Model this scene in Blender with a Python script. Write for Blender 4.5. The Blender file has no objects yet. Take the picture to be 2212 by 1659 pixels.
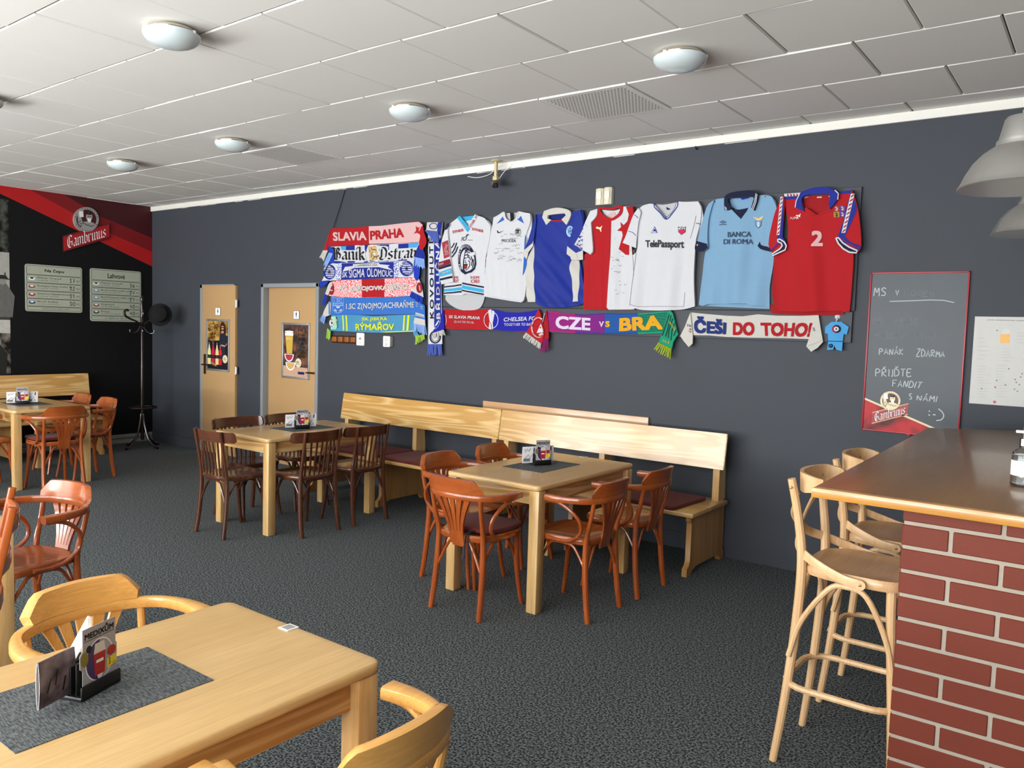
import bpy, bmesh, math, random
from mathutils import Vector, Matrix
from mathutils.geometry import tessellate_polygon

PI = math.pi
R = math.radians
sc = bpy.context.scene
COL = sc.collection

# ------------------------------------------------------------------ camera
IMW, IMH = 2212, 1659
FPX = 1727.9
YAW, PITCH, ROLL = R(36.898), R(4.039), R(1.705)
CAM = Vector((0, 0, 1.613))
_f = Vector((-math.sin(YAW) * math.cos(PITCH), math.cos(YAW) * math.cos(PITCH), -math.sin(PITCH)))
_r = Vector((math.cos(YAW), math.sin(YAW), 0))
_u = _r.cross(_f)
RX = _r * math.cos(ROLL) + _u * math.sin(ROLL)
RU = _u * math.cos(ROLL) - _r * math.sin(ROLL)
cd = bpy.data.cameras.new('camera')
cd.sensor_width = 36
cd.lens = FPX / IMW * 36
cd.clip_start = 0.02
cam = bpy.data.objects.new('camera', cd)
COL.objects.link(cam)
mw = Matrix((RX, RU, -_f)).transposed().to_4x4()
mw.translation = CAM
cam.matrix_world = mw
sc.camera = cam

# ------------------------------------------------------------------ world, daylight, exposure
w = bpy.data.worlds.new('sky')
sc.world = w
w.use_nodes = True
wn = w.node_tree.nodes
bg = wn['Background']
bg.inputs[0].default_value = (0.80, 0.90, 1.0, 1)
bg.inputs[1].default_value = 2.0

sc.view_settings.view_transform = 'Standard'
sc.view_settings.look = 'None'
sc.view_settings.exposure = 0.0
sc.view_settings.gamma = 1.0
sc.view_settings.use_curve_mapping = False

# the window wall runs behind and to the left of the viewer
FRONT_Y = -3.0
WINDOWS = [(-9.6, -7.3), (-7.0, -4.7), (-4.4, -2.1), (-1.8, 0.5)]  # the last window is added to brighten the nearest table
WIN_Z = (0.75, 2.85)
DAY_POWER = 135.0
FILL_POWER = 290.0
for i, (a, b) in enumerate(WINDOWS):
    ld = bpy.data.lights.new('daylight', 'AREA')
    ld.shape = 'RECTANGLE'
    ld.size = b - a
    ld.size_y = WIN_Z[1] - WIN_Z[0]
    ld.energy = DAY_POWER
    ld.color = (0.95, 0.98, 1.0)
    lo = bpy.data.objects.new('daylight', ld)
    lo.location = ((a + b) / 2, FRONT_Y - 0.12, sum(WIN_Z) / 2)
    lo.rotation_euler = (R(90), 0, 0)
    COL.objects.link(lo)
    # added lamp at each sill, aimed up to brighten the ceiling like ground bounce
    ld = bpy.data.lights.new('ceiling_fill', 'AREA')
    ld.shape = 'RECTANGLE'
    ld.size = b - a
    ld.size_y = 0.6
    ld.energy = FILL_POWER
    ld.color = (1.0, 0.985, 0.955)
    lo = bpy.data.objects.new('ceiling_fill', ld)
    lo.location = ((a + b) / 2, FRONT_Y - 0.25, WIN_Z[0] + 0.10)
    lo.rotation_euler = (R(160), 0, 0)
    COL.objects.link(lo)

# ------------------------------------------------------------------ materials
def lin(c):
    c = c / 255.0
    return c / 12.92 if c <= 0.04045 else ((c + 0.055) / 1.055) ** 2.4

def rgb(t, k=1.0):
    return tuple(min(1.0, lin(c) * k) for c in t) + (1,)

MATS = {}

def mat(name, col=(128, 128, 128), rough=0.5, metal=0.0, spec=0.5, var=0.06, nscale=30.0, bump=0.0, bscale=200.0, coat=0.0, sheen=0.0, trans=0.0, ior=1.45, emit=None):
    if name in MATS:
        return MATS[name]
    m = bpy.data.materials.new(name)
    m.use_nodes = True
    nt = m.node_tree
    N, L = nt.nodes, nt.links
    b = N['Principled BSDF']
    b.inputs['Roughness'].default_value = rough
    b.inputs['Metallic'].default_value = metal
    b.inputs['Specular IOR Level'].default_value = spec
    b.inputs['Coat Weight'].default_value = coat
    b.inputs['Coat Roughness'].default_value = 0.15
    b.inputs['Sheen Weight'].default_value = sheen
    b.inputs['Transmission Weight'].default_value = trans
    b.inputs['IOR'].default_value = ior
    tc = N.new('ShaderNodeTexCoord')
    no = N.new('ShaderNodeTexNoise')
    no.inputs['Scale'].default_value = nscale
    no.inputs['Detail'].default_value = 3
    L.new(tc.outputs['Object'], no.inputs['Vector'])
    mx = N.new('ShaderNodeMix')
    mx.data_type = 'RGBA'
    mx.inputs[6].default_value = rgb(col, 1 - var)
    mx.inputs[7].default_value = rgb(col, 1 + var)
    L.new(no.outputs['Fac'], mx.inputs[0])
    L.new(mx.outputs[2], b.inputs['Base Color'])
    if bump:
        n2 = N.new('ShaderNodeTexNoise')
        n2.inputs['Scale'].default_value = bscale
        n2.inputs['Detail'].default_value = 2
        L.new(tc.outputs['Object'], n2.inputs['Vector'])
        bp = N.new('ShaderNodeBump')
        bp.inputs['Strength'].default_value = bump
        bp.inputs['Distance'].default_value = 0.004
        L.new(n2.outputs['Fac'], bp.inputs['Height'])
        L.new(bp.outputs['Normal'], b.inputs['Normal'])
    if emit:
        b.inputs['Emission Color'].default_value = rgb(col)
        b.inputs['Emission Strength'].default_value = emit
    MATS[name] = m
    return m

def wood(name, c1, c2, axis=0, scale=9.0, rough=0.35, coat=0.0, distort=0.6, contrast=(0.35, 0.7), rings=0.0):
    """wood whose grain runs along AXIS of the object"""
    if name in MATS:
        return MATS[name]
    m = bpy.data.materials.new(name)
    m.use_nodes = True
    nt = m.node_tree
    N, L = nt.nodes, nt.links
    b = N['Principled BSDF']
    b.inputs['Roughness'].default_value = rough
    b.inputs['Coat Weight'].default_value = coat
    b.inputs['Coat Roughness'].default_value = 0.12
    tc = N.new('ShaderNodeTexCoord')
    mp = N.new('ShaderNodeMapping')
    s = [1.0, 1.0, 1.0]
    s[axis] = 0.07
    mp.inputs['Scale'].default_value = s
    L.new(tc.outputs['Object'], mp.inputs['Vector'])
    no = N.new('ShaderNodeTexNoise')
    no.inputs['Scale'].default_value = scale
    no.inputs['Detail'].default_value = 5
    no.inputs['Roughness'].default_value = 0.6
    no.inputs['Distortion'].default_value = distort
    L.new(mp.outputs[0], no.inputs['Vector'])
    src = no.outputs['Fac']
    if rings:
        # bands of constant noise value: cathedral figure
        mm = N.new('ShaderNodeMath')
        mm.operation = 'MULTIPLY'
        mm.inputs[1].default_value = rings
        L.new(no.outputs['Fac'], mm.inputs[0])
        fr = N.new('ShaderNodeMath')
        fr.operation = 'PINGPONG'
        fr.inputs[1].default_value = 0.5
        L.new(mm.outputs[0], fr.inputs[0])
        ad = N.new('ShaderNodeMath')
        ad.operation = 'MULTIPLY_ADD'
        ad.inputs[1].default_value = 1.1
        ad.inputs[2].default_value = 0.15
        L.new(fr.outputs[0], ad.inputs[0])
        no.inputs['Detail'].default_value = 1
        src = ad.outputs[0]
    cr = N.new('ShaderNodeValToRGB')
    cr.color_ramp.elements[0].position = contrast[0]
    cr.color_ramp.elements[0].color = rgb(c1)
    cr.color_ramp.elements[1].position = contrast[1]
    cr.color_ramp.elements[1].color = rgb(c2)
    L.new(src, cr.inputs['Fac'])
    mp2 = N.new('ShaderNodeMapping')
    s2 = [160.0, 160.0, 160.0]
    s2[axis] = 6.0
    mp2.inputs['Scale'].default_value = s2
    L.new(tc.outputs['Object'], mp2.inputs['Vector'])
    n2 = N.new('ShaderNodeTexNoise')
    n2.inputs['Scale'].default_value = 1.0
    n2.inputs['Detail'].default_value = 2
    L.new(mp2.outputs[0], n2.inputs['Vector'])
    mr = N.new('ShaderNodeMapRange')
    mr.inputs['From Min'].default_value = 0.3
    mr.inputs['From Max'].default_value = 0.7
    mr.inputs['To Min'].default_value = 0.90
    mr.inputs['To Max'].default_value = 1.06
    L.new(n2.outputs['Fac'], mr.inputs['Value'])
    mx = N.new('ShaderNodeMix')
    mx.data_type = 'RGBA'
    mx.blend_type = 'MULTIPLY'
    mx.inputs[0].default_value = 1.0
    L.new(cr.outputs['Color'], mx.inputs[6])
    L.new(mr.outputs['Result'], mx.inputs[7])
    L.new(mx.outputs[2], b.inputs['Base Color'])
    bp = N.new('ShaderNodeBump')
    bp.inputs['Strength'].default_value = 0.06
    bp.inputs['Distance'].default_value = 0.002
    L.new(n2.outputs['Fac'], bp.inputs['Height'])
    L.new(bp.outputs['Normal'], b.inputs['Normal'])
    MATS[name] = m
    return m

def cloth_mat(name, col, rough=0.75, var=0.05):
    return mat(name, col, rough=rough, spec=0.25, var=var, nscale=60, bump=0.25, bscale=700, sheen=0.08)

def speckle(name, c1, c2, scale=160.0, lo=0.45, hi=0.55, stretch=(1, 1, 1), rough=0.85, bump=0.0):
    """two-coloured mottled surface: carpets, knitted scarves, woven mats"""
    if name in MATS:
        return MATS[name]
    m = bpy.data.materials.new(name)
    m.use_nodes = True
    nt = m.node_tree
    N, L = nt.nodes, nt.links
    b = N['Principled BSDF']
    b.inputs['Roughness'].default_value = rough
    b.inputs['Specular IOR Level'].default_value = 0.25
    tc = N.new('ShaderNodeTexCoord')
    mp = N.new('ShaderNodeMapping')
    mp.inputs['Scale'].default_value = stretch
    L.new(tc.outputs['Object'], mp.inputs['Vector'])
    no = N.new('ShaderNodeTexNoise')
    no.inputs['Scale'].default_value = scale
    no.inputs['Detail'].default_value = 2
    L.new(mp.outputs[0], no.inputs['Vector'])
    cr = N.new('ShaderNodeValToRGB')
    cr.color_ramp.elements[0].position = lo
    cr.color_ramp.elements[0].color = rgb(c1)
    cr.color_ramp.elements[1].position = hi
    cr.color_ramp.elements[1].color = rgb(c2)
    L.new(no.outputs['Fac'], cr.inputs['Fac'])
    L.new(cr.outputs['Color'], b.inputs['Base Color'])
    if bump:
        bp = N.new('ShaderNodeBump')
        bp.inputs['Strength'].default_value = bump
        bp.inputs['Distance'].default_value = 0.006
        L.new(no.outputs['Fac'], bp.inputs['Height'])
        L.new(bp.outputs['Normal'], b.inputs['Normal'])
    MATS[name] = m
    return m

# ------------------------------------------------------------------ mesh helpers
class MB:
    """collects shapes and links them as ONE mesh object"""

    def __init__(self):
        self.v, self.f, self.fm, self.mats = [], [], [], []

    def mi(self, m):
        if m not in self.mats:
            self.mats.append(m)
        return self.mats.index(m)

    def add(self, verts, faces, m, M=None):
        b = len(self.v)
        if M is not None:
            verts = [M @ Vector(p) for p in verts]
        self.v.extend(tuple(p) for p in verts)
        k = self.mi(m)
        for f in faces:
            self.f.append(tuple(b + i for i in f))
            self.fm.append(k)
        return self

    def bm(self, bm, m, M=None):
        bm.verts.index_update()
        self.add([v.co.copy() for v in bm.verts], [[v.index for v in f.verts] for f in bm.faces], m, M)
        bm.free()
        return self

    def box(self, c, s, m, bevel=0.0, seg=2, M=None):
        bm = bmesh.new()
        bmesh.ops.create_cube(bm, size=1.0)
        for v in bm.verts:
            v.co = Vector((v.co.x * s[0] + c[0], v.co.y * s[1] + c[1], v.co.z * s[2] + c[2]))
        if bevel > 0:
            bmesh.ops.bevel(bm, geom=bm.edges[:], offset=min(bevel, min(s) * 0.49), segments=seg, affect='EDGES', profile=0.5)
        return self.bm(bm, m, M)

    def box2(self, lo, hi, m, bevel=0.0, seg=2, M=None):
        return self.box([(a + b) / 2 for a, b in zip(lo, hi)], [abs(b - a) for a, b in zip(lo, hi)], m, bevel, seg, M)

    def prism(self, pts, h0, h1, m, axis=2, round_=0.0, M=None):
        """polygon PTS (2-D) extruded along AXIS from h0 to h1, edges rounded by ROUND_"""
        n = len(pts)
        area = sum(pts[i][0] * pts[(i + 1) % n][1] - pts[(i + 1) % n][0] * pts[i][1] for i in range(n))
        if area < 0:
            pts = pts[::-1]
        rings = []
        if round_ > 0:
            for k in range(4):
                a = k / 3 * PI / 2
                rings.append((round_ * (1 - math.sin(a)), h0 + round_ * (1 - math.cos(a))))
            for k in range(4):
                a = PI / 2 - k / 3 * PI / 2
                rings.append((round_ * (1 - math.sin(a)), h1 - round_ * (1 - math.cos(a))))
        else:
            rings = [(0, h0), (0, h1)]
        def inset(d):
            if d == 0:
                return pts
            out = []
            for i in range(n):
                p0, p1, p2 = Vector(pts[i - 1]), Vector(pts[i]), Vector(pts[(i + 1) % n])
                e1, e2 = (p1 - p0).normalized(), (p2 - p1).normalized()
                n1, n2 = Vector((-e1.y, e1.x)), Vector((-e2.y, e2.x))
                b = n1 + n2
                b = b / max(0.3, b.dot(n1)) if b.length > 1e-6 else n1
                out.append(tuple(p1 + b * d))
            return out
        V, F = [], []
        def P(x, y, h):
            return {2: (x, y, h), 1: (x, h, y), 0: (h, x, y)}[axis]
        for d, h in rings:
            V += [P(x, y, h) for x, y in inset(d)]
        for k in range(len(rings) - 1):
            for i in range(n):
                j = (i + 1) % n
                F.append((k * n + i, k * n + j, (k + 1) * n + j, (k + 1) * n + i))
        tri = tessellate_polygon([[Vector((x, y, 0)) for x, y in pts]])
        top = (len(rings) - 1) * n
        for t in tri:
            a, b_, c = [Vector(pts[i]) for i in t]
            if (b_ - a).cross(c - a) < 0:
                t = t[::-1]
            F.append(tuple(top + i for i in t))
            F.append(tuple(i for i in t[::-1]))
        if axis == 1:
            F = [f[::-1] for f in F]
        return self.add(V, F, m, M)

    def tube(self, path, rad, m, seg=8, closed=False, caps=True, flat=None, M=None, up=None):
        """sweep a circle (or a FLAT=(w,h) rounded section) along PATH; RAD may be a list"""
        P = [Vector(p) for p in path]
        n = len(P)
        T = []
        for i in range(n):
            a = P[i - 1] if (i > 0 or closed) else P[i]
            b = P[(i + 1) % n] if (i < n - 1 or closed) else P[i]
            T.append((b - a).normalized())
        ref = Vector(up) if up else (Vector((0, 0, 1)) if abs(T[0].z) < 0.9 else Vector((1, 0, 0)))
        nrm = (ref - T[0] * ref.dot(T[0])).normalized()
        V, F = [], []
        for i in range(n):
            if up:
                nrm = (Vector(up) - T[i] * Vector(up).dot(T[i])).normalized()
            else:
                nrm = (nrm - T[i] * nrm.dot(T[i])).normalized()
            bi = T[i].cross(nrm)
            r = rad[i] if isinstance(rad, (list, tuple)) else rad
            if flat:
                wv, hv = flat(i / (n - 1)) if callable(flat) else flat
                e = min(wv, hv) * 0.28
                cor = []
                for sx, sy in ((1, 1), (-1, 1), (-1, -1), (1, -1)):
                    cx, cy = sx * (wv / 2 - e), sy * (hv / 2 - e)
                    a0 = math.atan2(sy, sx) - PI / 4
                    for q in range(3):
                        a = a0 + q * PI / 4
                        cor.append((cx + e * math.cos(a), cy + e * math.sin(a)))
                for x, y in cor:
                    V.append(P[i] + bi * x + nrm * y)
            else:
                for k in range(seg):
                    a = 2 * PI * k / seg
                    V.append(P[i] + nrm * (r * math.cos(a)) + bi * (r * math.sin(a)))
        s = 12 if flat else seg
        rings = n if closed else n - 1
        for i in range(rings):
            for k in range(s):
                a, b = i * s + k, i * s + (k + 1) % s
                c, d = ((i + 1) % n) * s + (k + 1) % s, ((i + 1) % n) * s + k
                F.append((a, b, c, d) if not flat else (a, b, c, d))
        if caps and not closed:
            F.append(tuple(range(s))[::-1])
            F.append(tuple((n - 1) * s + k for k in range(s)))
        return self.add(V, F, m, M)

    def lathe(self, prof, m, seg=24, M=None, c=(0, 0)):
        V, F = [], []
        for r, z in prof:
            for k in range(seg):
                a = 2 * PI * k / seg
                V.append((c[0] + r * math.cos(a), c[1] + r * math.sin(a), z))
        for i in range(len(prof) - 1):
            for k in range(seg):
                F.append((i * seg + k, i * seg + (k + 1) % seg, (i + 1) * seg + (k + 1) % seg, (i + 1) * seg + k))
        if prof[0][0] > 1e-4:
            F.append(tuple(range(seg))[::-1])
        if prof[-1][0] > 1e-4:
            F.append(tuple((len(prof) - 1) * seg + k for k in range(seg)))
        return self.add(V, F, m, M)

    def build(self, name, parent=None, smooth=35, normals=True):
        me = bpy.data.meshes.new(name)
        me.from_pydata(self.v, [], self.f)
        for m in self.mats:
            me.materials.append(m)
        me.polygons.foreach_set('material_index', self.fm)
        if normals:
            b = bmesh.new()
            b.from_mesh(me)
            bmesh.ops.remove_doubles(b, verts=b.verts[:], dist=1e-6)
            bmesh.ops.recalc_face_normals(b, faces=b.faces[:])
            b.to_mesh(me)
            b.free()
        if smooth:
            me.polygons.foreach_set('use_smooth', [True] * len(me.polygons))
            me.set_sharp_from_angle(angle=R(smooth))
        o = bpy.data.objects.new(name, me)
        COL.objects.link(o)
        if parent is not None:
            o.parent = parent
        return o

def spline(pts, n=6, closed=False):
    """Catmull-Rom through PTS"""
    P = [Vector(p) for p in pts]
    out = []
    m = len(P)
    for i in range(m if closed else m - 1):
        p1, p2 = P[i], P[(i + 1) % m]
        p0 = P[i - 1] if (i > 0 or closed) else p1 * 2 - p2
        p3 = P[(i + 2) % m] if (i + 2 < m or closed) else p2 * 2 - p1
        for k in range(n):
            t = k / n
            out.append(0.5 * ((2 * p1) + (p2 - p0) * t + (2 * p0 - 5 * p1 + 4 * p2 - p3) * t * t + (3 * p1 - p0 - 3 * p2 + p3) * t ** 3))
    if not closed:
        out.append(P[-1])
    return out

def rrect(x0, y0, x1, y1, r, n=4):
    out = []
    for cx, cy, a in ((x1 - r, y1 - r, 0), (x0 + r, y1 - r, 90), (x0 + r, y0 + r, 180), (x1 - r, y0 + r, 270)):
        for k in range(n + 1):
            t = R(a + 90 * k / n)
            out.append((cx + r * math.cos(t), cy + r * math.sin(t)))
    return out

def tag(o, label=None, cat=None, group=None, kind=None):
    if label:
        o['label'] = label
    if cat:
        o['category'] = cat
    if group:
        o['group'] = group
    if kind:
        o['kind'] = kind
    return o

def thing(name, loc=(0, 0, 0), rz=0.0, label=None, cat=None, group=None):
    o = bpy.data.objects.new(name, None)
    o.empty_display_size = 0.1
    COL.objects.link(o)
    o.location = loc
    o.rotation_euler = (0, 0, rz)
    return tag(o, label, cat, group)

def copy_tree(o, parent=None):
    c = o.copy()
    COL.objects.link(c)
    if parent is not None:
        c.parent = parent
        c.matrix_parent_inverse = o.matrix_parent_inverse.copy()
    for ch in list(o.children):
        copy_tree(ch, c)
    return c

def place(proto, used, loc, rz, label, group=None):
    """first use moves the prototype itself, later uses copy it with its parts"""
    o = copy_tree(proto) if used.get(proto.name) else proto
    used[proto.name] = True
    o.location = loc
    o.rotation_euler = (0, 0, rz)
    o['label'] = label
    if group:
        o['group'] = group
    return o

USED = {}

# ------------------------------------------------------------------ measuring on real planes
def ray(px, py):
    return RX * ((px - IMW / 2) / FPX) - RU * ((py - IMH / 2) / FPX) + _f

def on_y(px, py, y):
    d = ray(px, py)
    return CAM + d * ((y - CAM.y) / d.y)

def on_x(px, py, x):
    d = ray(px, py)
    return CAM + d * ((x - CAM.x) / d.x)

def on_z(px, py, z):
    d = ray(px, py)
    return CAM + d * ((z - CAM.z) / d.z)

WALL_Y = 5.505
LEFT_X = -10.0
RIGHT_X = 3.0
CEIL_Z = 3.017

class Fr:
    """a flat drawing frame on a real vertical plane: frame point -> (across, up) in metres"""

    def __init__(self, ox, oy, s, plane=None, axis='y'):
        self.ox, self.oy, self.s, self.axis = ox, oy, s, axis
        self.pl = WALL_Y - 0.03 if plane is None else plane

    def __call__(self, a, b):
        px, py = self.ox + a / self.s, self.oy + b / self.s
        if self.axis == 'y':
            p = on_y(px, py, self.pl)
            return (p.x, p.z)
        p = on_x(px, py, self.pl)
        return (p.y, p.z)

    def L(self, pts):
        return [self(*p) for p in pts]

class Loc:
    """local drawing frame in metres (for flat prints on things that are copied)"""

    def __init__(self, ox=0.0, oy=0.0, s=1.0):
        self.ox, self.oy, self.s = ox, oy, s

    def __call__(self, a, b):
        return (self.ox + a * self.s, self.oy + b * self.s)

    def L(self, pts):
        return [self(*p) for p in pts]

def YS(h):
    """surface lift for a drawing: maps (across, up) to a 3-D point on a y-plane; h may be a function"""
    if callable(h):
        f = lambda u, v, e=0.0: (u, h(u, v) - e, v)
        f.curved = True
        return f
    return lambda u, v, e=0.0: (u, h - e, v)

def XS(h):
    return lambda u, v, e=0.0: (h + e, u, v)

def ZS(h):
    return lambda u, v, e=0.0: (u, v, h + e)

def rounded_outline(pts, n=4, corner=50):
    """smooth the gentle turns of an outline, keep its sharp corners"""
    m = len(pts)
    P = [Vector(p) for p in pts]
    tg = []
    for i in range(m):
        a, b = P[i] - P[i - 1], P[(i + 1) % m] - P[i]
        ang = math.degrees(a.angle(b)) if a.length > 1e-9 and b.length > 1e-9 else 180
        tg.append(None if ang > corner else (P[(i + 1) % m] - P[i - 1]) * 0.5)
    out = []
    for i in range(m):
        j = (i + 1) % m
        d = P[j] - P[i]
        t0 = d if tg[i] is None else tg[i].normalized() * d.length
        t1 = d if tg[j] is None else tg[j].normalized() * d.length
        for k in range(n):
            t = k / n
            h00, h10, h01, h11 = 2 * t ** 3 - 3 * t * t + 1, t ** 3 - 2 * t * t + t, -2 * t ** 3 + 3 * t * t, t ** 3 - t * t
            out.append(tuple(P[i] * h00 + t0 * h10 + P[j] * h01 + t1 * h11))
    return out

def cloth(mb, pts, S, m, grid=0.03, thick=0.0, e=0.0, smooth=True):
    """fill the outline PTS with a fine mesh laid on surface S; THICK closes its edge backwards"""
    if smooth:
        pts = rounded_outline(pts)
    bm = bmesh.new()
    vs = [bm.verts.new((x, y, 0)) for x, y in pts]
    for t in tessellate_polygon([[Vector((x, y, 0)) for x, y in pts]]):
        try:
            bm.faces.new([vs[i] for i in t])
        except ValueError:
            pass
    if grid:
        for ax in (0, 1):
            lo, hi = min(p[ax] for p in pts), max(p[ax] for p in pts)
            k = math.floor(lo / grid) + 1
            while k * grid < hi:
                co = [0, 0, 0]
                co[ax] = k * grid
                no = [0, 0, 0]
                no[ax] = 1
                bmesh.ops.bisect_plane(bm, geom=bm.verts[:] + bm.edges[:] + bm.faces[:], plane_co=co, plane_no=no, dist=1e-5)
                k += 1
    if thick:
        be = [x for x in bm.edges if len(x.link_faces) == 1]
        r = bmesh.ops.extrude_edge_only(bm, edges=be)
        nv = set(x for x in r['geom'] if isinstance(x, bmesh.types.BMVert))
    else:
        nv = set()
    for v in bm.verts:
        v.co = Vector(S(v.co.x, v.co.y, (e - thick) if v in nv else e))
    mb.bm(bm, m)
    return mb

def paint(mb, pts, S, m, e=0.002):
    """a printed area; on folded cloth it is cut fine enough to follow"""
    if getattr(S, 'curved', False) and max(max(p[i] for p in pts) - min(p[i] for p in pts) for i in (0, 1)) > 0.03:
        return cloth(mb, pts, S, m, 0.02, 0.0, e + 0.002, False)
    if getattr(S, 'curved', False):
        e += 0.002
    V = [S(x, y, e) for x, y in pts]
    F = [t for t in tessellate_polygon([[Vector((x, y, 0)) for x, y in pts]])]
    mb.add(V, F, m)
    return mb

def ell(cx, cy, rx, ry, n=24, a0=0.0, a1=360.0):
    return [(cx + rx * math.cos(R(a0 + (a1 - a0) * k / n)), cy + ry * math.sin(R(a0 + (a1 - a0) * k / n))) for k in range(n if a1 - a0 >= 360 else n + 1)]

def ring(mb, fr, cx, cy, rx, ry, w_, S, m, e=0.002, n=28, a0=0.0, a1=360.0):
    V, F = [], []
    for k in range(n + 1):
        a = R(a0 + (a1 - a0) * k / n)
        for q in (0, 1):
            p = fr(cx + (rx - q * w_) * math.cos(a), cy + (ry - q * w_) * math.sin(a))
            V.append(S(p[0], p[1], e))
    for k in range(n):
        F.append((2 * k, 2 * k + 1, 2 * k + 3, 2 * k + 2))
    mb.add(V, F, m)

def stroke(mb, pts, wd, S, m, e=0.002):
    """a line of width WD along (across, up) points, round joins"""
    P = [Vector(p) for p in pts]
    P = [p for i, p in enumerate(P) if i == 0 or (p - P[i - 1]).length > 1e-6]
    if getattr(S, 'curved', False):
        Q = P[:1]
        for i in range(1, len(P)):
            k = int((P[i] - P[i - 1]).length / 0.03) + 1
            Q += [P[i - 1].lerp(P[i], j / k) for j in range(1, k + 1)]
        P = Q
        e += 0.002
    if len(P) < 2:
        return
    V, F = [], []
    n = len(P)
    for i in range(n):
        t = (P[min(i + 1, n - 1)] - P[max(i - 1, 0)])
        if t.length < 1e-9:
            t = P[i] - P[i - 1]
        t.normalize()
        k = Vector((-t.y, t.x)) * (wd / 2)
        for q in (P[i] + k, P[i] - k):
            V.append(S(q.x, q.y, e))
    for i in range(n - 1):
        F.append((2 * i, 2 * i + 1, 2 * i + 3, 2 * i + 2))
    mb.add(V, F, m)

def nib(mb, pts, nv, S, m, e=0.002):
    """broad-nib pen stroke: sweep the pen edge NV along the points"""
    n = Vector(nv)
    for i in range(len(pts) - 1):
        p, q = Vector(pts[i]), Vector(pts[i + 1])
        V = [S(*(x), e) for x in (tuple(p - n), tuple(p + n), tuple(q + n), tuple(q - n))]
        mb.add(V, [(0, 1, 2, 3)], m)

# ------------------------------------------------------------------ lettering
_txt = {}

def glyphs(s, bold=0.0, shear=0.0, space=1.0):
    key = (s, bold, shear, space)
    if key in _txt:
        return _txt[key]
    cu = bpy.data.curves.new('t', 'FONT')
    cu.body = s
    cu.size = 1.0
    cu.dimensions = '2D'
    cu.fill_mode = 'BOTH'
    cu.resolution_u = 3
    cu.offset = bold
    cu.shear = shear
    cu.space_character = space
    o = bpy.data.objects.new('t', cu)
    COL.objects.link(o)
    dg = bpy.context.evaluated_depsgraph_get()
    ev = o.evaluated_get(dg)
    me = ev.to_mesh()
    V = [(v.co.x, v.co.y) for v in me.vertices]
    F = [tuple(p.vertices) for p in me.polygons]
    ev.to_mesh_clear()
    bpy.data.objects.remove(o)
    bpy.data.curves.remove(cu)
    if V:
        x0, x1 = min(p[0] for p in V), max(p[0] for p in V)
        y0, y1 = min(p[1] for p in V), max(p[1] for p in V)
        V = [((x - x0) / max(1e-6, x1 - x0), (y - y0) / max(1e-6, y1 - y0)) for x, y in V]
        asp = (x1 - x0) / max(1e-6, y1 - y0)
    else:
        asp = 1
    _txt[key] = (V, F, asp)
    return _txt[key]

def quadmap(fr, q):
    """q = corners TL, TR, BR, BL in the frame; returns map of the unit square (v up)"""
    TL, TR, BR, BL = q
    def f(u, v):
        x = (TL[0] * (1 - u) + TR[0] * u) * v + (BL[0] * (1 - u) + BR[0] * u) * (1 - v)
        y = (TL[1] * (1 - u) + TR[1] * u) * v + (BL[1] * (1 - u) + BR[1] * u) * (1 - v)
        return fr(x, y)
    return f

def text(mb, s, fr, q, S, m, e=0.003, bold=0.0, shear=0.0, space=1.0):
    V, F, asp = glyphs(s, 0.0, shear, space)
    qm = quadmap(fr, q)
    k = bold * 0.9
    if getattr(S, 'curved', False):
        e += 0.0032
    offs = [(0, 0)] if k <= 0 else [(0, 0), (k, k), (-k, k), (k, -k), (-k, -k), (k, 0), (-k, 0), (0, k), (0, -k)]
    for dx, dy in offs:
        # thicken by drawing the word again a little aside, kept inside its quad
        sx, sy = 1 - 2 * k / asp, 1 - 2 * k
        mb.add([S(*qm((u - 0.5) * sx + 0.5 + dx / asp, (v - 0.5) * sy + 0.5 + dy), e) for u, v in V], F, m)

def qbox(x0, y0, x1, y1):
    """a quad from left-top to right-bottom of a frame whose y runs down (or up, if y0 > y1)"""
    return [(x0, y0), (x1, y0), (x1, y1), (x0, y1)]

def arc_text(mb, s, fr, cx, cy, rx, ry, a0, a1, h, S, m, e=0.003, bold=0.02, sgn=1):
    """letters along an ellipse arc in a frame whose y runs down; angles in degrees, a0 = first letter"""
    n = len(s)
    for i, ch in enumerate(s):
        if ch == ' ':
            continue
        a = R(a0 + (a1 - a0) * (i + 0.5) / n)
        da = R((a1 - a0) / n * 0.42)
        def P(ang, k):
            return (cx + (rx + k) * math.cos(ang), cy - (ry + k) * math.sin(ang))
        o, i_ = (h / 2, -h / 2) if sgn > 0 else (-h / 2, h / 2)
        text(mb, ch, fr, [P(a - da, o), P(a + da, o), P(a + da, i_), P(a - da, i_)], S, m, e, bold)

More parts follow.
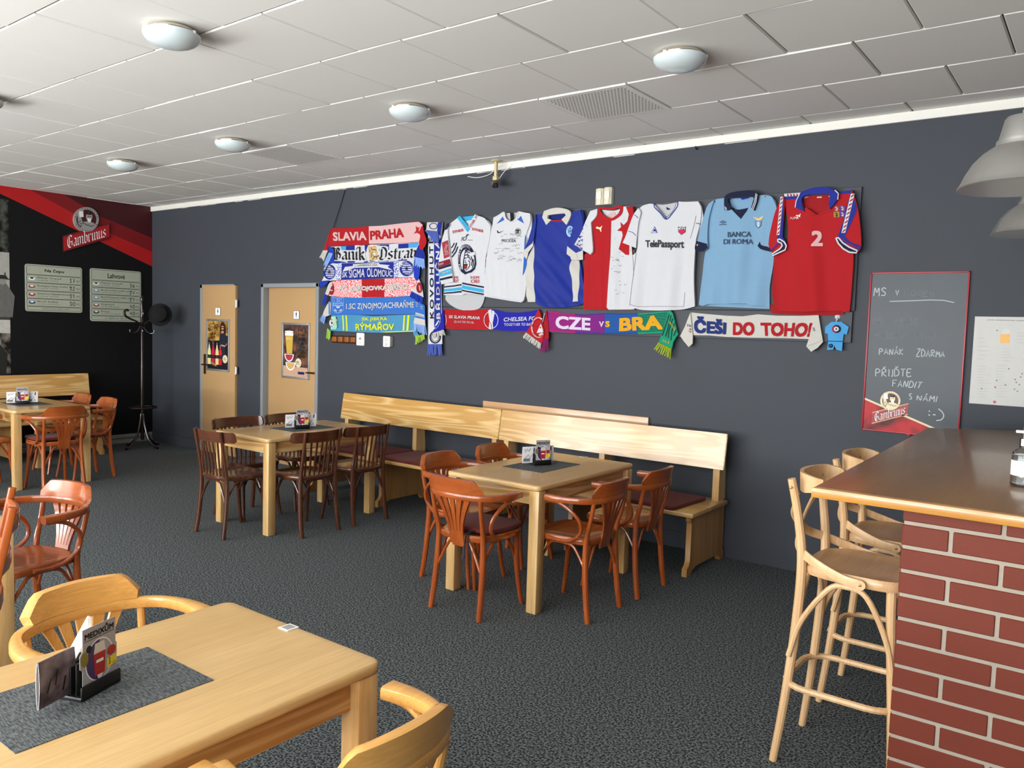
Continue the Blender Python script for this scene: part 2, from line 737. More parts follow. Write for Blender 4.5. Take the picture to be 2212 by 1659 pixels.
# pen letters (3 wide, 6 high); used for chalk, biro and felt pen
PEN = {
    'A': [[(0, 0), (1.5, 6), (3, 0)], [(0.6, 2.2), (2.4, 2.2)]], 'B': [[(0, 0), (0, 6), (2, 6), (2.6, 4.8), (1.8, 3.3), (0, 3.2)], [(1.8, 3.3), (3, 1.8), (2, 0), (0, 0)]],
    'C': [[(3, 5), (1.8, 6), (0.4, 4.6), (0.2, 2), (1.4, 0), (3, 0.8)]], 'D': [[(0, 0), (0.3, 6), (2, 5.4), (3, 3.4), (2.4, 0.8), (0, 0)]],
    'E': [[(2.8, 6), (0.2, 5.8), (0, 0), (2.8, 0.2)], [(0.1, 3), (2.2, 3.2)]], 'F': [[(3, 6), (0.2, 5.8), (0, 0)], [(0.1, 3), (2.2, 3.2)]],
    'H': [[(0.2, 6), (0, 0)], [(2.8, 6), (2.6, 0)], [(0.1, 3), (2.7, 3.2)]], 'I': [[(0.5, 6), (0.3, 0)]], 'J': [[(2, 6), (1.9, 1.4), (1, 0), (0, 0.8)]],
    'K': [[(0.2, 6), (0, 0)], [(2.6, 5.8), (0.2, 2.8), (2.8, 0)]], 'L': [[(0.2, 6), (0, 0), (2.6, 0.2)]], 'M': [[(0, 0), (0.4, 6), (1.6, 2.6), (2.8, 6), (3.2, 0)]],
    'N': [[(0, 0), (0.4, 5.6), (2.4, 0.2), (3, 6)]], 'O': [[(1.6, 6), (0.3, 4.6), (0.1, 1.6), (1.3, 0), (2.7, 1), (2.9, 4.2), (1.6, 6)]], 'P': [[(0, 0), (0.3, 6), (2.4, 5.6), (2.6, 3.8), (0.3, 2.8)]],
    'R': [[(0, 0), (0.3, 6), (2.4, 5.6), (2.4, 3.9), (0.3, 2.9), (2.8, 0)]], 'S': [[(2.8, 5.2), (1.6, 6), (0.3, 4.8), (1.2, 3.4), (2.6, 2.2), (2.2, 0.4), (0.2, 0.4)]],
    'T': [[(0, 5.8), (3, 6)], [(1.6, 6), (1.3, 0)]], 'U': [[(0.2, 6), (0.2, 1.4), (1.3, 0), (2.5, 1.2), (2.9, 6)]], 'V': [[(0, 5.8), (1.3, 0), (3, 6)]],
    'Y': [[(0, 6), (1.5, 3.2)], [(3, 6), (1, 0)]], 'Z': [[(0.3, 5.8), (2.9, 6), (0, 0.2), (3, 0.2)]], '.': [[(0.4, 0.5), (0.7, 0)]],
    '2': [[(0.2, 4.8), (1.4, 6), (2.7, 4.8), (0.2, 0.2), (2.9, 0.2)]], '3': [[(0.3, 5.6), (2.4, 5.8), (1.2, 3.4), (2.7, 1.8), (1.6, 0), (0.2, 0.6)]],
    '7': [[(0.2, 5.9), (2.8, 5.9), (1, 0)], [(0.8, 3), (2.2, 3.2)]], '1': [[(0.4, 4.6), (1.6, 6), (1.4, 0)]], '0': [[(1.6, 6), (0.3, 4.6), (0.1, 1.6), (1.3, 0), (2.7, 1), (2.9, 4.2), (1.6, 6)]],
    '6': [[(2.4, 6), (0.6, 3.6), (0.3, 1), (1.6, 0), (2.8, 1.4), (1.8, 3), (0.4, 2)]], '9': [[(2.6, 4.6), (1.4, 3.2), (0.3, 4.6), (1.4, 6), (2.6, 4.8), (2, 0)]],
    '4': [[(1.6, 6), (0, 2), (3, 2)], [(2.2, 4), (2, 0)]], '8': [[(1.4, 3.2), (0.3, 4.8), (1.5, 6), (2.7, 4.8), (1.4, 3.2), (0.1, 1.4), (1.5, 0), (2.9, 1.4), (1.4, 3.2)]],
    ',': [[(0.6, 0.6), (0.2, -0.6)]], '-': [[(0.2, 1), (2, 1)]],
}
ACC = {'Ř': 'Rv', 'Ý': 'Ya', 'Á': 'Aa', 'Š': 'Sv', 'Ď': 'Dv', 'Í': 'Ia', 'É': 'Ea', 'Č': 'Cv', 'Ž': 'Zv', 'Ě': 'Ev', 'Ů': 'Uo'}

def pen(mb, s, fr, q, wd, S, m, e=0.002, seed=0):
    rnd = random.Random(seed)
    qm = quadmap(fr, q)
    n = len(s)
    tot = sum(2.0 if c in 'I.,J' else 4.2 for c in s)
    x = 0.0
    for c in s:
        adv = 2.0 if c in 'I.,J' else 4.2
        base, ac = (ACC[c][0], ACC[c][1]) if c in ACC else (c, '')
        st = [list(z) for z in PEN.get(base, [])]
        if ac == 'v':
            st.append([(0.7, 8), (1.5, 6.9), (2.5, 8.2)])
        elif ac == 'a':
            st.append([(1.4, 6.8), (2.3, 8.4)])
        dy = rnd.uniform(-0.25, 0.25)
        for z in st:
            P = [((x + px * (0.42 if adv < 3 and base == 'J' else 1.0)) / tot, (py + dy) / 6) for px, py in z]
            P = [tuple(v) for v in spline([Vector((a, b)) for a, b in P], 4)] if len(P) > 3 else P
            stroke(mb, [qm(*p) for p in P], wd, S, m, e)
        x += adv

# black-letter strokes (x-height 4, ascender 6)
def _mn(x):
    return [(x, 3.6), (x + 0.5, 4), (x + 0.5, 0.5), (x + 1, 0.1)]

BLK = {
    'i': (1.6, [_mn(0), [(0.4, 5.0), (0.7, 5.4)]]), 'n': (3.2, [_mn(0), [(0.7, 3.1), (1.7, 4), (2.3, 3.5), (2.3, 0.5), (2.8, 0.1)]]),
    'm': (4.9, [_mn(0), [(0.7, 3.1), (1.6, 4), (2.2, 3.5), (2.2, 0.3)], [(2.3, 3.1), (3.2, 4), (3.9, 3.5), (3.9, 0.5), (4.4, 0.1)]]),
    'u': (3.2, [[(0, 3.7), (0.5, 4), (0.5, 0.6), (1, 0.1), (2.1, 0.7)], _mn(1.8)]), 'r': (2.7, [_mn(0), [(1.0, 3.3), (1.8, 4), (2.2, 3.4)]]),
    'a': (2.9, [[(0.2, 3.4), (1, 4), (2, 3.6), (2, 0.5), (2.5, 0.1)], [(2, 2.3), (0.6, 1.7), (0.3, 0.8), (0.9, 0.1), (2, 0.8)]]),
    'b': (3.0, [[(0, 6.1), (0.5, 5.8), (0.5, 0.5), (1.2, 0.05), (2.3, 0.6), (2.3, 3.2), (1.5, 3.9), (0.7, 3.3)]]),
    's': (2.6, [[(2.0, 3.5), (1.2, 4), (0.4, 3.3), (0.6, 2.5), (1.9, 1.6), (2.0, 0.8), (1.2, 0.1), (0.2, 0.6)]]),
    'k': (3.0, [[(0, 6.1), (0.5, 5.8), (0.5, 0.4), (0.9, 0)], [(0.6, 2), (1.7, 3.9), (2.2, 3.2), (0.9, 2.1)], [(1.2, 2.1), (2, 0.5), (2.6, 0.1)]]),
    't': (2.3, [[(0.8, 5.2), (0.8, 0.6), (1.3, 0.1), (1.9, 0.5)], [(0, 3.8), (1.8, 3.8)]]),
    'v': (2.9, [[(-0.1, 4.8), (0.5, 4.2), (0.5, 0.8), (1.4, 0), (2.3, 0.9), (2.3, 3.3), (1.5, 4)]]),
    'G': (4.4, [[(3.4, 5), (2.4, 6), (1, 5.5), (0.3, 4), (0.3, 1.8), (1.2, 0.3), (2.4, 0), (3.4, 0.8), (3.4, 2.8)], [(2.1, 2.7), (3.9, 2.7)], [(1.6, 5.2), (1.6, 0.9)]]),
    'B': (4.2, [[(0.1, 6), (1, 5.5), (1, 0.4), (0.2, 0)], [(1, 5.5), (2.6, 6), (3.2, 5), (2.6, 3.5), (1.2, 3.2)], [(2.6, 3.5), (3.6, 2.4), (3.2, 0.6), (2, 0), (0.6, 0.4)], [(2, 5.4), (2, 0.6)]]),
    'O': (4.5, [[(1.8, 6), (0.4, 5), (0.2, 2), (1.2, 0.3), (2.4, 0), (3.6, 1.2), (3.8, 4), (3, 5.6), (1.8, 6)], [(1.6, 5.2), (1.6, 0.9)]]),
}
BLK['í'] = (1.6, [_mn(0), [(0.5, 4.9), (1.2, 6.3)]])

def black(mb, s, fr, q, S, m, e=0.003, nb=0.42, out=None, outm=None):
    """black-letter word in a quad; OUT widens the pen for a pale outline underneath"""
    qm = quadmap(fr, q)
    if getattr(S, 'curved', False):
        e += 0.002
    tot = sum(BLK[c][0] for c in s)
    x = 0.0
    for c in s:
        adv, st = BLK[c]
        for z in st:
            for pm, k, ee in (((outm, out, e - 0.0012),) if out else ()) + ((m, nb, e),):
                for i in range(len(z) - 1):
                    p, r_ = z[i], z[i + 1]
                    nx, ny = k * 0.78, k * 0.62
                    if out and pm is outm:
                        ex = out
                        hull = [(min(p[0], r_[0]) - ex, min(p[1], r_[1]) - ex), (max(p[0], r_[0]) + ex, min(p[1], r_[1]) - ex), (max(p[0], r_[0]) + ex, max(p[1], r_[1]) + ex), (min(p[0], r_[0]) - ex, max(p[1], r_[1]) + ex)]
                    else:
                        hull = [(p[0] - nx, p[1] - ny), (p[0] + nx, p[1] + ny), (r_[0] + nx, r_[1] + ny), (r_[0] - nx, r_[1] - ny)]
                    V = [S(*qm((x + a) / tot, b / 6), ee) for a, b in hull]
                    mb.add(V, [(0, 1, 2, 3)], pm)
        x += adv

# ------------------------------------------------------------------ palette
GREYB = mat('grey_board_paint', (64, 68, 74), rough=0.55, spec=0.35, var=0.03, nscale=4)
GREYW = mat('grey_wall_paint', (61, 65, 72), rough=0.62, spec=0.35, var=0.03, nscale=2.5, bump=0.05, bscale=60)
BLACKW = mat('black_wallpaper', (15, 15, 17), rough=0.55, spec=0.3, var=0.08, nscale=300)
WHITE = mat('white_paint', (226, 224, 216), rough=0.55, var=0.03, nscale=4)
TILE = mat('ceiling_board', (230, 229, 225), rough=0.85, spec=0.2, var=0.025, nscale=1.3, bump=0.05, bscale=400)
GAP = mat('ceiling_gap', (60, 58, 55), rough=0.9)
CARPET = speckle('grey_carpet', (33, 37, 39), (112, 118, 120), scale=105, lo=0.42, hi=0.60, rough=0.95, bump=0.3)
TAN = mat('tan_door_laminate', (184, 147, 101), rough=0.45, var=0.03, nscale=3)
FRAMEG = mat('grey_door_frame', (138, 143, 146), rough=0.4, var=0.03, nscale=5)
BRASS = mat('brass', (150, 112, 60), rough=0.3, metal=1.0)
BRONZE = mat('brown_handle_metal', (92, 56, 34), rough=0.35, metal=0.7)
STEEL = mat('brushed_steel', (190, 190, 188), rough=0.32, metal=1.0)
ALU = mat('aluminium', (205, 207, 208), rough=0.35, metal=0.85)
BLACKP = mat('black_plastic', (20, 20, 21), rough=0.4)
WHITEP = mat('white_plastic', (235, 234, 230), rough=0.35, var=0.02)
INK = mat('black_ink', (18, 18, 20), rough=0.6)
WINK = mat('white_ink', (238, 238, 238), rough=0.6, var=0.02)
T_TOP = wood('table_top_varnish', (199, 160, 104), (216, 179, 122), axis=1, scale=5, rough=0.30, coat=0.25, contrast=(0.3, 0.75))
T_LEG = wood('pale_ash_leg', (196, 152, 92), (226, 190, 134), axis=2, scale=14, rough=0.35, coat=0.15)
T_APR = wood('ash_apron', (186, 136, 76), (222, 184, 126), axis=1, scale=9, rough=0.35, coat=0.15, rings=7)
T_APX = wood('ash_apron_short', (186, 136, 76), (222, 184, 126), axis=0, scale=9, rough=0.35, coat=0.15, rings=7)
B_BACK = wood('ash_bench_board', (196, 150, 82), (228, 190, 128), axis=0, scale=7, rough=0.22, coat=0.6, rings=8, distort=1.2)
B_SEAT = wood('ash_bench_seat', (190, 146, 84), (220, 180, 118), axis=0, scale=10, rough=0.3, coat=0.3)
B_END = wood('ash_bench_end', (166, 118, 62), (196, 150, 90), axis=2, scale=10, rough=0.35, coat=0.2)
O_WOOD = wood('orange_beech', (140, 62, 20), (172, 86, 34), axis=2, scale=16, rough=0.27, coat=0.5)
O_FLAT = wood('orange_beech_flat', (142, 66, 22), (174, 90, 38), axis=0, scale=12, rough=0.25, coat=0.5)
H_WOOD = wood('honey_beech', (204, 144, 68), (226, 172, 96), axis=2, scale=16, rough=0.3, coat=0.4)
H_FLAT = wood('honey_beech_flat', (206, 148, 72), (228, 174, 98), axis=0, scale=10, rough=0.28, coat=0.4)
D_WOOD = wood('dark_walnut_stain', (62, 32, 18), (92, 50, 30), axis=2, scale=16, rough=0.27, coat=0.45)
D_FLAT = wood('dark_walnut_flat', (68, 34, 20), (98, 54, 32), axis=0, scale=12, rough=0.25, coat=0.45)
S_WOOD = wood('pale_beech', (208, 166, 118), (226, 188, 142), axis=2, scale=18, rough=0.42, coat=0.1)
S_FLAT = wood('pale_beech_seat', (196, 152, 108), (214, 174, 130), axis=0, scale=12, rough=0.4, coat=0.15)
C_TOP = wood('bar_top_varnish', (128, 92, 56), (152, 112, 70), axis=1, scale=6, rough=0.34, coat=0.35)
C_EDGE = wood('bar_top_edge', (176, 120, 46), (204, 148, 66), axis=0, scale=10, rough=0.3, coat=0.4)
MAROON = cloth_mat('maroon_felt', (98, 38, 34), rough=0.95, var=0.12)
MATG = speckle('woven_grey_mat', (52, 56, 58), (112, 116, 116), scale=60, lo=0.38, hi=0.66, stretch=(1, 6, 1), rough=0.7)

# ------------------------------------------------------------------ room shell
def struct(o):
    o['kind'] = 'structure'
    return o

b = MB()
b.box2((LEFT_X - 0.3, FRONT_Y - 0.3, -0.1), (RIGHT_X + 0.3, WALL_Y + 0.4, 0), CARPET)
struct(b.build('floor', smooth=0))

TP, TX0 = 0.612, -1.4025
rows = [WALL_Y]
y = 5.268
while y > FRONT_Y:
    rows.append(y)
    y -= 0.5925
rows.append(FRONT_Y)
rnd = random.Random(4)
b = MB()
b.box2((LEFT_X - 0.2, FRONT_Y - 0.2, CEIL_Z + 0.014), (RIGHT_X + 0.2, WALL_Y + 0.2, CEIL_Z + 0.12), GAP)
VENTS = []
v1, v2 = on_z(1306, 224, CEIL_Z), on_z(688, 338, CEIL_Z)
for k in range(len(rows) - 1):
    y1, y0 = rows[k], rows[k + 1]
    off = TX0 + (TP / 2 if k in (0, 2) or (k > 2 and k % 2 == 0) else 0.0)
    n0 = math.floor((LEFT_X - off) / TP)
    for i in range(n0, int((RIGHT_X - LEFT_X) / TP) + n0 + 3):
        x0, x1 = max(off + i * TP, LEFT_X), min(off + (i + 1) * TP, RIGHT_X)
        if x1 - x0 < 0.02:
            continue
        for vv in (v1, v2):
            if x0 < vv.x < x1 and y0 < vv.y < y1:
                VENTS.append((x0, x1, y0, y1))
        if any(x0 < vv.x < x1 and y0 < vv.y < y1 for vv in (v1, v2)):
            continue
        dz = rnd.uniform(-0.0015, 0.0025)
        g = 0.003
        xa, xb, ya, yb = x0 + g, x1 - g, y0 + g, y1 - g
        c = 0.006
        z0, z1 = CEIL_Z + dz, CEIL_Z + dz + 0.012
        tilt = rnd.uniform(-0.002, 0.002)
        V = [(xa + c, ya + c, z0 - tilt), (xb - c, ya + c, z0 + tilt), (xb - c, yb - c, z0 + tilt), (xa + c, yb - c, z0 - tilt),
             (xa, ya, z0 + c - tilt), (xb, ya, z0 + c + tilt), (xb, yb, z0 + c + tilt), (xa, yb, z0 + c - tilt),
             (xa, ya, z1 + 0.004), (xb, ya, z1 + 0.004), (xb, yb, z1 + 0.004), (xa, yb, z1 + 0.004)]
        F = [(3, 2, 1, 0)] + [(j, (j + 1) % 4, 4 + (j + 1) % 4, 4 + j) for j in range(4)] + [(4 + j, 4 + (j + 1) % 4, 8 + (j + 1) % 4, 8 + j) for j in range(4)]
        b.add(V, F, TILE)
struct(b.build('ceiling', smooth=0))

for q, (x0, x1, y0, y1) in enumerate(VENTS):
    b = MB()
    b.box2((x0 + 0.004, y0 + 0.004, CEIL_Z - 0.006), (x1 - 0.004, y1 - 0.004, CEIL_Z + 0.012), TILE, 0.003)
    hm = mat('vent_hole', (120, 118, 114), rough=0.9)
    nn = 24
    for i in range(nn):
        for j in range(nn):
            hx = x0 + 0.05 + (x1 - x0 - 0.1) * (i + (0.25 if j % 2 else -0.25)) / (nn - 1)
            hy = y0 + 0.05 + (y1 - y0 - 0.1) * j / (nn - 1)
            b.add([(hx + 0.0065 * math.cos(a * PI / 3), hy + 0.0065 * math.sin(a * PI / 3), CEIL_Z - 0.0066) for a in range(6)], [(5, 4, 3, 2, 1, 0)], hm)
    o = b.build('ceiling_vent', smooth=0, normals=False)
    tag(o, ['perforated square ventilation tile in the white ceiling above the signed red and white shirt', 'faintly perforated white ceiling tile between two small ceiling lamps at the back'][0 if x0 > -4 else 1], 'vent', 'perforated ceiling tiles')

# door openings in the grey wall
D1R, D2L, D2R = -8.143, -7.677, -6.688
D1L = D1R - 0.745
DTOP = 2.02
b = MB()
T = 0.25
def wseg(x0, x1, z0, z1):
    b.box2((x0, WALL_Y, z0), (x1, WALL_Y + T, z1), GREYW)
wseg(LEFT_X - 0.2, D1L + 0.02, 0, DTOP - 0.02)
wseg(D1R - 0.02, D2L + 0.02, 0, DTOP - 0.02)
wseg(D2R - 0.02, RIGHT_X + 0.2, 0, DTOP - 0.02)
wseg(LEFT_X - 0.2, RIGHT_X + 0.2, DTOP - 0.02, CEIL_Z + 0.1)
struct(b.build('wall_back', smooth=0))

b = MB()
b.box2((LEFT_X, WALL_Y - 0.014, 0), (D1L, WALL_Y, 0.12), GREYW, 0.003)
b.box2((D1R, WALL_Y - 0.014, 0), (D2L, WALL_Y, 0.12), GREYW, 0.003)
b.box2((D2R, WALL_Y - 0.008, 0), (-2.2, WALL_Y, 0.12), GREYW, 0.003)
struct(b.build('baseboard_back', smooth=0))

b = MB()
tz = on_y(1812, 281, WALL_Y).z
b.box2((LEFT_X, WALL_Y - 0.022, tz), (RIGHT_X, WALL_Y, CEIL_Z), WHITE, 0.004)
for i in range(16):       # ragged paint edge under the strip
    x = rnd.uniform(LEFT_X, 0.6)
    l = rnd.uniform(0.05, 0.25)
    b.box2((x, WALL_Y - 0.002, tz - rnd.uniform(0.002, 0.005)), (x + l, WALL_Y, tz), WHITE)
struct(b.build('trim_1', smooth=0))

b = MB()
b.box2((LEFT_X - 0.25, FRONT_Y - 0.2, 0), (LEFT_X, WALL_Y + 0.25, CEIL_Z + 0.1), BLACKW)
wl = struct(b.build('wall_left', smooth=0))
LF = Fr(0, 380, 5.53, LEFT_X, 'x')
XL = XS(LEFT_X)
STR = [('red_stripe', mat('red_wall_print', (176, 22, 24), rough=0.5, var=0.05, nscale=200), [(3.62, 3.017), (3.62, 2.97), (3.826, 2.898), (5.503, 2.262), (5.503, 2.447), (4.955, 2.629), (4.116, 2.99), (4.04, 3.02)]),
       ('crimson_stripe', mat('crimson_wall_print', (124, 18, 24), rough=0.5, var=0.1, nscale=250), [(4.04, 3.02), (4.116, 2.99), (4.955, 2.629), (5.503, 2.447), (5.503, 2.625), (4.821, 2.827), (4.529, 2.969), (4.42, 3.02)]),
       ('maroon_stripe', mat('maroon_wall_print', (66, 14, 20), rough=0.5, var=0.15, nscale=250), [(4.42, 3.02), (4.529, 2.969), (4.821, 2.827), (5.503, 2.625), (5.503, 3.02)])]
for nm, m_, pts in STR:
    b = MB()
    paint(b, pts, XL, m_, 0.001)
    b.build(nm, wl, smooth=0, normals=False)
b = MB()
_lt = Loc()
text(b, 'LET', _lt, [(4.918, 0.447), (4.985, 0.447), (4.985, 0.418), (4.918, 0.418)], XL, mat('grey_print', (150, 150, 152)), 0.0015)
b.build('lettering', wl, smooth=0, normals=False)

b = MB()
m_ = mat('pale_skirting', (150, 150, 146), rough=0.5)
b.box2((LEFT_X, FRONT_Y, 0), (LEFT_X + 0.012, WALL_Y, 0.112), m_, 0.002)
b.box2((LEFT_X, FRONT_Y, 0.062), (LEFT_X + 0.02, WALL_Y, 0.068), mat('dark_groove', (50, 50, 50)))
b.box2((LEFT_X, FRONT_Y, 0.0), (LEFT_X + 0.03, WALL_Y, 0.035), m_, 0.006)
struct(b.build('baseboard_left', smooth=0))

b = MB()
b.box2((RIGHT_X, FRONT_Y - 0.2, 0), (RIGHT_X + 0.2, WALL_Y + 0.2, CEIL_Z + 0.1), GREYW)
struct(b.build('wall_right', smooth=0))

b = MB()
xs = [LEFT_X - 0.2] + [v for p in WINDOWS for v in p] + [RIGHT_X + 0.2]
for i in range(0, len(xs), 2):
    b.box2((xs[i], FRONT_Y - 0.2, 0), (xs[i + 1], FRONT_Y, CEIL_Z + 0.1), WHITE)
b.box2((xs[0], FRONT_Y - 0.2, 0), (xs[-1], FRONT_Y, WIN_Z[0]), WHITE)
b.box2((xs[0], FRONT_Y - 0.2, WIN_Z[1]), (xs[-1], FRONT_Y, CEIL_Z + 0.1), WHITE)
struct(b.build('wall_front', smooth=0))
for i, (a, c) in enumerate(WINDOWS):
    b = MB()
    mm = (a + c) / 2
    for x in (a, mm - 0.03, c - 0.06):
        b.box2((x, FRONT_Y - 0.1, WIN_Z[0]), (x + 0.06, FRONT_Y - 0.04, WIN_Z[1]), WHITEP, 0.004)
    for z in (WIN_Z[0], WIN_Z[1] - 0.06):
        b.box2((a, FRONT_Y - 0.1, z), (c, FRONT_Y - 0.04, z + 0.06), WHITEP, 0.004)
    struct(b.build('window_%d' % (i + 1), smooth=0))

# ------------------------------------------------------------------ doors
d = struct(thing('door_1', (0, 0, 0)))
b = MB()
b.box2((D1L, WALL_Y - 0.012, 0), (D1L + 0.045, WALL_Y + 0.1, DTOP), FRAMEG, 0.004)
b.box2((D1R - 0.045, WALL_Y - 0.012, 0), (D1R, WALL_Y + 0.1, DTOP), FRAMEG, 0.004)
b.box2((D1L, WALL_Y - 0.012, DTOP - 0.045), (D1R, WALL_Y + 0.1, DTOP), FRAMEG, 0.004)
b.build('door_frame', d)
YD1 = WALL_Y - 0.04
la, lb = on_y(437, 700, YD1).x, on_y(507.8, 700, YD1).x
b = MB()
b.box2((la, YD1, 0.012), (lb, YD1 + 0.04, on_y(470, 616.5, YD1).z), TAN, 0.003)
leaf = b.build('door_leaf', d)
for py_ in (656, 801):
    z = on_y(511, py_, YD1).z
    b = MB()
    b.lathe([(0.009, z - 0.045), (0.009, z + 0.045)], STEEL, 10, c=(lb + 0.012, YD1 + 0.004))
    b.box2((lb - 0.006, YD1 + 0.012, z - 0.04), (lb + 0.03, YD1 + 0.016, z + 0.04), STEEL)
    b.build('hinge', leaf)
p = on_y(443, 787, YD1)
b = MB()
b.box2((p.x - 0.022, YD1 - 0.008, p.z - 0.115), (p.x + 0.022, YD1, p.z + 0.125), BRONZE, 0.007)
b.tube([(p.x, YD1 - 0.005, p.z), (p.x, YD1 - 0.045, p.z), (p.x + 0.03, YD1 - 0.05, p.z), (p.x + 0.13, YD1 - 0.05, p.z)], 0.0085, BRONZE, 8)
b.build('handle', leaf)

d = struct(thing('door_2', (0, 0, 0)))
YD2 = WALL_Y + 0.062
b = MB()
for x0, x1 in ((D2L, D2L + 0.046), (D2R - 0.046, D2R)):
    b.box2((x0, WALL_Y - 0.014, 0), (x1, WALL_Y + 0.14, DTOP), FRAMEG, 0.006)
b.box2((D2L, WALL_Y - 0.014, DTOP - 0.046), (D2R, WALL_Y + 0.14, DTOP), FRAMEG, 0.006)
b.build('door_frame', d)
b = MB()
b.box2((D2L + 0.04, YD2, 0.012), (D2R - 0.04, YD2 + 0.04, DTOP - 0.042), TAN, 0.002)
leaf = b.build('door_leaf', d)
p = on_y(683, 806, YD2)
b = MB()
b.lathe([(0.012, 0), (0.012, 0.05)], BRASS, 10, M=Matrix.Translation((p.x, YD2, p.z)) @ Matrix.Rotation(R(90), 4, 'X'))
b.tube([(p.x, YD2 - 0.045, p.z), (p.x - 0.06, YD2 - 0.047, p.z), (p.x - 0.115, YD2 - 0.045, p.z - 0.002)], [0.009, 0.010, 0.007], BRASS, 8)
b.build('handle', leaf)

# small signs and framed advertisements on the doors
def door_sign(px0, py0, px1, py1, yp, label, fig):
    a, c = on_y(px0, py0, yp), on_y(px1, py1, yp)
    x0, x1, z1, z0 = a.x, c.x, a.z, c.z
    yp -= 0.0008
    yq = yp - 0.003
    b = MB()
    b.prism(rrect(x0, z0, x1, z1, 0.008), yq, yp, INK, axis=1)
    paint(b, rrect(x0 + 0.004, z0 + 0.004, x1 - 0.004, z1 - 0.004, 0.006), YS(yq), WINK, 0.0006)
    cx, h = (x0 + x1) / 2, z1 - z0
    S = YS(yq)
    paint(b, ell(cx, z0 + h * 0.84, h * 0.05, h * 0.05, 12), S, INK, 0.0014)
    if fig == 'm':
        paint(b, [(cx - h * .1, z0 + h * .76), (cx + h * .1, z0 + h * .76), (cx + h * .1, z0 + h * .5), (cx + h * .06, z0 + h * .5), (cx + h * .05, z0 + h * .24), (cx - h * .05, z0 + h * .24), (cx - h * .06, z0 + h * .5), (cx - h * .1, z0 + h * .5)], S, INK, 0.0014)
    else:
        paint(b, [(cx - h * .05, z0 + h * .76), (cx + h * .05, z0 + h * .76), (cx + h * .12, z0 + h * .42), (cx + h * .04, z0 + h * .42), (cx + h * .03, z0 + h * .24), (cx - h * .03, z0 + h * .24), (cx - h * .04, z0 + h * .42), (cx - h * .12, z0 + h * .42)], S, INK, 0.0014)
    text(b, 'ŽENY' if fig == 'w' else 'MUŽI', Loc(), qbox(cx - h * .13, z0 + h * .16, cx + h * .13, z0 + h * .08), S, INK, 0.0014)
    tag(b.build('toilet_sign', smooth=0, normals=False), label, 'sign', 'toilet signs on the doors')

door_sign(465.6, 664, 476.8, 682, YD1, 'small white toilet sign with a woman figure above the framed poster of bottles', 'w')
door_sign(634.5, 671, 646.8, 690.2, YD2, 'small white toilet sign with a man figure above the framed poster of a beer glass', 'm')

def snap_frame(name, px0, py0, px1, py1, yp, label):
    a, c = on_y(px0, py0, yp), on_y(px1, py1, yp)
    x0, x1, z1, z0 = a.x, c.x, a.z, c.z
    t = thing(name, ((x0 + x1) / 2, yp, (z0 + z1) / 2), 0, label, 'poster', 'framed posters on the doors')
    w_ = 0.024
    yp -= 0.0008
    def rel(o):
        o.parent = t
        o.matrix_parent_inverse = Matrix.Translation(-t.location)
        return o
    b = MB()
    b.box2((x0, yp - 0.012, z0), (x0 + w_, yp, z1), ALU, 0.005)
    b.box2((x1 - w_, yp - 0.012, z0), (x1, yp, z1), ALU, 0.005)
    b.box2((x0, yp - 0.0118, z1 - w_), (x1, yp, z1), ALU, 0.005)
    b.box2((x0, yp - 0.0118, z0), (x1, yp, z0 + w_), ALU, 0.005)
    rel(b.build('frame'))
    return t, rel, (x0 + w_, x1 - w_, z0 + w_, z1 - w_)

def q4(fr, pts):
    return [fr(*p) for p in pts]

# poster of bottled drinks (frame coordinates 0..1 across, 0..2.2 up)
t, rel, (x0, x1, z0, z1) = snap_frame('drinks_poster', 447, 688.5, 496, 804, YD1, 'silver framed dark poster of four drink bottles and a masked woman on the left door')
def PF(u, v):
    return (x0 + (x1 - x0) * u, z0 + (z1 - z0) * v)
S = YS(YD1 - 0.004)
b = MB()
paint(b, q4(PF, [(0, 0), (1, 0), (1, 1), (0, 1)]), S, mat('poster_night', (26, 24, 34), rough=0.3), 0.0)
GOLD = speckle('poster_gold', (120, 78, 30), (206, 164, 88), scale=14, lo=0.35, hi=0.7, rough=0.3)
paint(b, q4(PF, [(0, .62), (.18, .58), (.55, .6), (.8, .66), (1, .72), (1, 1), (0, 1)]), S, GOLD, 0.0006)
INKB = mat('poster_brown_ink', (36, 20, 16), rough=0.4)
for s_, qd in (('ODHAL', [(.03, .93), (.36, .985), (.36, .935), (.03, .875)]), ('NOVOU', [(.03, .86), (.58, .96), (.58, .875), (.03, .77)]), ('TVÁŘ', [(.03, .75), (.40, .82), (.40, .72), (.03, .66)]), ('FRISCA', [(.03, .65), (.38, .71), (.38, .645), (.03, .59)])):
    text(b, s_, PF, qd, S, INKB, 0.0014, 0.02)
HAIR = mat('poster_hair', (48, 20, 16), rough=0.4)
SKIN = mat('poster_skin', (196, 140, 112), rough=0.4)
DRS = mat('poster_dress', (30, 38, 52), rough=0.4)
paint(b, q4(PF, [(.62, .74), (.6, .88), (.66, .97), (.78, .98), (.87, .9), (.9, .76), (.8, .7)]), S, HAIR, 0.0012)
paint(b, [PF(*p) for p in ell(.73, .865, .065, .045, 16)], S, SKIN, 0.0018)
paint(b, q4(PF, [(.66, .88), (.8, .88), (.8, .86), (.66, .86)]), S, INK, 0.0022)
paint(b, q4(PF, [(.68, .8), (.78, .8), (.8, .74), (.66, .74)]), S, SKIN, 0.0016)
paint(b, q4(PF, [(.62, .74), (.82, .76), (.96, .68), (.98, .56), (.88, .52), (.86, .4), (.9, .2), (.66, .2), (.64, .4), (.56, .55)]), S, DRS, 0.0017)
paint(b, q4(PF, [(.66, .52), (.86, .5), (.96, .56), (.94, .52), (.84, .47), (.66, .49)]), S, SKIN, 0.0022)
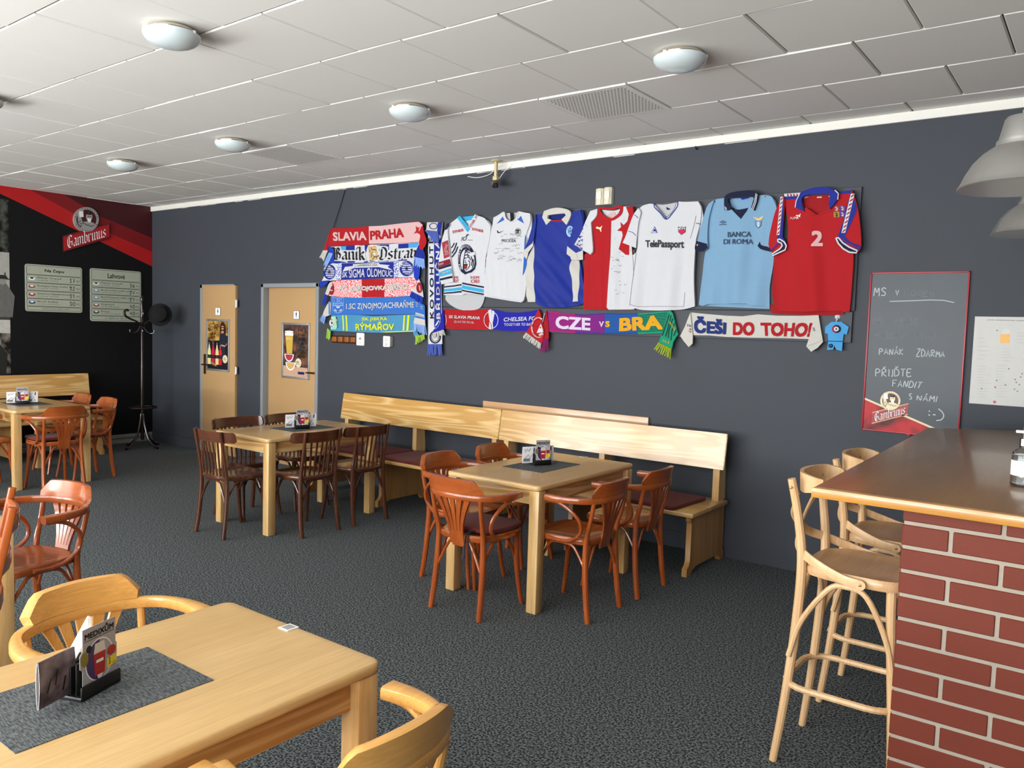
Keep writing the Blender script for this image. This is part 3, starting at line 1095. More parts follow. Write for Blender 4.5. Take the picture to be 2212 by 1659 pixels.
for i, (cx, tz_, c1) in enumerate(((.09, .52, (222, 216, 148)), (.28, .54, (196, 30, 70)), (.47, .52, (226, 220, 150)), (.63, .47, (208, 34, 44)))):
    k = mat('poster_bottle%d' % (i % 2 if i < 3 else 3), c1, rough=0.3)
    paint(b, q4(PF, [(cx - .075, .09), (cx + .075, .09), (cx + .08, .3), (cx + .07, .38), (cx + .03, tz_ - .06), (cx + .025, tz_), (cx - .025, tz_), (cx - .03, tz_ - .06), (cx - .07, .38), (cx - .08, .3)]), S, k, 0.0022 + i * 0.0002)
    paint(b, q4(PF, [(cx - .08, .22), (cx + .08, .22), (cx + .08, .29), (cx - .08, .29)]), S, INK, 0.0032)
    text(b, 'FRISCO', PF, [(cx - .065, .282), (cx + .065, .282), (cx + .065, .235), (cx - .065, .235)], S, WINK, 0.0036, 0.02)
    paint(b, q4(PF, [(cx - .026, tz_ - .02), (cx + .026, tz_ - .02), (cx + .026, tz_ + .03), (cx - .026, tz_ + .03)]), S, ALU, 0.0032)
CREAM = mat('poster_cream', (226, 212, 180), rough=0.4)
paint(b, [PF(*p) for p in ell(.86, .22, .12, .085, 20)], S, CREAM, 0.0032)
text(b, '25,-', PF, [(.79, .25), (.93, .25), (.93, .19), (.79, .19)], S, INKB, 0.0036)
paint(b, q4(PF, [(.16, .1), (.44, .05), (.46, .08), (.2, .15)]), S, mat('poster_wood', (168, 116, 60), rough=0.4), 0.0034)
rel(b.build('print', smooth=0, normals=False))

t, rel, (x0, x1, z0, z1) = snap_frame('beer_poster', 610.6, 696.5, 669, 821, YD2, 'silver framed poster of a tall beer glass and grapefruit on the right door')
S = YS(YD2 - 0.004)
b = MB()
paint(b, q4(PF, [(0, 0), (1, 0), (1, 1), (0, 1)]), S, speckle('poster_pub', (48, 40, 42), (140, 92, 70), scale=9, lo=0.4, hi=0.75, rough=0.3), 0.0)
paint(b, q4(PF, [(0, .2), (1, .18), (1, 0), (0, 0)]), S, mat('poster_table', (198, 160, 134), rough=0.35), 0.0006)
BEER = mat('poster_beer', (206, 168, 70), rough=0.3)
paint(b, q4(PF, [(.06, .88), (.4, .88), (.36, .44), (.14, .44)]), S, BEER, 0.0012)
paint(b, q4(PF, [(.06, .84), (.4, .84), (.4, .79), (.065, .79)]), S, WINK, 0.0016)
ring(b, PF, .23, .865, .175, .022, .02, S, WINK, 0.0018)
text(b, 'BIRELL', PF, [(.11, .755), (.36, .755), (.355, .71), (.12, .71)], S, CREAM, 0.0018)
for cx, cz, rr, c1 in ((.24, .43, .19, (176, 52, 70)), (.3, .27, .2, (208, 168, 100))):
    paint(b, [PF(*p) for p in ell(cx, cz, rr, rr * .8, 18, 180, 360)], S, WINK, 0.0022)
    paint(b, [PF(*p) for p in ell(cx, cz - .01, rr * .8, rr * .62, 18, 180, 360)], S, mat('fruit%d' % c1[0], c1, rough=0.4), 0.0026)
YEL = mat('poster_yellow', (232, 178, 30), rough=0.4)
for i, (s_, m_) in enumerate((('DEJ SI', WINK), ('TOČENÝ', YEL), ('BIRELL', WINK), ('POMELO', WINK), ('& GREP', WINK), ('OSVĚŽÍ', YEL), ('KDYKOLIV', YEL))):
    zt = .93 - i * .083
    text(b, s_, PF, [(.6, zt), (.89, zt), (.89, zt - .062), (.6, zt - .062)], S, m_, 0.0022, 0.03)
paint(b, [PF(*p) for p in ell(.62, .27, .12, .09, 20)], S, CREAM, 0.0032)
pen(b, '29,-', PF, [(.54, .3), (.72, .3), (.72, .24), (.54, .24)], 0.006, S, INK, 0.0036)
paint(b, [PF(*p) for p in rrect(.6, .05, .86, .1, .02)], S, mat('poster_navy', (32, 40, 96), rough=0.4), 0.0026)
text(b, 'BIRELL', PF, [(.64, .09), (.82, .09), (.82, .06), (.64, .06)], S, WINK, 0.0032, 0.02)
rel(b.build('print', smooth=0, normals=False))

# ------------------------------------------------------------------ tables
def make_table():
    t = thing('table')
    L_, W_ = 1.105, 0.69
    b = MB()
    b.prism(rrect(-W_ / 2, -L_ / 2, W_ / 2, L_ / 2, 0.035, 5), 0.703, 0.735, T_TOP, round_=0.011)
    b.build('table_top', t)
    for sx in (-1, 1):
        for sy in (-1, 1):
            x, y = sx * (W_ / 2 - 0.040), sy * (L_ / 2 - 0.046)
            b = MB()
            b.box2((x - 0.034, y - 0.034, 0), (x + 0.034, y + 0.034, 0.703), T_LEG, 0.006)
            b.build('leg', t)
    for sx in (-1, 1):
        b = MB()
        x = sx * (W_ / 2 - 0.050)
        b.box2((x - 0.012, -L_ / 2 + 0.080, 0.615), (x + 0.012, L_ / 2 - 0.080, 0.703), T_APR, 0.003)
        b.build('apron', t)
    for sy in (-1, 1):
        b = MB()
        y = sy * (L_ / 2 - 0.056)
        b.box2((-W_ / 2 + 0.074, y - 0.012, 0.615), (W_ / 2 - 0.074, y + 0.012, 0.703), T_APX, 0.003)
        b.build('apron', t)
    t['category'] = 'table'
    t['group'] = 'varnished pub tables'
    return t

TABLES = [
    ((-2.848, 4.164), 0, 'pale varnished table with orange armchairs, beside the glaring bench back'),
    ((-5.298, 4.166), 0, 'pale varnished table ringed by dark brown chairs, before the wooden doors'),
    ((-8.40, 3.366), 90, 'pale varnished table at the far black wall with orange armchairs'),
    ((-1.82, 0.89), 0, 'large pale varnished table nearest the viewer with honey coloured armchairs'),
    ((-4.005, 0.867), 0, 'pale varnished table cut by the left picture edge, only its corner and leg showing'),
]
tb = make_table()
for (x, y), a, lab in TABLES:
    place(tb, USED, (x, y, 0), R(a), lab)

# ------------------------------------------------------------------ bentwood armchairs
SEAT = [(0.0, 0.212), (0.10, 0.207), (0.158, 0.188), (0.186, 0.14), (0.190, 0.06), (0.186, -0.03), (0.172, -0.10), (0.146, -0.155), (0.08, -0.178), (0, -0.182)]
SEAT = SEAT + [(-x, y) for x, y in SEAT[-2:0:-1]]
SEAT = [tuple(v) for v in spline([Vector(p) for p in SEAT], 3, closed=True)]

def inset_pts(pts, k):
    return [(x * k, y * k + 0.012 * (1 - k)) for x, y in pts]

def seat_mesh(wd, top=0.46, bot=0.424):
    b = MB()
    n = len(SEAT)
    rings = [(SEAT, bot), (inset_pts(SEAT, 1.02), bot + 0.012), (inset_pts(SEAT, 1.02), top - 0.010), (inset_pts(SEAT, 0.985), top), (inset_pts(SEAT, 0.90), top - 0.001), (inset_pts(SEAT, 0.82), top - 0.006), (inset_pts(SEAT, 0.4), top - 0.010)]
    V, F = [], []
    for p, z in rings:
        V += [(x, y, z) for x, y in p]
    for k in range(len(rings) - 1):
        for i in range(n):
            j = (i + 1) % n
            F.append((k * n + i, k * n + j, (k + 1) * n + j, (k + 1) * n + i))
    F.append(tuple(range(n))[::-1])
    F.append(tuple((len(rings) - 1) * n + i for i in range(n)))
    b.add(V, F, wd)
    return b

def leg_pair(t, wood_, top_z=None, back_top=None):
    for sx in (-1, 1):
        b = MB()
        pts = spline([(sx * 0.178, 0.200, 0), (sx * 0.166, 0.176, 0.14), (sx * 0.158, 0.158, 0.30), (sx * 0.158, 0.152, 0.43)], 4)
        n = len(pts)
        b.tube(pts, [0.0125 + 0.007 * (i / (n - 1)) for i in range(n)], wood_, 10)
        b.build('leg', t)
    for sx in (-1, 1):
        b = MB()
        ctrl = [(sx * 0.178, -0.195, 0), (sx * 0.172, -0.172, 0.16), (sx * 0.166, -0.158, 0.34), (sx * 0.163, -0.160, 0.47)] + [(sx * x, y, z) for x, y, z in back_top]
        pts = spline(ctrl, 4)
        n = len(pts)
        b.tube(pts, [0.0125 + 0.0055 * math.sin(PI * min(1, 0.25 + i / (n - 1))) for i in range(n)], wood_, 10)
        b.build('leg', t)

def braces(t, wood_, r=0.0085):
    b = MB()
    def arch(p, q, top):
        p, q, top = Vector(p), Vector(q), Vector(top)
        m1, m2 = p.lerp(top, 0.5), q.lerp(top, 0.5)
        m1 = Vector((m1.x * 0.75 + p.x * 0.25, m1.y * 0.75 + p.y * 0.25, p.z * 0.28 + top.z * 0.72))
        m2 = Vector((m2.x * 0.75 + q.x * 0.25, m2.y * 0.75 + q.y * 0.25, q.z * 0.28 + top.z * 0.72))
        t1, t2 = top.lerp(Vector((p.x, p.y, top.z)), 0.35), top.lerp(Vector((q.x, q.y, top.z)), 0.35)
        b.tube(spline([p, m1, t1, t2, m2, q], 5), r, wood_, 8)
    for sx in (-1, 1):
        arch((sx * 0.158, -0.163, 0.27), (sx * 0.15, 0.158, 0.28), (sx * 0.168, 0.0, 0.415))
    arch((-0.155, -0.163, 0.26), (0.155, -0.163, 0.26), (0, -0.152, 0.413))
    arch((-0.148, 0.162, 0.28), (0.148, 0.162, 0.28), (0, 0.17, 0.415))
    b.build('brace', t)

BOW = [(0.246, 0.055), (0.252, -0.02), (0.242, -0.10), (0.204, -0.175), (0.12, -0.228), (0, -0.246)]
BOWC = [tuple(v) for v in spline([Vector(p) for p in BOW + [(-x, y) for x, y in BOW[-2::-1]]], 6)]

def make_armchair(name, wv, wf, group, crest=0.192, arm_w=0.020):
    t = thing(name)
    sb_ = seat_mesh(wf)
    if crest < 0.18:
        sb_.v = [(x * 0.92, y, z) for x, y, z in sb_.v]
    sb_.build('seat', t)
    leg_pair(t, wv, back_top=[(0.170, -0.188, 0.58), (0.175, -0.206, 0.672)])
    # bent rail: arms and back in one
    b = MB()
    n = len(BOWC)
    def sec(k):
        side = abs(2 * k - 1)
        return (0.030 + arm_w * max(0.0, side - 0.45) / 0.55, 0.036)
    zz = lambda k: 0.684 - 0.004 * abs(2 * k - 1)
    b.tube([(x, y, zz(i / (n - 1))) for i, (x, y) in enumerate(BOWC)], 0.02, wf, flat=sec, up=(0, 0, 1))
    b.build('arm_rail', t)
    # raised crest on the middle of the rail
    b = MB()
    V, F = [], []
    idx = [i for i, (x, y) in enumerate(BOWC) if abs(x) <= crest]
    m = len(idx)
    for q, i in enumerate(idx):
        x, y = BOWC[i]
        u = abs(2 * q / (m - 1) - 1)
        k = Vector((x, y + 0.05)).normalized() * 0.014
        zt = 0.786 - 0.010 * u * u
        if u > 0.72:
            zt -= (u - 0.72) / 0.28 * 0.050
        lean = Vector((x, y + 0.05)).normalized() * 0.010
        V += [(x - k.x, y - k.y, 0.700), (x + k.x, y + k.y, 0.700), (x + k.x + lean.x, y + k.y + lean.y, zt - 0.004), (x + lean.x * 0.8, y + lean.y * 0.8, zt), (x - k.x + lean.x, y - k.y + lean.y, zt - 0.004)]
    for q in range(m - 1):
        for c in range(5):
            d_ = (c + 1) % 5
            F.append((q * 5 + c, q * 5 + d_, (q + 1) * 5 + d_, (q + 1) * 5 + c))
    F.append((0, 1, 2, 3, 4))
    F.append(tuple((m - 1) * 5 + c for c in range(5)))
    b.add(V, F, wf)
    b.build('backrest', t)
    # fan splat with slots
    b = MB()
    def slat(x0b, x1b, x0t, x1t, zb, zt):
        V, F = [], []
        for k in range(6):
            u = k / 5
            z = zb + (zt - zb) * u
            e = u ** 1.5
            for x in (x0b + (x0t - x0b) * e, x1b + (x1t - x1b) * e):
                s = (z - 0.38) / 0.30
                y = -0.172 - 0.070 * s + 0.75 * x * x * s
                V += [(x, y - 0.0055, z), (x, y + 0.0055, z)]
        for k in range(5):
            o = k * 4
            for c, d_ in ((0, 2), (2, 3), (3, 1), (1, 0)):
                F.append((o + c, o + d_, o + 4 + d_, o + 4 + c))
        F.append((0, 1, 3, 2))
        F.append((20, 22, 23, 21))
        b.add(V, F, wv)
    for i in range(5):
        xb = -0.0525 + i * 0.021
        xt = -0.142 + i * 0.0568
        slat(xb + 0.0012, xb + 0.0198, xt + 0.010, xt + 0.047, 0.475, 0.682)
    slat(-0.050, 0.050, -0.0515, 0.0515, 0.40, 0.478)
    b.tube([(-0.04, -0.172, 0.402), (0.04, -0.172, 0.402)], 0.0, wv, flat=(0.011, 0.03), up=(0, 0, 1))
    b.build('splat', t)
    for sx in (-1, 1):
        b = MB()
        b.tube(spline([(sx * 0.244, 0.036, 0.664), (sx * 0.246, -0.02, 0.660), (sx * 0.238, -0.085, 0.630), (sx * 0.216, -0.142, 0.568), (sx * 0.202, -0.142, 0.500), (sx * 0.200, -0.085, 0.452), (sx * 0.204, -0.01, 0.440), (sx * 0.204, 0.075, 0.442)], 4), 0.0105, wv, 8)
        b.build('arm_hoop', t)
    braces(t, wv)
    t['category'] = 'chair'
    t['group'] = group
    return t

arm = make_armchair('armchair', O_WOOD, O_FLAT, 'orange bentwood armchairs')
G1 = 'orange bentwood armchairs'
ARMS = [
    (-2.860, 3.528, 0, 'orange bentwood armchair with a maroon seat cushion, front end of the centre table'),
    (-2.412, 3.888, 90, 'orange bentwood armchair with bare seat, back turned to viewer, right of the centre table'),
    (-2.398, 4.436, 90, 'orange bentwood armchair at the centre table nearest the long bench end on the right'),
    (-3.272, 3.888, -90, 'orange bentwood armchair on the left of the centre table, behind the cushioned one'),
    (-3.270, 4.436, -90, 'orange bentwood armchair on the far left of the centre table, close to the bench'),
    (-7.770, 3.335, 90, 'orange bentwood armchair with maroon cushion at the end of the far table, back to viewer'),
    (-8.135, 3.785, 180, 'orange bentwood armchair on the side of the far table nearest the coat stand'),
    (-8.675, 3.785, 180, 'orange bentwood armchair of the far table nearest its bench, half behind the table edge'),
    (-8.205, 2.910, 0, 'orange bentwood armchair of the far table cut by the left picture edge'),
    (-4.065, 1.600, 189, 'orange bentwood armchair standing free at the left picture edge, crest lit, facing viewer'),
]
for x, y, a, lab in ARMS:
    place(arm, USED, (x, y, 0), R(a), lab, G1)
# plain high backed chair in the aisle, seen only by a post and its top rail
t = thing('dining_chair', (-3.16, 0.93, 0), R(159.2), 'reddish brown high backed chair at the left picture edge, only one post showing', 'chair')
b = MB()
b.prism(rrect(-0.19, -0.19, 0.19, 0.20, 0.04, 4), 0.43, 0.455, O_FLAT, round_=0.008)
b.build('seat', t)
for sx in (-1, 1):
    b = MB()
    b.tube([(sx * 0.17, 0.185, 0), (sx * 0.16, 0.17, 0.43)], 0.0, O_WOOD, flat=(0.026, 0.026), up=(0, 1, 0))
    b.build('leg', t)
    b = MB()
    b.tube([(sx * 0.178, -0.205, 0), (sx * 0.172, -0.18, 0.44), (sx * 0.176, -0.20, 0.66), (sx * 0.180, -0.262, 0.965)], 0.0, O_WOOD, flat=(0.024, 0.026), up=(0, 1, 0))
    b.build('leg', t)
for z, y in ((0.90, -0.250), (0.76, -0.222), (0.62, -0.196)):
    b = MB()
    b.tube([(-0.175, y, z), (-0.09, y - 0.02, z), (0.0, y - 0.027, z), (0.09, y - 0.02, z), (0.175, y, z)], 0.0, O_FLAT, flat=(0.014, 0.055), up=(0, 0, 1))
    b.build('back_rail', t)
b = MB()
for sx in (-1, 1):
    b.tube([(sx * 0.172, -0.18, 0.22), (sx * 0.163, 0.175, 0.22)], 0.009, O_WOOD, 8)
b.tube([(-0.168, 0, 0.22), (0.168, 0, 0.22)], 0.009, O_WOOD, 8)
b.build('stretcher', t)

hon = make_armchair('armchair', H_WOOD, H_FLAT, 'honey bentwood armchairs', 0.168, 0.030)
G2 = 'honey bentwood armchairs'
for x, y, a, s_, lab in [
    (-2.285, 1.160, -89, 1.0, 'honey coloured bentwood armchair on the far side of the nearest table'),
    (-1.372, 1.165, 90, 1.0, 'honey coloured bentwood armchair at the bottom edge, back to viewer, right of the nearest table'),
    (-1.40, 0.645, 90, 1.0, 'honey coloured armchair at the bottom edge of which only an arm tip shows'),
]:
    o = place(hon, USED, (x, y, 0), R(a), lab, G2)
    o.scale = (s_, s_, 1.0)

# ------------------------------------------------------------------ dark side chairs
def make_side_chair():
    t = thing('side_chair')
    seat_mesh(D_FLAT, 0.458, 0.425).build('seat', t)
    leg_pair(t, D_WOOD, back_top=[(0.162, -0.182, 0.62), (0.166, -0.212, 0.79)])
    b = MB()
    arcp = [tuple(v) for v in spline([Vector(p) for p in ((-0.240, -0.130), (-0.205, -0.164), (-0.11, -0.200), (0, -0.212), (0.11, -0.200), (0.205, -0.164), (0.240, -0.130))], 5)]
    n = len(arcp)
    V, F = [], []
    for i, (x, y) in enumerate(arcp):
        u = abs(2 * i / (n - 1) - 1)
        h0, h1 = 0.712, 0.792
        if u > 0.90:
            q = (u - 0.90) / 0.10
            h0 += 0.016 * q
            h1 -= 0.016 * q
        k = Vector((x, y + 0.1)).normalized() * 0.0075
        for z, ln in ((h0, 0.0), (h1, 0.012)):
            V += [(x - k.x, y - k.y - ln, z), (x + k.x, y + k.y - ln, z)]
    for i in range(n - 1):
        o = i * 4
        for c, d_ in ((0, 1), (1, 3), (3, 2), (2, 0)):
            F.append((o + c, o + d_, o + 4 + d_, o + 4 + c))
    F.append((0, 2, 3, 1))
    o = (n - 1) * 4
    F.append((o, o + 1, o + 3, o + 2))
    b.add(V, F, D_FLAT)
    b.build('backrest', t)
    for i in range(7):
        u = -1 + 2 * i / 6
        b = MB()
        xb, xt = u * 0.128, u * 0.138
        yt = -0.208 + 0.06 * u * u * 0.6
        b.tube([(xb, -0.158, 0.436), (xb * 0.6 + xt * 0.4, -0.172, 0.55), (xt, yt + 0.002, 0.722)], 0.0, D_WOOD, flat=(0.016, 0.009), up=(0, 1, 0))
        b.build('slat', t)
    b = MB()
    for sx in (-1, 1):
        for x, y, z in ((0.166, -0.212, 0.79),):
            b.lathe([(0.0, 0.006), (0.010, 0.003), (0.0115, 0)], D_WOOD, 8, M=Matrix.Translation((sx * x, y, z)))
    b.build('post_cap', t)
    braces(t, D_WOOD, 0.008)
    t['category'] = 'chair'
    t['group'] = 'dark brown slat back chairs'
    return t

dk = make_side_chair()
for x, y, a, lab in [
    (-5.290, 3.545, 0, 'dark brown slat back chair at the front end of its table, leftmost of them'),
    (-4.935, 3.942, 90, 'dark brown slat back chair, nearer of the two right of their table'),
    (-4.925, 4.443, 90, 'dark brown slat back chair right of its table, next to the bench'),
    (-5.668, 3.945, -90, 'dark brown chair on the far side of its table, left of the menu stand'),
    (-5.660, 4.444, -90, 'dark brown chair on the far side of its table, hidden behind the menu stand'),
]:
    place(dk, USED, (x, y, 0), R(a), lab)

# felt cushions on chair seats
def make_cushion():
    b = MB()
    pts = [tuple(v) for v in spline([Vector(p) for p in ((0.0, 0.205), (0.16, 0.19), (0.188, 0.10), (0.178, -0.04), (0.130, -0.12), (0, -0.140), (-0.130, -0.12), (-0.178, -0.04), (-0.188, 0.10), (-0.16, 0.19))], 4, closed=True)]
    b.prism(pts, 0.463, 0.489, MAROON, round_=0.010)
    o = b.build('seat_cushion')
    tag(o, None, 'cushion', 'maroon felt chair cushions')
    return o

cu = make_cushion()
o = place(cu, USED, (-2.855, 3.535, 0), R(3), 'maroon felt cushion on the seat of the front armchair at the centre table')
o = place(cu, USED, (-7.795, 3.335, 0), R(88), 'maroon felt cushion on the end armchair of the far table')
tb_ = MB()
for dx in (0.0, 0.014):
    tb_.tube(spline([(-2.795 + dx, 3.405, 0.475), (-2.795 + dx, 3.345, 0.466), (-2.797 + dx * 2, 3.335, 0.40), (-2.796 + dx * 3, 3.335, 0.33)], 4), 0.004, cloth_mat('navy_tape', (28, 30, 42)), 6)
o = tb_.build('tie_strap')
o.parent = bpy.data.objects['seat_cushion']
o.matrix_parent_inverse = (Matrix.Translation((-2.855, 3.535, 0)) @ Matrix.Rotation(R(3), 4, 'Z')).inverted()

# ------------------------------------------------------------------ benches along the walls
def make_bench(length=1.985):
    """local: runs along x, back against +y (wall at y = 0)"""
    t = thing('bench')
    h = length / 2
    b = MB()
    th = 0.026
    z0, z1, y0, y1 = 0.668, 0.918, -0.212, -0.172
    V = [(-h, y0, z0), (h, y0, z0), (h, y1, z1), (-h, y1, z1), (-h, y0 + th, z0 - 0.004), (h, y0 + th, z0 - 0.004), (h, y1 + th, z1 - 0.004), (-h, y1 + th, z1 - 0.004)]
    bm = bmesh.new()
    vs = [bm.verts.new(p) for p in V]
    for f in ((3, 2, 1, 0), (4, 5, 6, 7), (0, 1, 5, 4), (1, 2, 6, 5), (2, 3, 7, 6), (3, 0, 4, 7)):
        bm.faces.new([vs[i] for i in f])
    bmesh.ops.bevel(bm, geom=bm.edges[:], offset=0.004, segments=2, affect='EDGES')
    b.bm(bm, B_BACK)
    b.build('backrest', t)
    b = MB()
    b.box2((-h, -0.69, 0.410), (h, -0.10, 0.440), B_SEAT, 0.006)
    b.build('seat', t)
    for x in (-h + 0.062, 0.0, h - 0.062):
        b = MB()
        prof = [(-0.645, 0), (-0.585, 0), (-0.555, 0.030), (-0.50, 0.048), (-0.14, 0.048), (-0.105, 0.03), (-0.085, 0), (-0.025, 0), (-0.025, 0.05), (-0.045, 0.07), (-0.050, 0.37), (-0.035, 0.385), (-0.035, 0.41), (-0.615, 0.41), (-0.615, 0.372), (-0.600, 0.352), (-0.603, 0.10), (-0.618, 0.07), (-0.645, 0.052)]
        b.prism(prof, x - 0.018, x + 0.018, B_END, axis=0)
        b.build('side_panel', t)
        b = MB()
        b.prism([(-0.185, 0.44), (-0.06, 0.44), (-0.095, 0.905), (-0.145, 0.905), (-0.182, 0.69)], x - 0.024, x + 0.024, T_LEG, axis=0)
        b.build('back_post', t)
    t['category'] = 'bench'
    t['group'] = 'wooden wall benches'
    return t

bn = make_bench()
place(bn, USED, (-5.098, WALL_Y - 0.002, 0), 0, 'wooden bench with lively grain along the grey wall, behind the dark chairs')
place(bn, USED, (-3.108, WALL_Y - 0.002, 0), 0, 'wooden bench with glaring white back along the grey wall, behind the centre table')
place(bn, USED, (LEFT_X + 0.045, 3.595, 0), R(90), 'shaded wooden bench against the black wall behind the far table')

b = MB()
p0, p1 = on_y(1045, 866, WALL_Y - 0.012), on_y(1402, 901, WALL_Y - 0.012)
b.box2((p0.x, WALL_Y - 0.024, 0.84), (p1.x, WALL_Y - 0.001, (p0.z + p1.z) / 2), wood('wall_batten', (190, 146, 104), (214, 172, 128), axis=0, scale=9, rough=0.3, coat=0.3), 0.003)
tag(b.build('wall_rail_board'), 'pale wooden rail board fixed on the grey wall above the bench backs', 'board')

def make_pad(w_):
    b = MB()
    pts = rrect(-w_ / 2, -0.245, w_ / 2, 0.245, 0.03, 3)
    b.prism(pts, 0.4415, 0.466, MAROON, round_=0.009)
    o = b.build('bench_pad')
    tag(o, None, 'cushion', 'maroon felt pads on the benches')
    return o
pd = make_pad(0.53)
for x, a, lab in [(-5.34, 1, 'maroon felt bench pad behind the dark chairs, left of its neighbour'), (-4.785, -1, 'maroon felt bench pad with its corner showing between the two tables'),
                  (-4.235, 1, 'maroon felt bench pad half hidden behind the left orange armchairs'), (-2.50, -3, 'maroon felt bench pad at the right end of the bench'), (-5.885, 0, 'maroon felt bench pad at the far left end, behind the table')]:
    place(pd, USED, (x, 5.060, 0), R(a), lab)

# ------------------------------------------------------------------ bar
t = thing('bar_counter', (0, 0, 0), 0, 'red brick bar counter with a thick brown wooden top', 'bar counter')
b = MB()
top = [(-0.772, 2.715), (-0.822, 5.04), (-0.18, 5.495), (1.2, 5.495), (1.2, 2.70)]
b.prism(top, 1.078, 1.116, C_TOP, round_=0.010)
for k, f in enumerate(b.f):          # the worn front band shows raw yellow wood
    pass
b.build('countertop', t)
b = MB()
b.box2((-0.776, 2.7095, 1.0795), (1.2, 2.7145, 1.1125), C_EDGE, 0.002)
b.build('front_edge', t)
BRICK = mat('red_clinker', (108, 48, 34), rough=0.55, spec=0.25, var=0.10, nscale=5, bump=0.08, bscale=150)
GROUT = mat('grey_grout', (158, 148, 134), rough=0.9, var=0.08, nscale=60)
b = MB()
BX, BY = -0.502, 2.752
b.box2((BX + 0.004, BY + 0.004, 0.001), (1.1, 5.0, 1.078), GROUT)
z = 1.034 + 0.0775
k = 1
while z > 0.0:
    z1, z0 = min(z - 0.006, 1.078), max(z - 0.0775 + 0.006, 0.001)
    if z1 - z0 > 0.01:
        x = BX
        first = 0.275 if k % 2 else 0.1375
        while x < 1.1:
            xe = min(x + first, 1.1)
            b.box2((x + (0.0 if x == BX else 0.006), BY, z0), (xe - 0.006, BY + 0.012, z1), BRICK, 0.0025, 1)
            x, first = xe, 0.275
        y = BY
        first = 0.1375 if k % 2 else 0.275
        while y < 5.0:
            ye = min(y + first, 5.0)
            b.box2((BX, y + (0.013 if y == BY else 0.006), z0), (BX + 0.012, ye - 0.006, z1), BRICK, 0.0025, 1)
            y, first = ye, 0.275
    z -= 0.0775
    k += 1
b.build('brick_base', t)

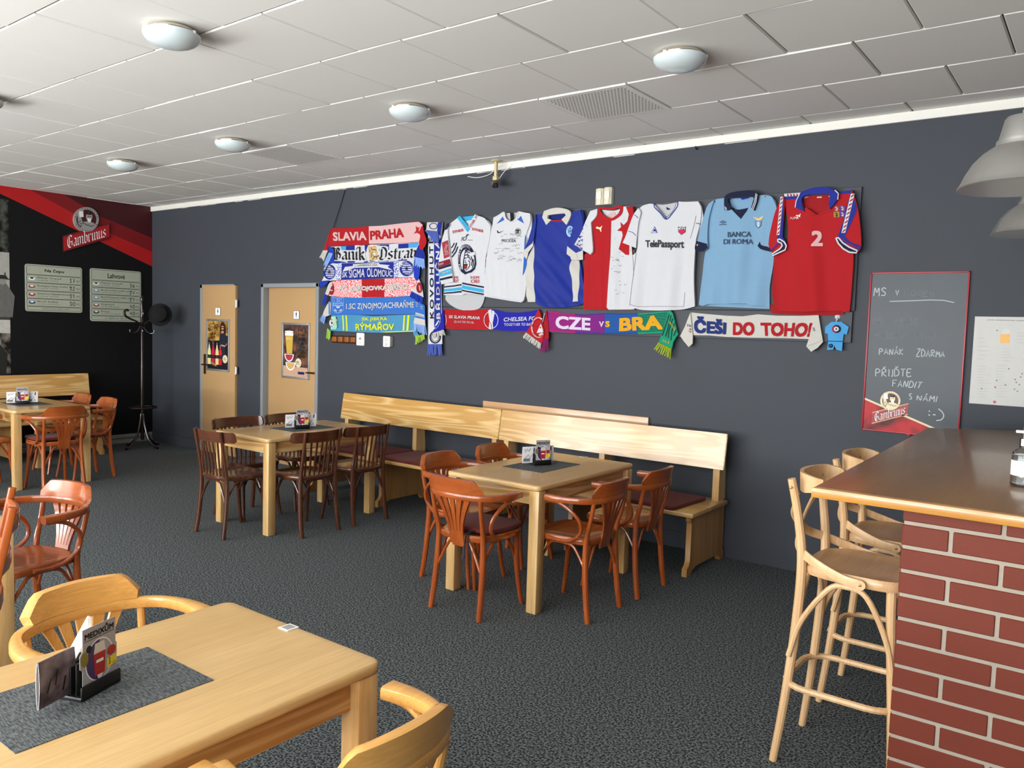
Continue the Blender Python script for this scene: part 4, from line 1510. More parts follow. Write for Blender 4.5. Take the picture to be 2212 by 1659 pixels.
# ------------------------------------------------------------------ bar stools (local: facing +y)
def make_stool():
    t = thing('bar_stool')
    b = seat_mesh(S_FLAT, 0.772, 0.735)
    b.v = [(x, y * 0.93, z) for x, y, z in b.v]
    b.build('seat', t)
    for sx in (-1, 1):
        b = MB()
        pts = spline([(sx * 0.178, -0.225, 0), (sx * 0.168, -0.196, 0.25), (sx * 0.156, -0.172, 0.55), (sx * 0.152, -0.166, 0.78), (sx * 0.162, -0.186, 0.95), (sx * 0.178, -0.212, 1.086)], 5)
        n = len(pts)
        b.tube(pts, [0.0145 + 0.0035 * math.sin(PI * i / (n - 1)) for i in range(n)], S_WOOD, 10)
        b.build('leg', t)
        b = MB()
        pts = spline([(sx * 0.178, 0.188, 0), (sx * 0.166, 0.172, 0.30), (sx * 0.152, 0.150, 0.60), (sx * 0.150, 0.145, 0.745)], 5)
        n = len(pts)
        b.tube(pts, [0.0135 + 0.004 * (i / (n - 1)) for i in range(n)], S_WOOD, 10)
        b.build('leg', t)
    b = MB()      # crest
    arcp = [tuple(v) for v in spline([Vector(p) for p in ((-0.140, -0.108), (-0.150, -0.140), (-0.132, -0.178), (-0.07, -0.204), (0, -0.211), (0.07, -0.204), (0.132, -0.178), (0.150, -0.140), (0.140, -0.108))], 5)]
    V, F = [], []
    n = len(arcp)
    for i, (x, y) in enumerate(arcp):
        u = abs(2 * i / (n - 1) - 1)
        k = Vector((x, y + 0.13)).normalized() * 0.008
        hh = 0.036 - 0.014 * max(0, u - 0.55) / 0.45
        zc = 1.070
        V += [(x - k.x, y - k.y, zc - hh), (x + k.x, y + k.y, zc - hh), (x + k.x * 1.6, y + k.y * 1.6, zc + hh), (x - k.x * 0.4, y - k.y * 0.4, zc + hh)]
    for i in range(n - 1):
        for c in range(4):
            d_ = (c + 1) % 4
            F.append((i * 4 + c, i * 4 + d_, (i + 1) * 4 + d_, (i + 1) * 4 + c))
    F += [(3, 2, 1, 0), tuple((n - 1) * 4 + c for c in range(4))]
    b.add(V, F, S_WOOD)
    b.build('crest_rail', t)
    for sx in (-1, 1):
        b = MB()
        off = 0.008 * sx
        pts = spline([(-sx * 0.150, -0.196, 1.018), (-sx * 0.08, -0.222 + off, 0.955), (0, -0.226 + off, 0.895), (sx * 0.09, -0.214 + off, 0.84), (sx * 0.152, -0.165, 0.812), (sx * 0.186, -0.10, 0.786), (sx * 0.206, -0.01, 0.758), (sx * 0.209, 0.055, 0.750)], 5)
        b.tube(pts, 0.0, S_WOOD, flat=(0.010, 0.034), up=(0, 0.25, 1))
        b.lathe([(0.018, -0.004), (0.018, 0.006)], S_WOOD, 12, M=Matrix.Translation((sx * 0.209, 0.055, 0.750)) @ Matrix.Rotation(R(90), 4, 'Y'))
        strap = b.build('cross_strap', t)
        b = MB()
        for mx_, ry in (((sx * 0.2145, 0.055, 0.750), R(90 * sx)), ((sx * 0.194, -0.208, 1.055), R(90 * sx)), ((sx * 0.10, -0.180, 1.07), None)):
            b = MB()
            b.lathe([(0.005, 0), (0.004, 0.004), (0, 0.005)], BRASS, 8, M=Matrix.Translation(mx_) @ (Matrix.Rotation(ry, 4, 'Y') if ry is not None else Matrix.Rotation(R(-90), 4, 'X')))
            b.build('screw', strap if mx_[2] < 0.8 else t)
    b = MB()      # foot ring
    rp = rrect(-0.192, -0.214, 0.192, 0.193, 0.10, 5)
    b.tube([(x, y, 0.31) for x, y in rp], 0.0125, S_WOOD, 8, closed=True)
    b.build('foot_ring', t)
    b = MB()
    for sx in (-1, 1):
        p = [(sx * 0.182, -0.188, 0.42), (sx * 0.176, -0.150, 0.56), (sx * 0.178, -0.06, 0.70), (sx * 0.182, 0.0, 0.724), (sx * 0.176, 0.07, 0.70), (sx * 0.170, 0.14, 0.56), (sx * 0.172, 0.168, 0.44)]
        b.tube(spline(p, 5), 0.0105, S_WOOD, 8)
    for yy_ in (-1,):
        p = [(-0.155, -0.180, 0.44), (-0.145, -0.17, 0.58), (-0.06, -0.165, 0.71), (0, -0.165, 0.725), (0.06, -0.165, 0.71), (0.145, -0.17, 0.58), (0.155, -0.180, 0.44)]
        b.tube(spline(p, 5), 0.010, S_WOOD, 8)
    b.build('brace', t)
    t['category'] = 'bar stool'
    t['group'] = 'pale bentwood bar stools'
    return t

st = make_stool()
place(st, USED, (-0.712, 3.15, 0), R(-90), 'pale beech bar stool with crossed back straps nearest the viewer')
place(st, USED, (-0.722, 3.775, 0), R(-90), 'pale beech bar stool farther along the bar, behind the nearer stool')

# ------------------------------------------------------------------ table mats and menu stands
def make_mat():
    b = MB()
    b.box((0, 0, 0.001), (0.305, 0.44, 0.002), MATG)
    o = b.build('table_mat', smooth=0)
    tag(o, None, 'placemat', 'grey woven table mats')
    return o
mt = make_mat()
TT = 0.7352
for x, y, a, lab in [(-1.850, 0.868, 0, 'grey woven mat under the nearest menu stand'), (-2.887, 4.190, 0, 'grey woven mat on the centre table'),
                     (-5.310, 4.215, 0, 'grey woven mat on the table with dark chairs'), (-8.41, 3.356, 90, 'grey woven mat on the far table')]:
    place(mt, USED, (x, y, TT), R(a), lab)

PAPERG = mat('leaflet_grey', (170, 168, 172), rough=0.4, var=0.05)
PAPERW = mat('leaflet_white', (232, 232, 234), rough=0.45, var=0.03)
PURP = mat('print_purple', (70, 52, 104), rough=0.4)
REDG = mat('print_red', (176, 40, 34), rough=0.4)
FROTH = mat('print_froth', (222, 214, 206), rough=0.4)
OLIVE = mat('print_olive', (132, 122, 40), rough=0.4)
PYEL = mat('print_yellow', (236, 212, 60), rough=0.4)

def make_holder():
    """black plastic stand; local: flyer slot faces -y"""
    b = MB()
    b.box2((-0.062, -0.052, 0), (0.062, 0.036, 0.012), BLACKP, 0.004)
    b.box2((-0.060, -0.052, 0.0), (0.060, -0.047, 0.034), BLACKP, 0.002)
    for k in range(4):
        y = -0.036 + k * 0.016
        h = 0.085 - 0.008 * k
        b.box2((-0.058, y, 0.0), (0.058, y + 0.004, h), BLACKP, 0.0015)
    b.prism([(-0.056, 0.03), (0.056, 0.03), (0.056, 0.062), (0.03, 0.078), (-0.03, 0.078), (-0.056, 0.062)], 0.0, 0.058, BLACKP, axis=2, round_=0.004)
    o = b.build('menu_stand')
    return tag(o, None, 'menu stand', 'black menu stands on the tables')

def make_flyer():
    b = MB()
    W_, H_ = 0.100, 0.150
    out = [(-W_ / 2, 0), (W_ / 2, 0), (W_ / 2, .05), (W_ / 2 + .004, .055), (W_ / 2 + .004, .085), (W_ / 2, .09), (W_ / 2, H_), (-W_ / 2, H_), (-W_ / 2, .10), (-W_ / 2 - .008, .092), (-W_ / 2 - .008, .062), (-W_ / 2, .055)]
    b.prism(out, -0.0006, 0.0006, PAPERG, axis=1)
    S = YS(-0.0006)
    L_ = Loc()
    text(b, 'MEDIXŮM', L_, qbox(-.044, .144, .044, .124), S, INK, 0.0006, 0.03)
    paint(b, [(-.046, .121), (.046, .121), (.046, .1195), (-.046, .1195)], S, INK, 0.0005)
    ring(b, L_, 0, .066, .043, .05, .003, S, WINK, 0.0005)
    paint(b, ell(0, .066, .04, .047, 24, 90, 270), S, PURP, 0.0006)
    paint(b, [(-.018, .082), (.018, .082), (.015, .03), (-.015, .03)], S, REDG, 0.0009)
    paint(b, [(-.018, .082), (.018, .082), (.014, .106), (-.014, .106)], S, FROTH, 0.0009)
    paint(b, [(-.011, .066), (.011, .066), (.011, .059), (-.011, .059)], S, WINK, 0.0012)
    paint(b, [(-.008, .03), (.008, .03), (.004, .016), (.012, .012), (-.012, .012), (-.004, .016)], S, WINK, 0.0009)
    paint(b, ell(-.045, .08, .011, .017, 12), S, OLIVE, 0.0012)
    paint(b, ell(-.032, .10, .008, .009, 12), S, INK, 0.0012)
    paint(b, ell(.036, .074, .014, .012, 12), S, REDG, 0.0010)
    paint(b, [(.02, .034), (.052, .040), (.052, .062), (.022, .058)], S, PYEL, 0.0014)
    pen(b, '35,-', L_, qbox(.027, .056, .050, .042), 0.0018, S, INK, 0.0018)
    o = b.build('flyer', smooth=0, normals=False)
    return tag(o, None, 'flyer', 'beer flyers in the menu stands')

def make_leaflet(dark):
    b = MB()
    face = speckle('leaflet_brown_photo', (70, 56, 58), (150, 134, 136), scale=22, lo=0.35, hi=0.7, rough=0.4) if dark else PAPERW
    for s in (-1, 1):
        V, F = [], []
        for k in range(5):
            z = 0.105 * k / 4
            bow = 0.0035 * math.sin(PI * k / 4) + 0.0012
            V += [(-0.05, s * bow, z), (0.05, s * bow, z)]
        for k in range(4):
            F.append((2 * k, 2 * k + 1, 2 * k + 3, 2 * k + 2))
        b.add(V, F, face if s < 0 else PAPERW)
        V2 = [(x, y + s * 0.0007, z) for x, y, z in V]
        b.add(V2, F, face)
        E_ = [(2 * k, 2 * k + 2) for k in range(4)]
        for i, j in E_:
            b.add([V[i], V[j], V2[j], V2[i]], [(0, 1, 2, 3)], PAPERW)
    S = YS(-0.0062)
    if not dark:
        for q in ([(-.04, .09), (-.03, .07), (-.02, .092), (-.008, .076), (.006, .094)], [(-.036, .03), (-.01, .055), (.0, .03), (.016, .052)]):
            stroke(b, q, 0.003, S, INK, 0.0)
        paint(b, [(-.045, .012), (.0, .012), (.0, .03), (-.045, .03)], S, mat('leaflet_shade', (120, 120, 126)), 0.0)
        paint(b, [(.012, .008), (.042, .008), (.042, .036), (.012, .036)], S, WINK, 0.0004)
        pen(b, '22,-', Loc(), qbox(.016, .030, .04, .014), 0.0018, S, INK, 0.0008)
        paint(b, [(.022, .07), (.026, .10), (.034, .10), (.032, .07)], S, PURP, 0.0002)
    else:
        stroke(b, [(-.03, .03), (-.02, .06), (-.008, .04), (-.002, .075)], 0.003, S, INK, 0.0)
        stroke(b, [(.012, .02), (.02, .05)], 0.004, S, INK, 0.0)
    o = b.build('leaflet', smooth=0, normals=False)
    return tag(o, None, 'leaflet', 'folded leaflets in the menu stands')

hd, fl, lfd, lfw = make_holder(), make_flyer(), make_leaflet(True), make_leaflet(False)
def stand_set(x, y, a, where, dark, tilt=0):
    Mx = Matrix.Translation((x, y, TT + 0.002)) @ Matrix.Rotation(a, 4, 'Z')
    place(hd, USED, tuple(Mx.translation), a, 'black plastic menu stand on ' + where)
    f = place(fl, USED, tuple(Mx @ Vector((0, -0.044, 0.013))), a, 'grey beer flyer with a red glass, in the stand on ' + where)
    l1 = place(lfd if dark else lfw, USED, tuple(Mx @ Vector((-0.072 if not dark else -0.085, 0.012 if not dark else 0.022, 0.002))), a + R(0 if dark else 28), 'folded leaflet leaning at the left of the stand on ' + where)
    return Mx
def set_at(fc, fa, lc, la, where, dark):
    """flyer centre and turn, leaflet centre and turn"""
    Mf = Matrix.Translation((fc[0], fc[1], TT + 0.0026)) @ Matrix.Rotation(R(fa), 4, 'Z')
    Mh = Mf @ Matrix.Translation((0, 0.045, 0))
    place(hd, USED, tuple(Mh.translation), R(fa), 'black plastic menu stand on ' + where)
    place(fl, USED, tuple(Mf @ Vector((0, 0, 0.0125))), R(fa), 'grey beer flyer with a red glass, in the stand on ' + where)
    place(lfd if dark else lfw, USED, tuple(Mh @ Vector((-0.088 if dark else -0.078, -0.0100, 0.0125))), R(fa), ('brownish' if dark else 'white') + ' folded leaflet in the left of the stand on ' + where)
    return Mh
M4 = set_at((-1.8395, 0.8825), 111.5, (-1.868, 0.772), 113, 'the nearest table', True)
def zpt(px, py):
    p = on_z(px, py, 0.748)
    return (p.x, p.y)
M1 = set_at(zpt(1172, 1001.5), 62, zpt(1139, 1003), 52, 'the centre table', False)
M2 = set_at(zpt(653, 924), 70, zpt(628, 924), 58, 'the dark chairs table', False)
M3 = set_at(zpt(48.5, 871), 72, zpt(37, 869), 70, 'the far table', False)
for Mx, where in ((M1, 'centre table'), (M2, 'dark chairs table'), (M3, 'far table')):
    place(lfw, USED, tuple(Mx @ Vector((0.052 if where == 'centre table' else 0.082, 0.0060, 0.0125))), math.atan2(Mx[1][0], Mx[0][0]), 'white folded leaflet right of the beer flyer on the ' + where)
# beer mats leaning in the nearest stand
b = MB()
b.prism(rrect(-0.047, 0, 0.047, 0.094, 0.012, 4), -0.0011, 0.0011, mat('beer_mat_board', (226, 216, 202), rough=0.8), axis=1)
bmx = b.build('beer_mat')
tag(bmx, None, 'beer mat', 'beer mats in the nearest menu stand')
for k, lab in enumerate(('foremost of the three beer mats leaning in the nearest menu stand', 'middle one of the three beer mats in the nearest menu stand', 'rear one of the three beer mats in the nearest menu stand')):
    q_ = M4 @ Vector((0.010 - 0.004 * k, 0.052, 0.0))
    o = place(bmx, USED, (q_.x + 0.0030 * k, q_.y + 0.0048 * k, TT + 0.0645), 0, lab)
    o.rotation_euler = (R(-27), 0, R(-25))

for x, y, lab in ((-1.840, 1.418, 'small white sticker card at the end edge of the nearest table'), (-2.885, 4.690, 'small white sticker card at the bench end of the centre table')):
    b = MB()
    b.box((0, 0, 0.001), (0.042, 0.042, 0.002), WHITEP, 0.0006, 1)
    b.box((0, 0, 0.0021), (0.030, 0.030, 0.0004), mat('sticker_grey', (150, 150, 150), rough=0.6))
    o = b.build('sticker_card', smooth=0)
    o.location = (x, y, TT)
    tag(o, lab, 'sticker', 'sticker cards on the tables')

# bottle and leaflet stand on the bar
BZ = 1.1165
GLASS = mat('clear_glass', (235, 240, 240), rough=0.03, trans=1.0, ior=1.45, var=0.0)
pb = on_z(2199, 1050, BZ)
t = thing('hand_gel_bottle', (pb.x + 0.012, pb.y + 0.03, BZ), 0, 'clear bottle with a white label standing on the bar at the right picture edge', 'bottle')
b = MB()
b.lathe([(0.0, 0.0), (0.036, 0.0), (0.040, 0.004), (0.040, 0.105), (0.036, 0.118), (0.018, 0.130), (0.013, 0.136), (0.013, 0.145), (0.0115, 0.145), (0.0115, 0.134), (0.034, 0.115), (0.0378, 0.103), (0.0378, 0.008), (0.0, 0.006)], GLASS, 28)
b.build('body', t)
b = MB()
b.lathe([(0.0404, 0.036), (0.0404, 0.088)], WHITEP, 28)
b.build('label_band', t)
b = MB()
b.lathe([(0.015, 0.138), (0.015, 0.162), (0.006, 0.164), (0.005, 0.185)], WHITEP, 16)
b.box2((-0.032, -0.007, 0.182), (0.010, 0.007, 0.192), WHITEP, 0.003)
b.build('pump_cap', t)
p = on_z(2203, 985, BZ)
b = MB()
for s in (-1, 1):
    V, F = [], []
    for k in range(6):
        u = k / 5
        for z in (0.0, 0.14):
            V.append((0.10 * u, s * (0.001 + 0.010 * math.sin(PI * min(1, u * 1.2 + 0.0)) * 0.5), z))
    for k in range(5):
        F.append((2 * k, 2 * k + 2, 2 * k + 3, 2 * k + 1))
    b.add(V, F, PAPERG if s < 0 else mat('leaflet_plum', (58, 40, 58)))
o = b.build('leaflet', smooth=0, normals=False)
o.location = (p.x + 0.005, p.y + 0.02, BZ + 0.0128)
o.rotation_euler = (0, 0, R(35))
tag(o, 'grey folded leaflet in the stand on the bar behind the bottle', 'leaflet')
b = MB()
b.box2((0, -0.02, 0), (0.11, 0.02, 0.012), BLACKP, 0.003)
b.box2((0, 0.016, 0), (0.11, 0.022, 0.075), BLACKP, 0.002)
o = b.build('menu_stand')
o.location = (p.x + 0.005, p.y + 0.02, BZ)
o.rotation_euler = (0, 0, R(35))
tag(o, 'black menu stand on the bar at the right picture edge', 'menu stand')

# ------------------------------------------------------------------ lamps
SHADE = mat('lamp_aluminium', (196, 196, 192), rough=0.33, metal=0.9, var=0.04)
SHIN = mat('lamp_white_inside', (226, 220, 206), rough=0.5)
def make_pendant(drop):
    """local origin at the rim centre"""
    t = thing('pendant_lamp')
    b = MB()
    prof = [(0.192, 0.0), (0.195, 0.004), (0.190, 0.010), (0.183, 0.024), (0.172, 0.050), (0.152, 0.085), (0.122, 0.118), (0.094, 0.138), (0.086, 0.142), (0.084, 0.150), (0.083, 0.160)]
    b.lathe(prof, SHADE, 40)
    b.build('lamp_shade', t)
    b = MB()
    b.lathe([(r - 0.003, z + 0.001) for r, z in prof[0:8]] + [(0.0, 0.139)], SHIN, 40)
    b.build('shade_lining', t)
    b = MB()
    b.lathe([(0.078, 0.158), (0.077, 0.165), (0.062, 0.232), (0.056, 0.240), (0.0, 0.241)], SHADE, 32)
    b.lathe([(0.012, 0.240), (0.012, 0.262), (0.0, 0.263)], SHADE, 12)
    b.build('socket_cap', t)
    b = MB()
    b.tube([(0, 0, 0.262), (0, 0, drop - 0.01)], 0.0045, BLACKP, 8)
    b.build('cord', t)
    b = MB()
    b.lathe([(0.0, drop - 0.034), (0.03, drop - 0.030), (0.045, drop - 0.004)], SHADE, 20)
    b.build('ceiling_cup', t)
    b = MB()
    b.lathe([(0.0, 0.01), (0.02, 0.016), (0.03, 0.04), (0.026, 0.07), (0.014, 0.10), (0.014, 0.135)], mat('bulb_glass', (236, 234, 226), rough=0.3), 16)
    b.build('bulb', t)
    return tag(t, None, 'pendant lamp', 'aluminium pendant lamps over the bar')
pl = make_pendant(CEIL_Z - 2.14)
place(pl, USED, (-0.293, 3.255, 2.14), 0, 'aluminium dome pendant lamp over the bar, the upper one nearer the viewer')
place(pl, USED, (-0.345, 4.66, 2.14), 0, 'aluminium dome pendant lamp over the bar, farther one half cut by the right edge')

MILK = mat('milk_glass', (204, 216, 218), rough=0.22, spec=0.6, var=0.02, coat=0.3)
def make_flush():
    """origin on the ceiling"""
    t = thing('ceiling_lamp')
    b = MB()
    b.lathe([(0.095, -0.004), (0.112, -0.010), (0.118, -0.022), (0.116, -0.030), (0.10, -0.034)], mat('lamp_chrome', (206, 196, 180), rough=0.18, metal=0.9), 36)
    b.build('base', t)
    b = MB()
    prof = [(0.134, -0.032)]
    for k in range(1, 9):
        a = k / 8 * PI / 2
        prof.append((0.134 * math.cos(a * 0.98) if k < 8 else 0.0, -0.034 - 0.062 * math.sin(a)))
    b.lathe([(0.10, -0.028), (0.130, -0.029)] + prof, MILK, 40)
    b.build('glass_bowl', t)
    for k in range(3):
        a = R(20 + 120 * k)
        b = MB()
        b.box((0.128 * math.cos(a), 0.128 * math.sin(a), -0.03), (0.016, 0.012, 0.014), mat('clip_white', (240, 238, 232), rough=0.3), 0.002, M=None)
        b.build('clip', t)
    return tag(t, None, 'ceiling lamp', 'round milk glass ceiling lamps')
cl = make_flush()
for x, y, lab in [(-3.765, 2.175, 'large looking milk glass ceiling lamp in the upper left of the ceiling'), (-1.84, 3.775, 'milk glass ceiling lamp on the right, nearest the pendant lamps'),
                  (-3.73, 3.785, 'milk glass ceiling lamp in the middle, left of the ventilation tile'), (-5.625, 3.755, 'small looking milk glass ceiling lamp, second from the black wall'),
                  (-7.29, 3.74, 'milk glass ceiling lamp nearest the black wall'), (-5.98, 2.13, 'milk glass ceiling lamp just beyond the left picture edge')]:
    place(cl, USED, (x, y, CEIL_Z), 0, lab)

# ------------------------------------------------------------------ things on the ceiling edge and wall
p = on_z(1072, 347, CEIL_Z)
t = thing('security_camera', (p.x, p.y, CEIL_Z), 0, 'small security camera hanging from a cream ceiling bracket', 'camera')
CRM = mat('cream_metal', (206, 190, 146), rough=0.4, var=0.04)
b = MB()
b.lathe([(0.045, 0), (0.045, -0.006), (0.02, -0.012), (0.0, -0.012)], CRM, 20)
b.box2((-0.012, -0.012, -0.135), (0.012, 0.012, -0.008), CRM, 0.003)
b.box2((-0.022, -0.018, -0.165), (0.022, 0.018, -0.13), CRM, 0.005)
b.build('bracket', t)
Mc = Matrix.Translation((0.0, -0.01, -0.195)) @ Matrix.Rotation(R(38), 4, 'Z') @ Matrix.Rotation(R(20), 4, 'X')
b = MB()
b.box((0, 0.01, 0), (0.058, 0.11, 0.052), mat('camera_body', (64, 62, 58), rough=0.4), 0.006, M=Mc)
b.build('body', t)
b = MB()
b.lathe([(0.022, 0), (0.022, 0.028), (0.018, 0.03), (0.016, 0.022), (0.0, 0.022)], BLACKP, 16, M=Mc @ Matrix.Translation((0, -0.045, 0)) @ Matrix.Rotation(R(90), 4, 'X'))
b.build('lens', t)
b = MB()
b.tube(spline([(0.02, 0.02, -0.15), (0.06, 0.05, -0.08), (0.10, 0.10, -0.03), (0.10, WALL_Y - p.y - 0.032, -0.025)], 5), 0.003, WHITEP, 6)
b.tube(spline([(-0.02, 0.03, -0.03), (-0.12, WALL_Y - p.y - 0.034, -0.085), (-0.28, WALL_Y - p.y - 0.012, -0.10), (-0.40, WALL_Y - p.y - 0.010, -0.08)], 5), 0.003, WHITEP, 6)
b.build('cable', t)

a_, c_ = on_y(1287, 407, WALL_Y - 0.03), on_y(1321, 441, WALL_Y - 0.03)
CRP = mat('cream_plastic', (214, 206, 184), rough=0.4, var=0.03)
for k, lab in ((0, 'cream motion sensor on the wall, left half of the pair above the shirts'), (1, 'cream motion sensor on the wall, right half of the pair above the shirts')):
    w2 = (c_.x - a_.x) / 2
    x0 = a_.x + k * w2
    b = MB()
    pts = [(x0, WALL_Y - 0.001), (x0 + 0.002, WALL_Y - 0.03), (x0 + w2 * 0.3, WALL_Y - 0.045), (x0 + w2 * 0.7, WALL_Y - 0.045), (x0 + w2 - 0.003, WALL_Y - 0.03), (x0 + w2 - 0.001, WALL_Y - 0.001)]
    b.prism(pts, c_.z, a_.z - 0.004 * (1 - k), CRP, round_=0.004)
    b.box2((x0 + w2 * 0.2, WALL_Y - 0.0465, (a_.z + c_.z) / 2 - 0.02), (x0 + w2 * 0.8, WALL_Y - 0.044, (a_.z + c_.z) / 2 + 0.035), mat('sensor_window', (226, 222, 206), rough=0.3), 0.002)
    tag(b.build('motion_sensor'), lab, 'motion sensor', 'pair of cream motion sensors')

# switches and sockets under the scarves
SW = Fr(690, 600, 7.628, WALL_Y - 0.012)
BRN = mat('brown_switch_frame', (58, 26, 12), rough=0.3)
BRO = mat('brown_switch_rocker', (150, 88, 34), rough=0.25, var=0.08)
for k, (x0, y0, x1, y1) in enumerate(((203, 952, 298, 1072), (305, 950, 400, 1080), (407, 956, 502, 1084), (508, 960, 606, 1088))):
    pa, pb_ = SW(x0, y0), SW(x1, y1)
    t = thing('light_switch', ((pa[0] + pb_[0]) / 2, WALL_Y, (pa[1] + pb_[1]) / 2), 0, ['leftmost of the four brown light switches under the scarves', 'second brown light switch from the left under the scarves', 'third brown light switch from the left under the scarves', 'rightmost of the four brown light switches, beside the white socket'][k], 'light switch', 'row of brown light switches')
    hw, hh = (pb_[0] - pa[0]) / 2, (pa[1] - pb_[1]) / 2
    b = MB()
    b.prism(rrect(-hw, -hh, hw, hh, 0.012, 3), -0.016, -0.001, BRN, axis=1, round_=0.004)
    frm = b.build('frame', t)
    b = MB()
    b.prism(rrect(-hw * 0.72, -hh * 0.66, hw * 0.72, hh * 0.74, 0.006, 3), -0.024, -0.010, BRO, axis=1, round_=0.004)
    b.build('rocker', frm)
pa, pb_ = SW(618, 905), SW(741, 1121)
t = thing('wall_socket', ((pa[0] + pb_[0]) / 2, WALL_Y, (pa[1] + pb_[1]) / 2), 0, 'upright white double socket plate right of the brown light switches', 'socket')
hw, hh = (pb_[0] - pa[0]) / 2, (pa[1] - pb_[1]) / 2
b = MB()
b.prism(rrect(-hw, -hh, hw, hh, 0.010, 3), -0.020, -0.001, WHITEP, axis=1, round_=0.005)
b.build('plate', t)
b = MB()
for x, z, r_ in ((0, 0.006, 0.009), (-0.022, 0.008, 0.003), (0.02, 0.008, 0.003), (0, -0.035, 0.004)):
    paint(b, ell(x, z, r_, r_ * 1.4, 10), YS(-0.0202), mat('socket_hole', (70, 66, 62)), 0.0005)
b.build('hole', t, smooth=0, normals=False)
pa, pb_ = SW(1095, 958), SW(1205, 1145)
t = thing('thermostat_socket', ((pa[0] + pb_[0]) / 2, WALL_Y, (pa[1] + pb_[1]) / 2), 0, 'deep white surface socket box alone on the wall below the striped light blue scarf', 'socket')
hw, hh = (pb_[0] - pa[0]) / 2, (pa[1] - pb_[1]) / 2
b = MB()
b.prism(rrect(-hw, -hh, hw, hh, 0.010, 3), -0.052, -0.030, WHITEP, axis=1, round_=0.006)
b.build('front', t)
b = MB()
b.prism(rrect(-hw * 0.96, -hh * 0.94, hw * 0.96, hh * 0.94, 0.008, 3), -0.032, -0.001, mat('grey_plastic', (176, 174, 168), rough=0.4), axis=1, round_=0.003)
b.build('back_box', t)
b = MB()
for cz in (0.022, -0.022):
    ring(b, Loc(), 0, cz, 0.014, 0.016, 0.003, YS(-0.0522), INK, 0.0006, 16, 120, 420)
b.build('hole', t, smooth=0, normals=False)

# ------------------------------------------------------------------ chalkboard and paper notice
CB, CB2 = Fr(1840, 560, 5.946, WALL_Y - 0.012), Fr(1840, 780, 5.946, WALL_Y - 0.012)
tl, tr_, bl = CB(245, 170), CB(1525, 150), CB2(120, 880)
x0, x1, z1, z0 = tl[0], tr_[0], (tl[1] + tr_[1]) / 2, bl[1]
t = thing('chalkboard', ((x0 + x1) / 2, WALL_Y, (z0 + z1) / 2), 0, 'tall chalkboard with red rim and handwritten chalk lines on the grey wall', 'chalkboard')
inv = Matrix.Translation(-t.location)
def rel(o, t_=None):
    t_ = t_ or t
    o.parent = t_
    o.matrix_parent_inverse = Matrix.Translation(-t_.location)
    return o
RIM = mat('red_rim', (168, 30, 44), rough=0.35)
BRD = mat('chalkboard_face', (52, 60, 68), rough=0.42, spec=0.5, var=0.22, nscale=3)
b = MB()
b.box2((x0 + 0.004, WALL_Y - 0.010, z0 + 0.004), (x1 - 0.004, WALL_Y - 0.002, z1 - 0.004), BRD)
rel(b.build('board', smooth=0))
b = MB()
WG = WALL_Y - 0.001
for lo, hi in (((x0, WALL_Y - 0.018, z0), (x0 + 0.009, WG, z1)), ((x1 - 0.009, WALL_Y - 0.018, z0), (x1, WG, z1)), ((x0, WALL_Y - 0.018, z1 - 0.009), (x1, WG, z1)), ((x0, WALL_Y - 0.018, z0), (x1, WG, z0 + 0.009))):
    b.box2(lo, hi, RIM, 0.002)
rel(b.build('rim'))
S = YS(WALL_Y - 0.0102)
b = MB()
gl, gr = CB2(150, 475), CB2(1070, 875)
sl = (gr[1] - gl[1]) / (gr[0] - gl[0])
yl = lambda x: gl[1] + sl * (x - gl[0])
REDB = speckle('red_glow_print', (56, 10, 14), (180, 22, 30), scale=5.5, lo=0.36, hi=0.50, rough=0.4)
xe = gl[0] + (z0 + 0.009 - gl[1]) / sl
paint(b, [(x0 + 0.008, z0 + 0.008), (min(xe, x1 - 0.009), z0 + 0.008), (x0 + 0.008, yl(x0 + 0.008))], S, REDB, 0.0006)
stroke(b, [(x0 + 0.009, yl(x0 + 0.009)), (min(xe, x1 - 0.009), max(z0 + 0.01, yl(min(xe, x1 - 0.009))))], 0.012, S, mat('cream_line', (222, 206, 168)), 0.001)
rel(b.build('printed_corner', smooth=0, normals=False))

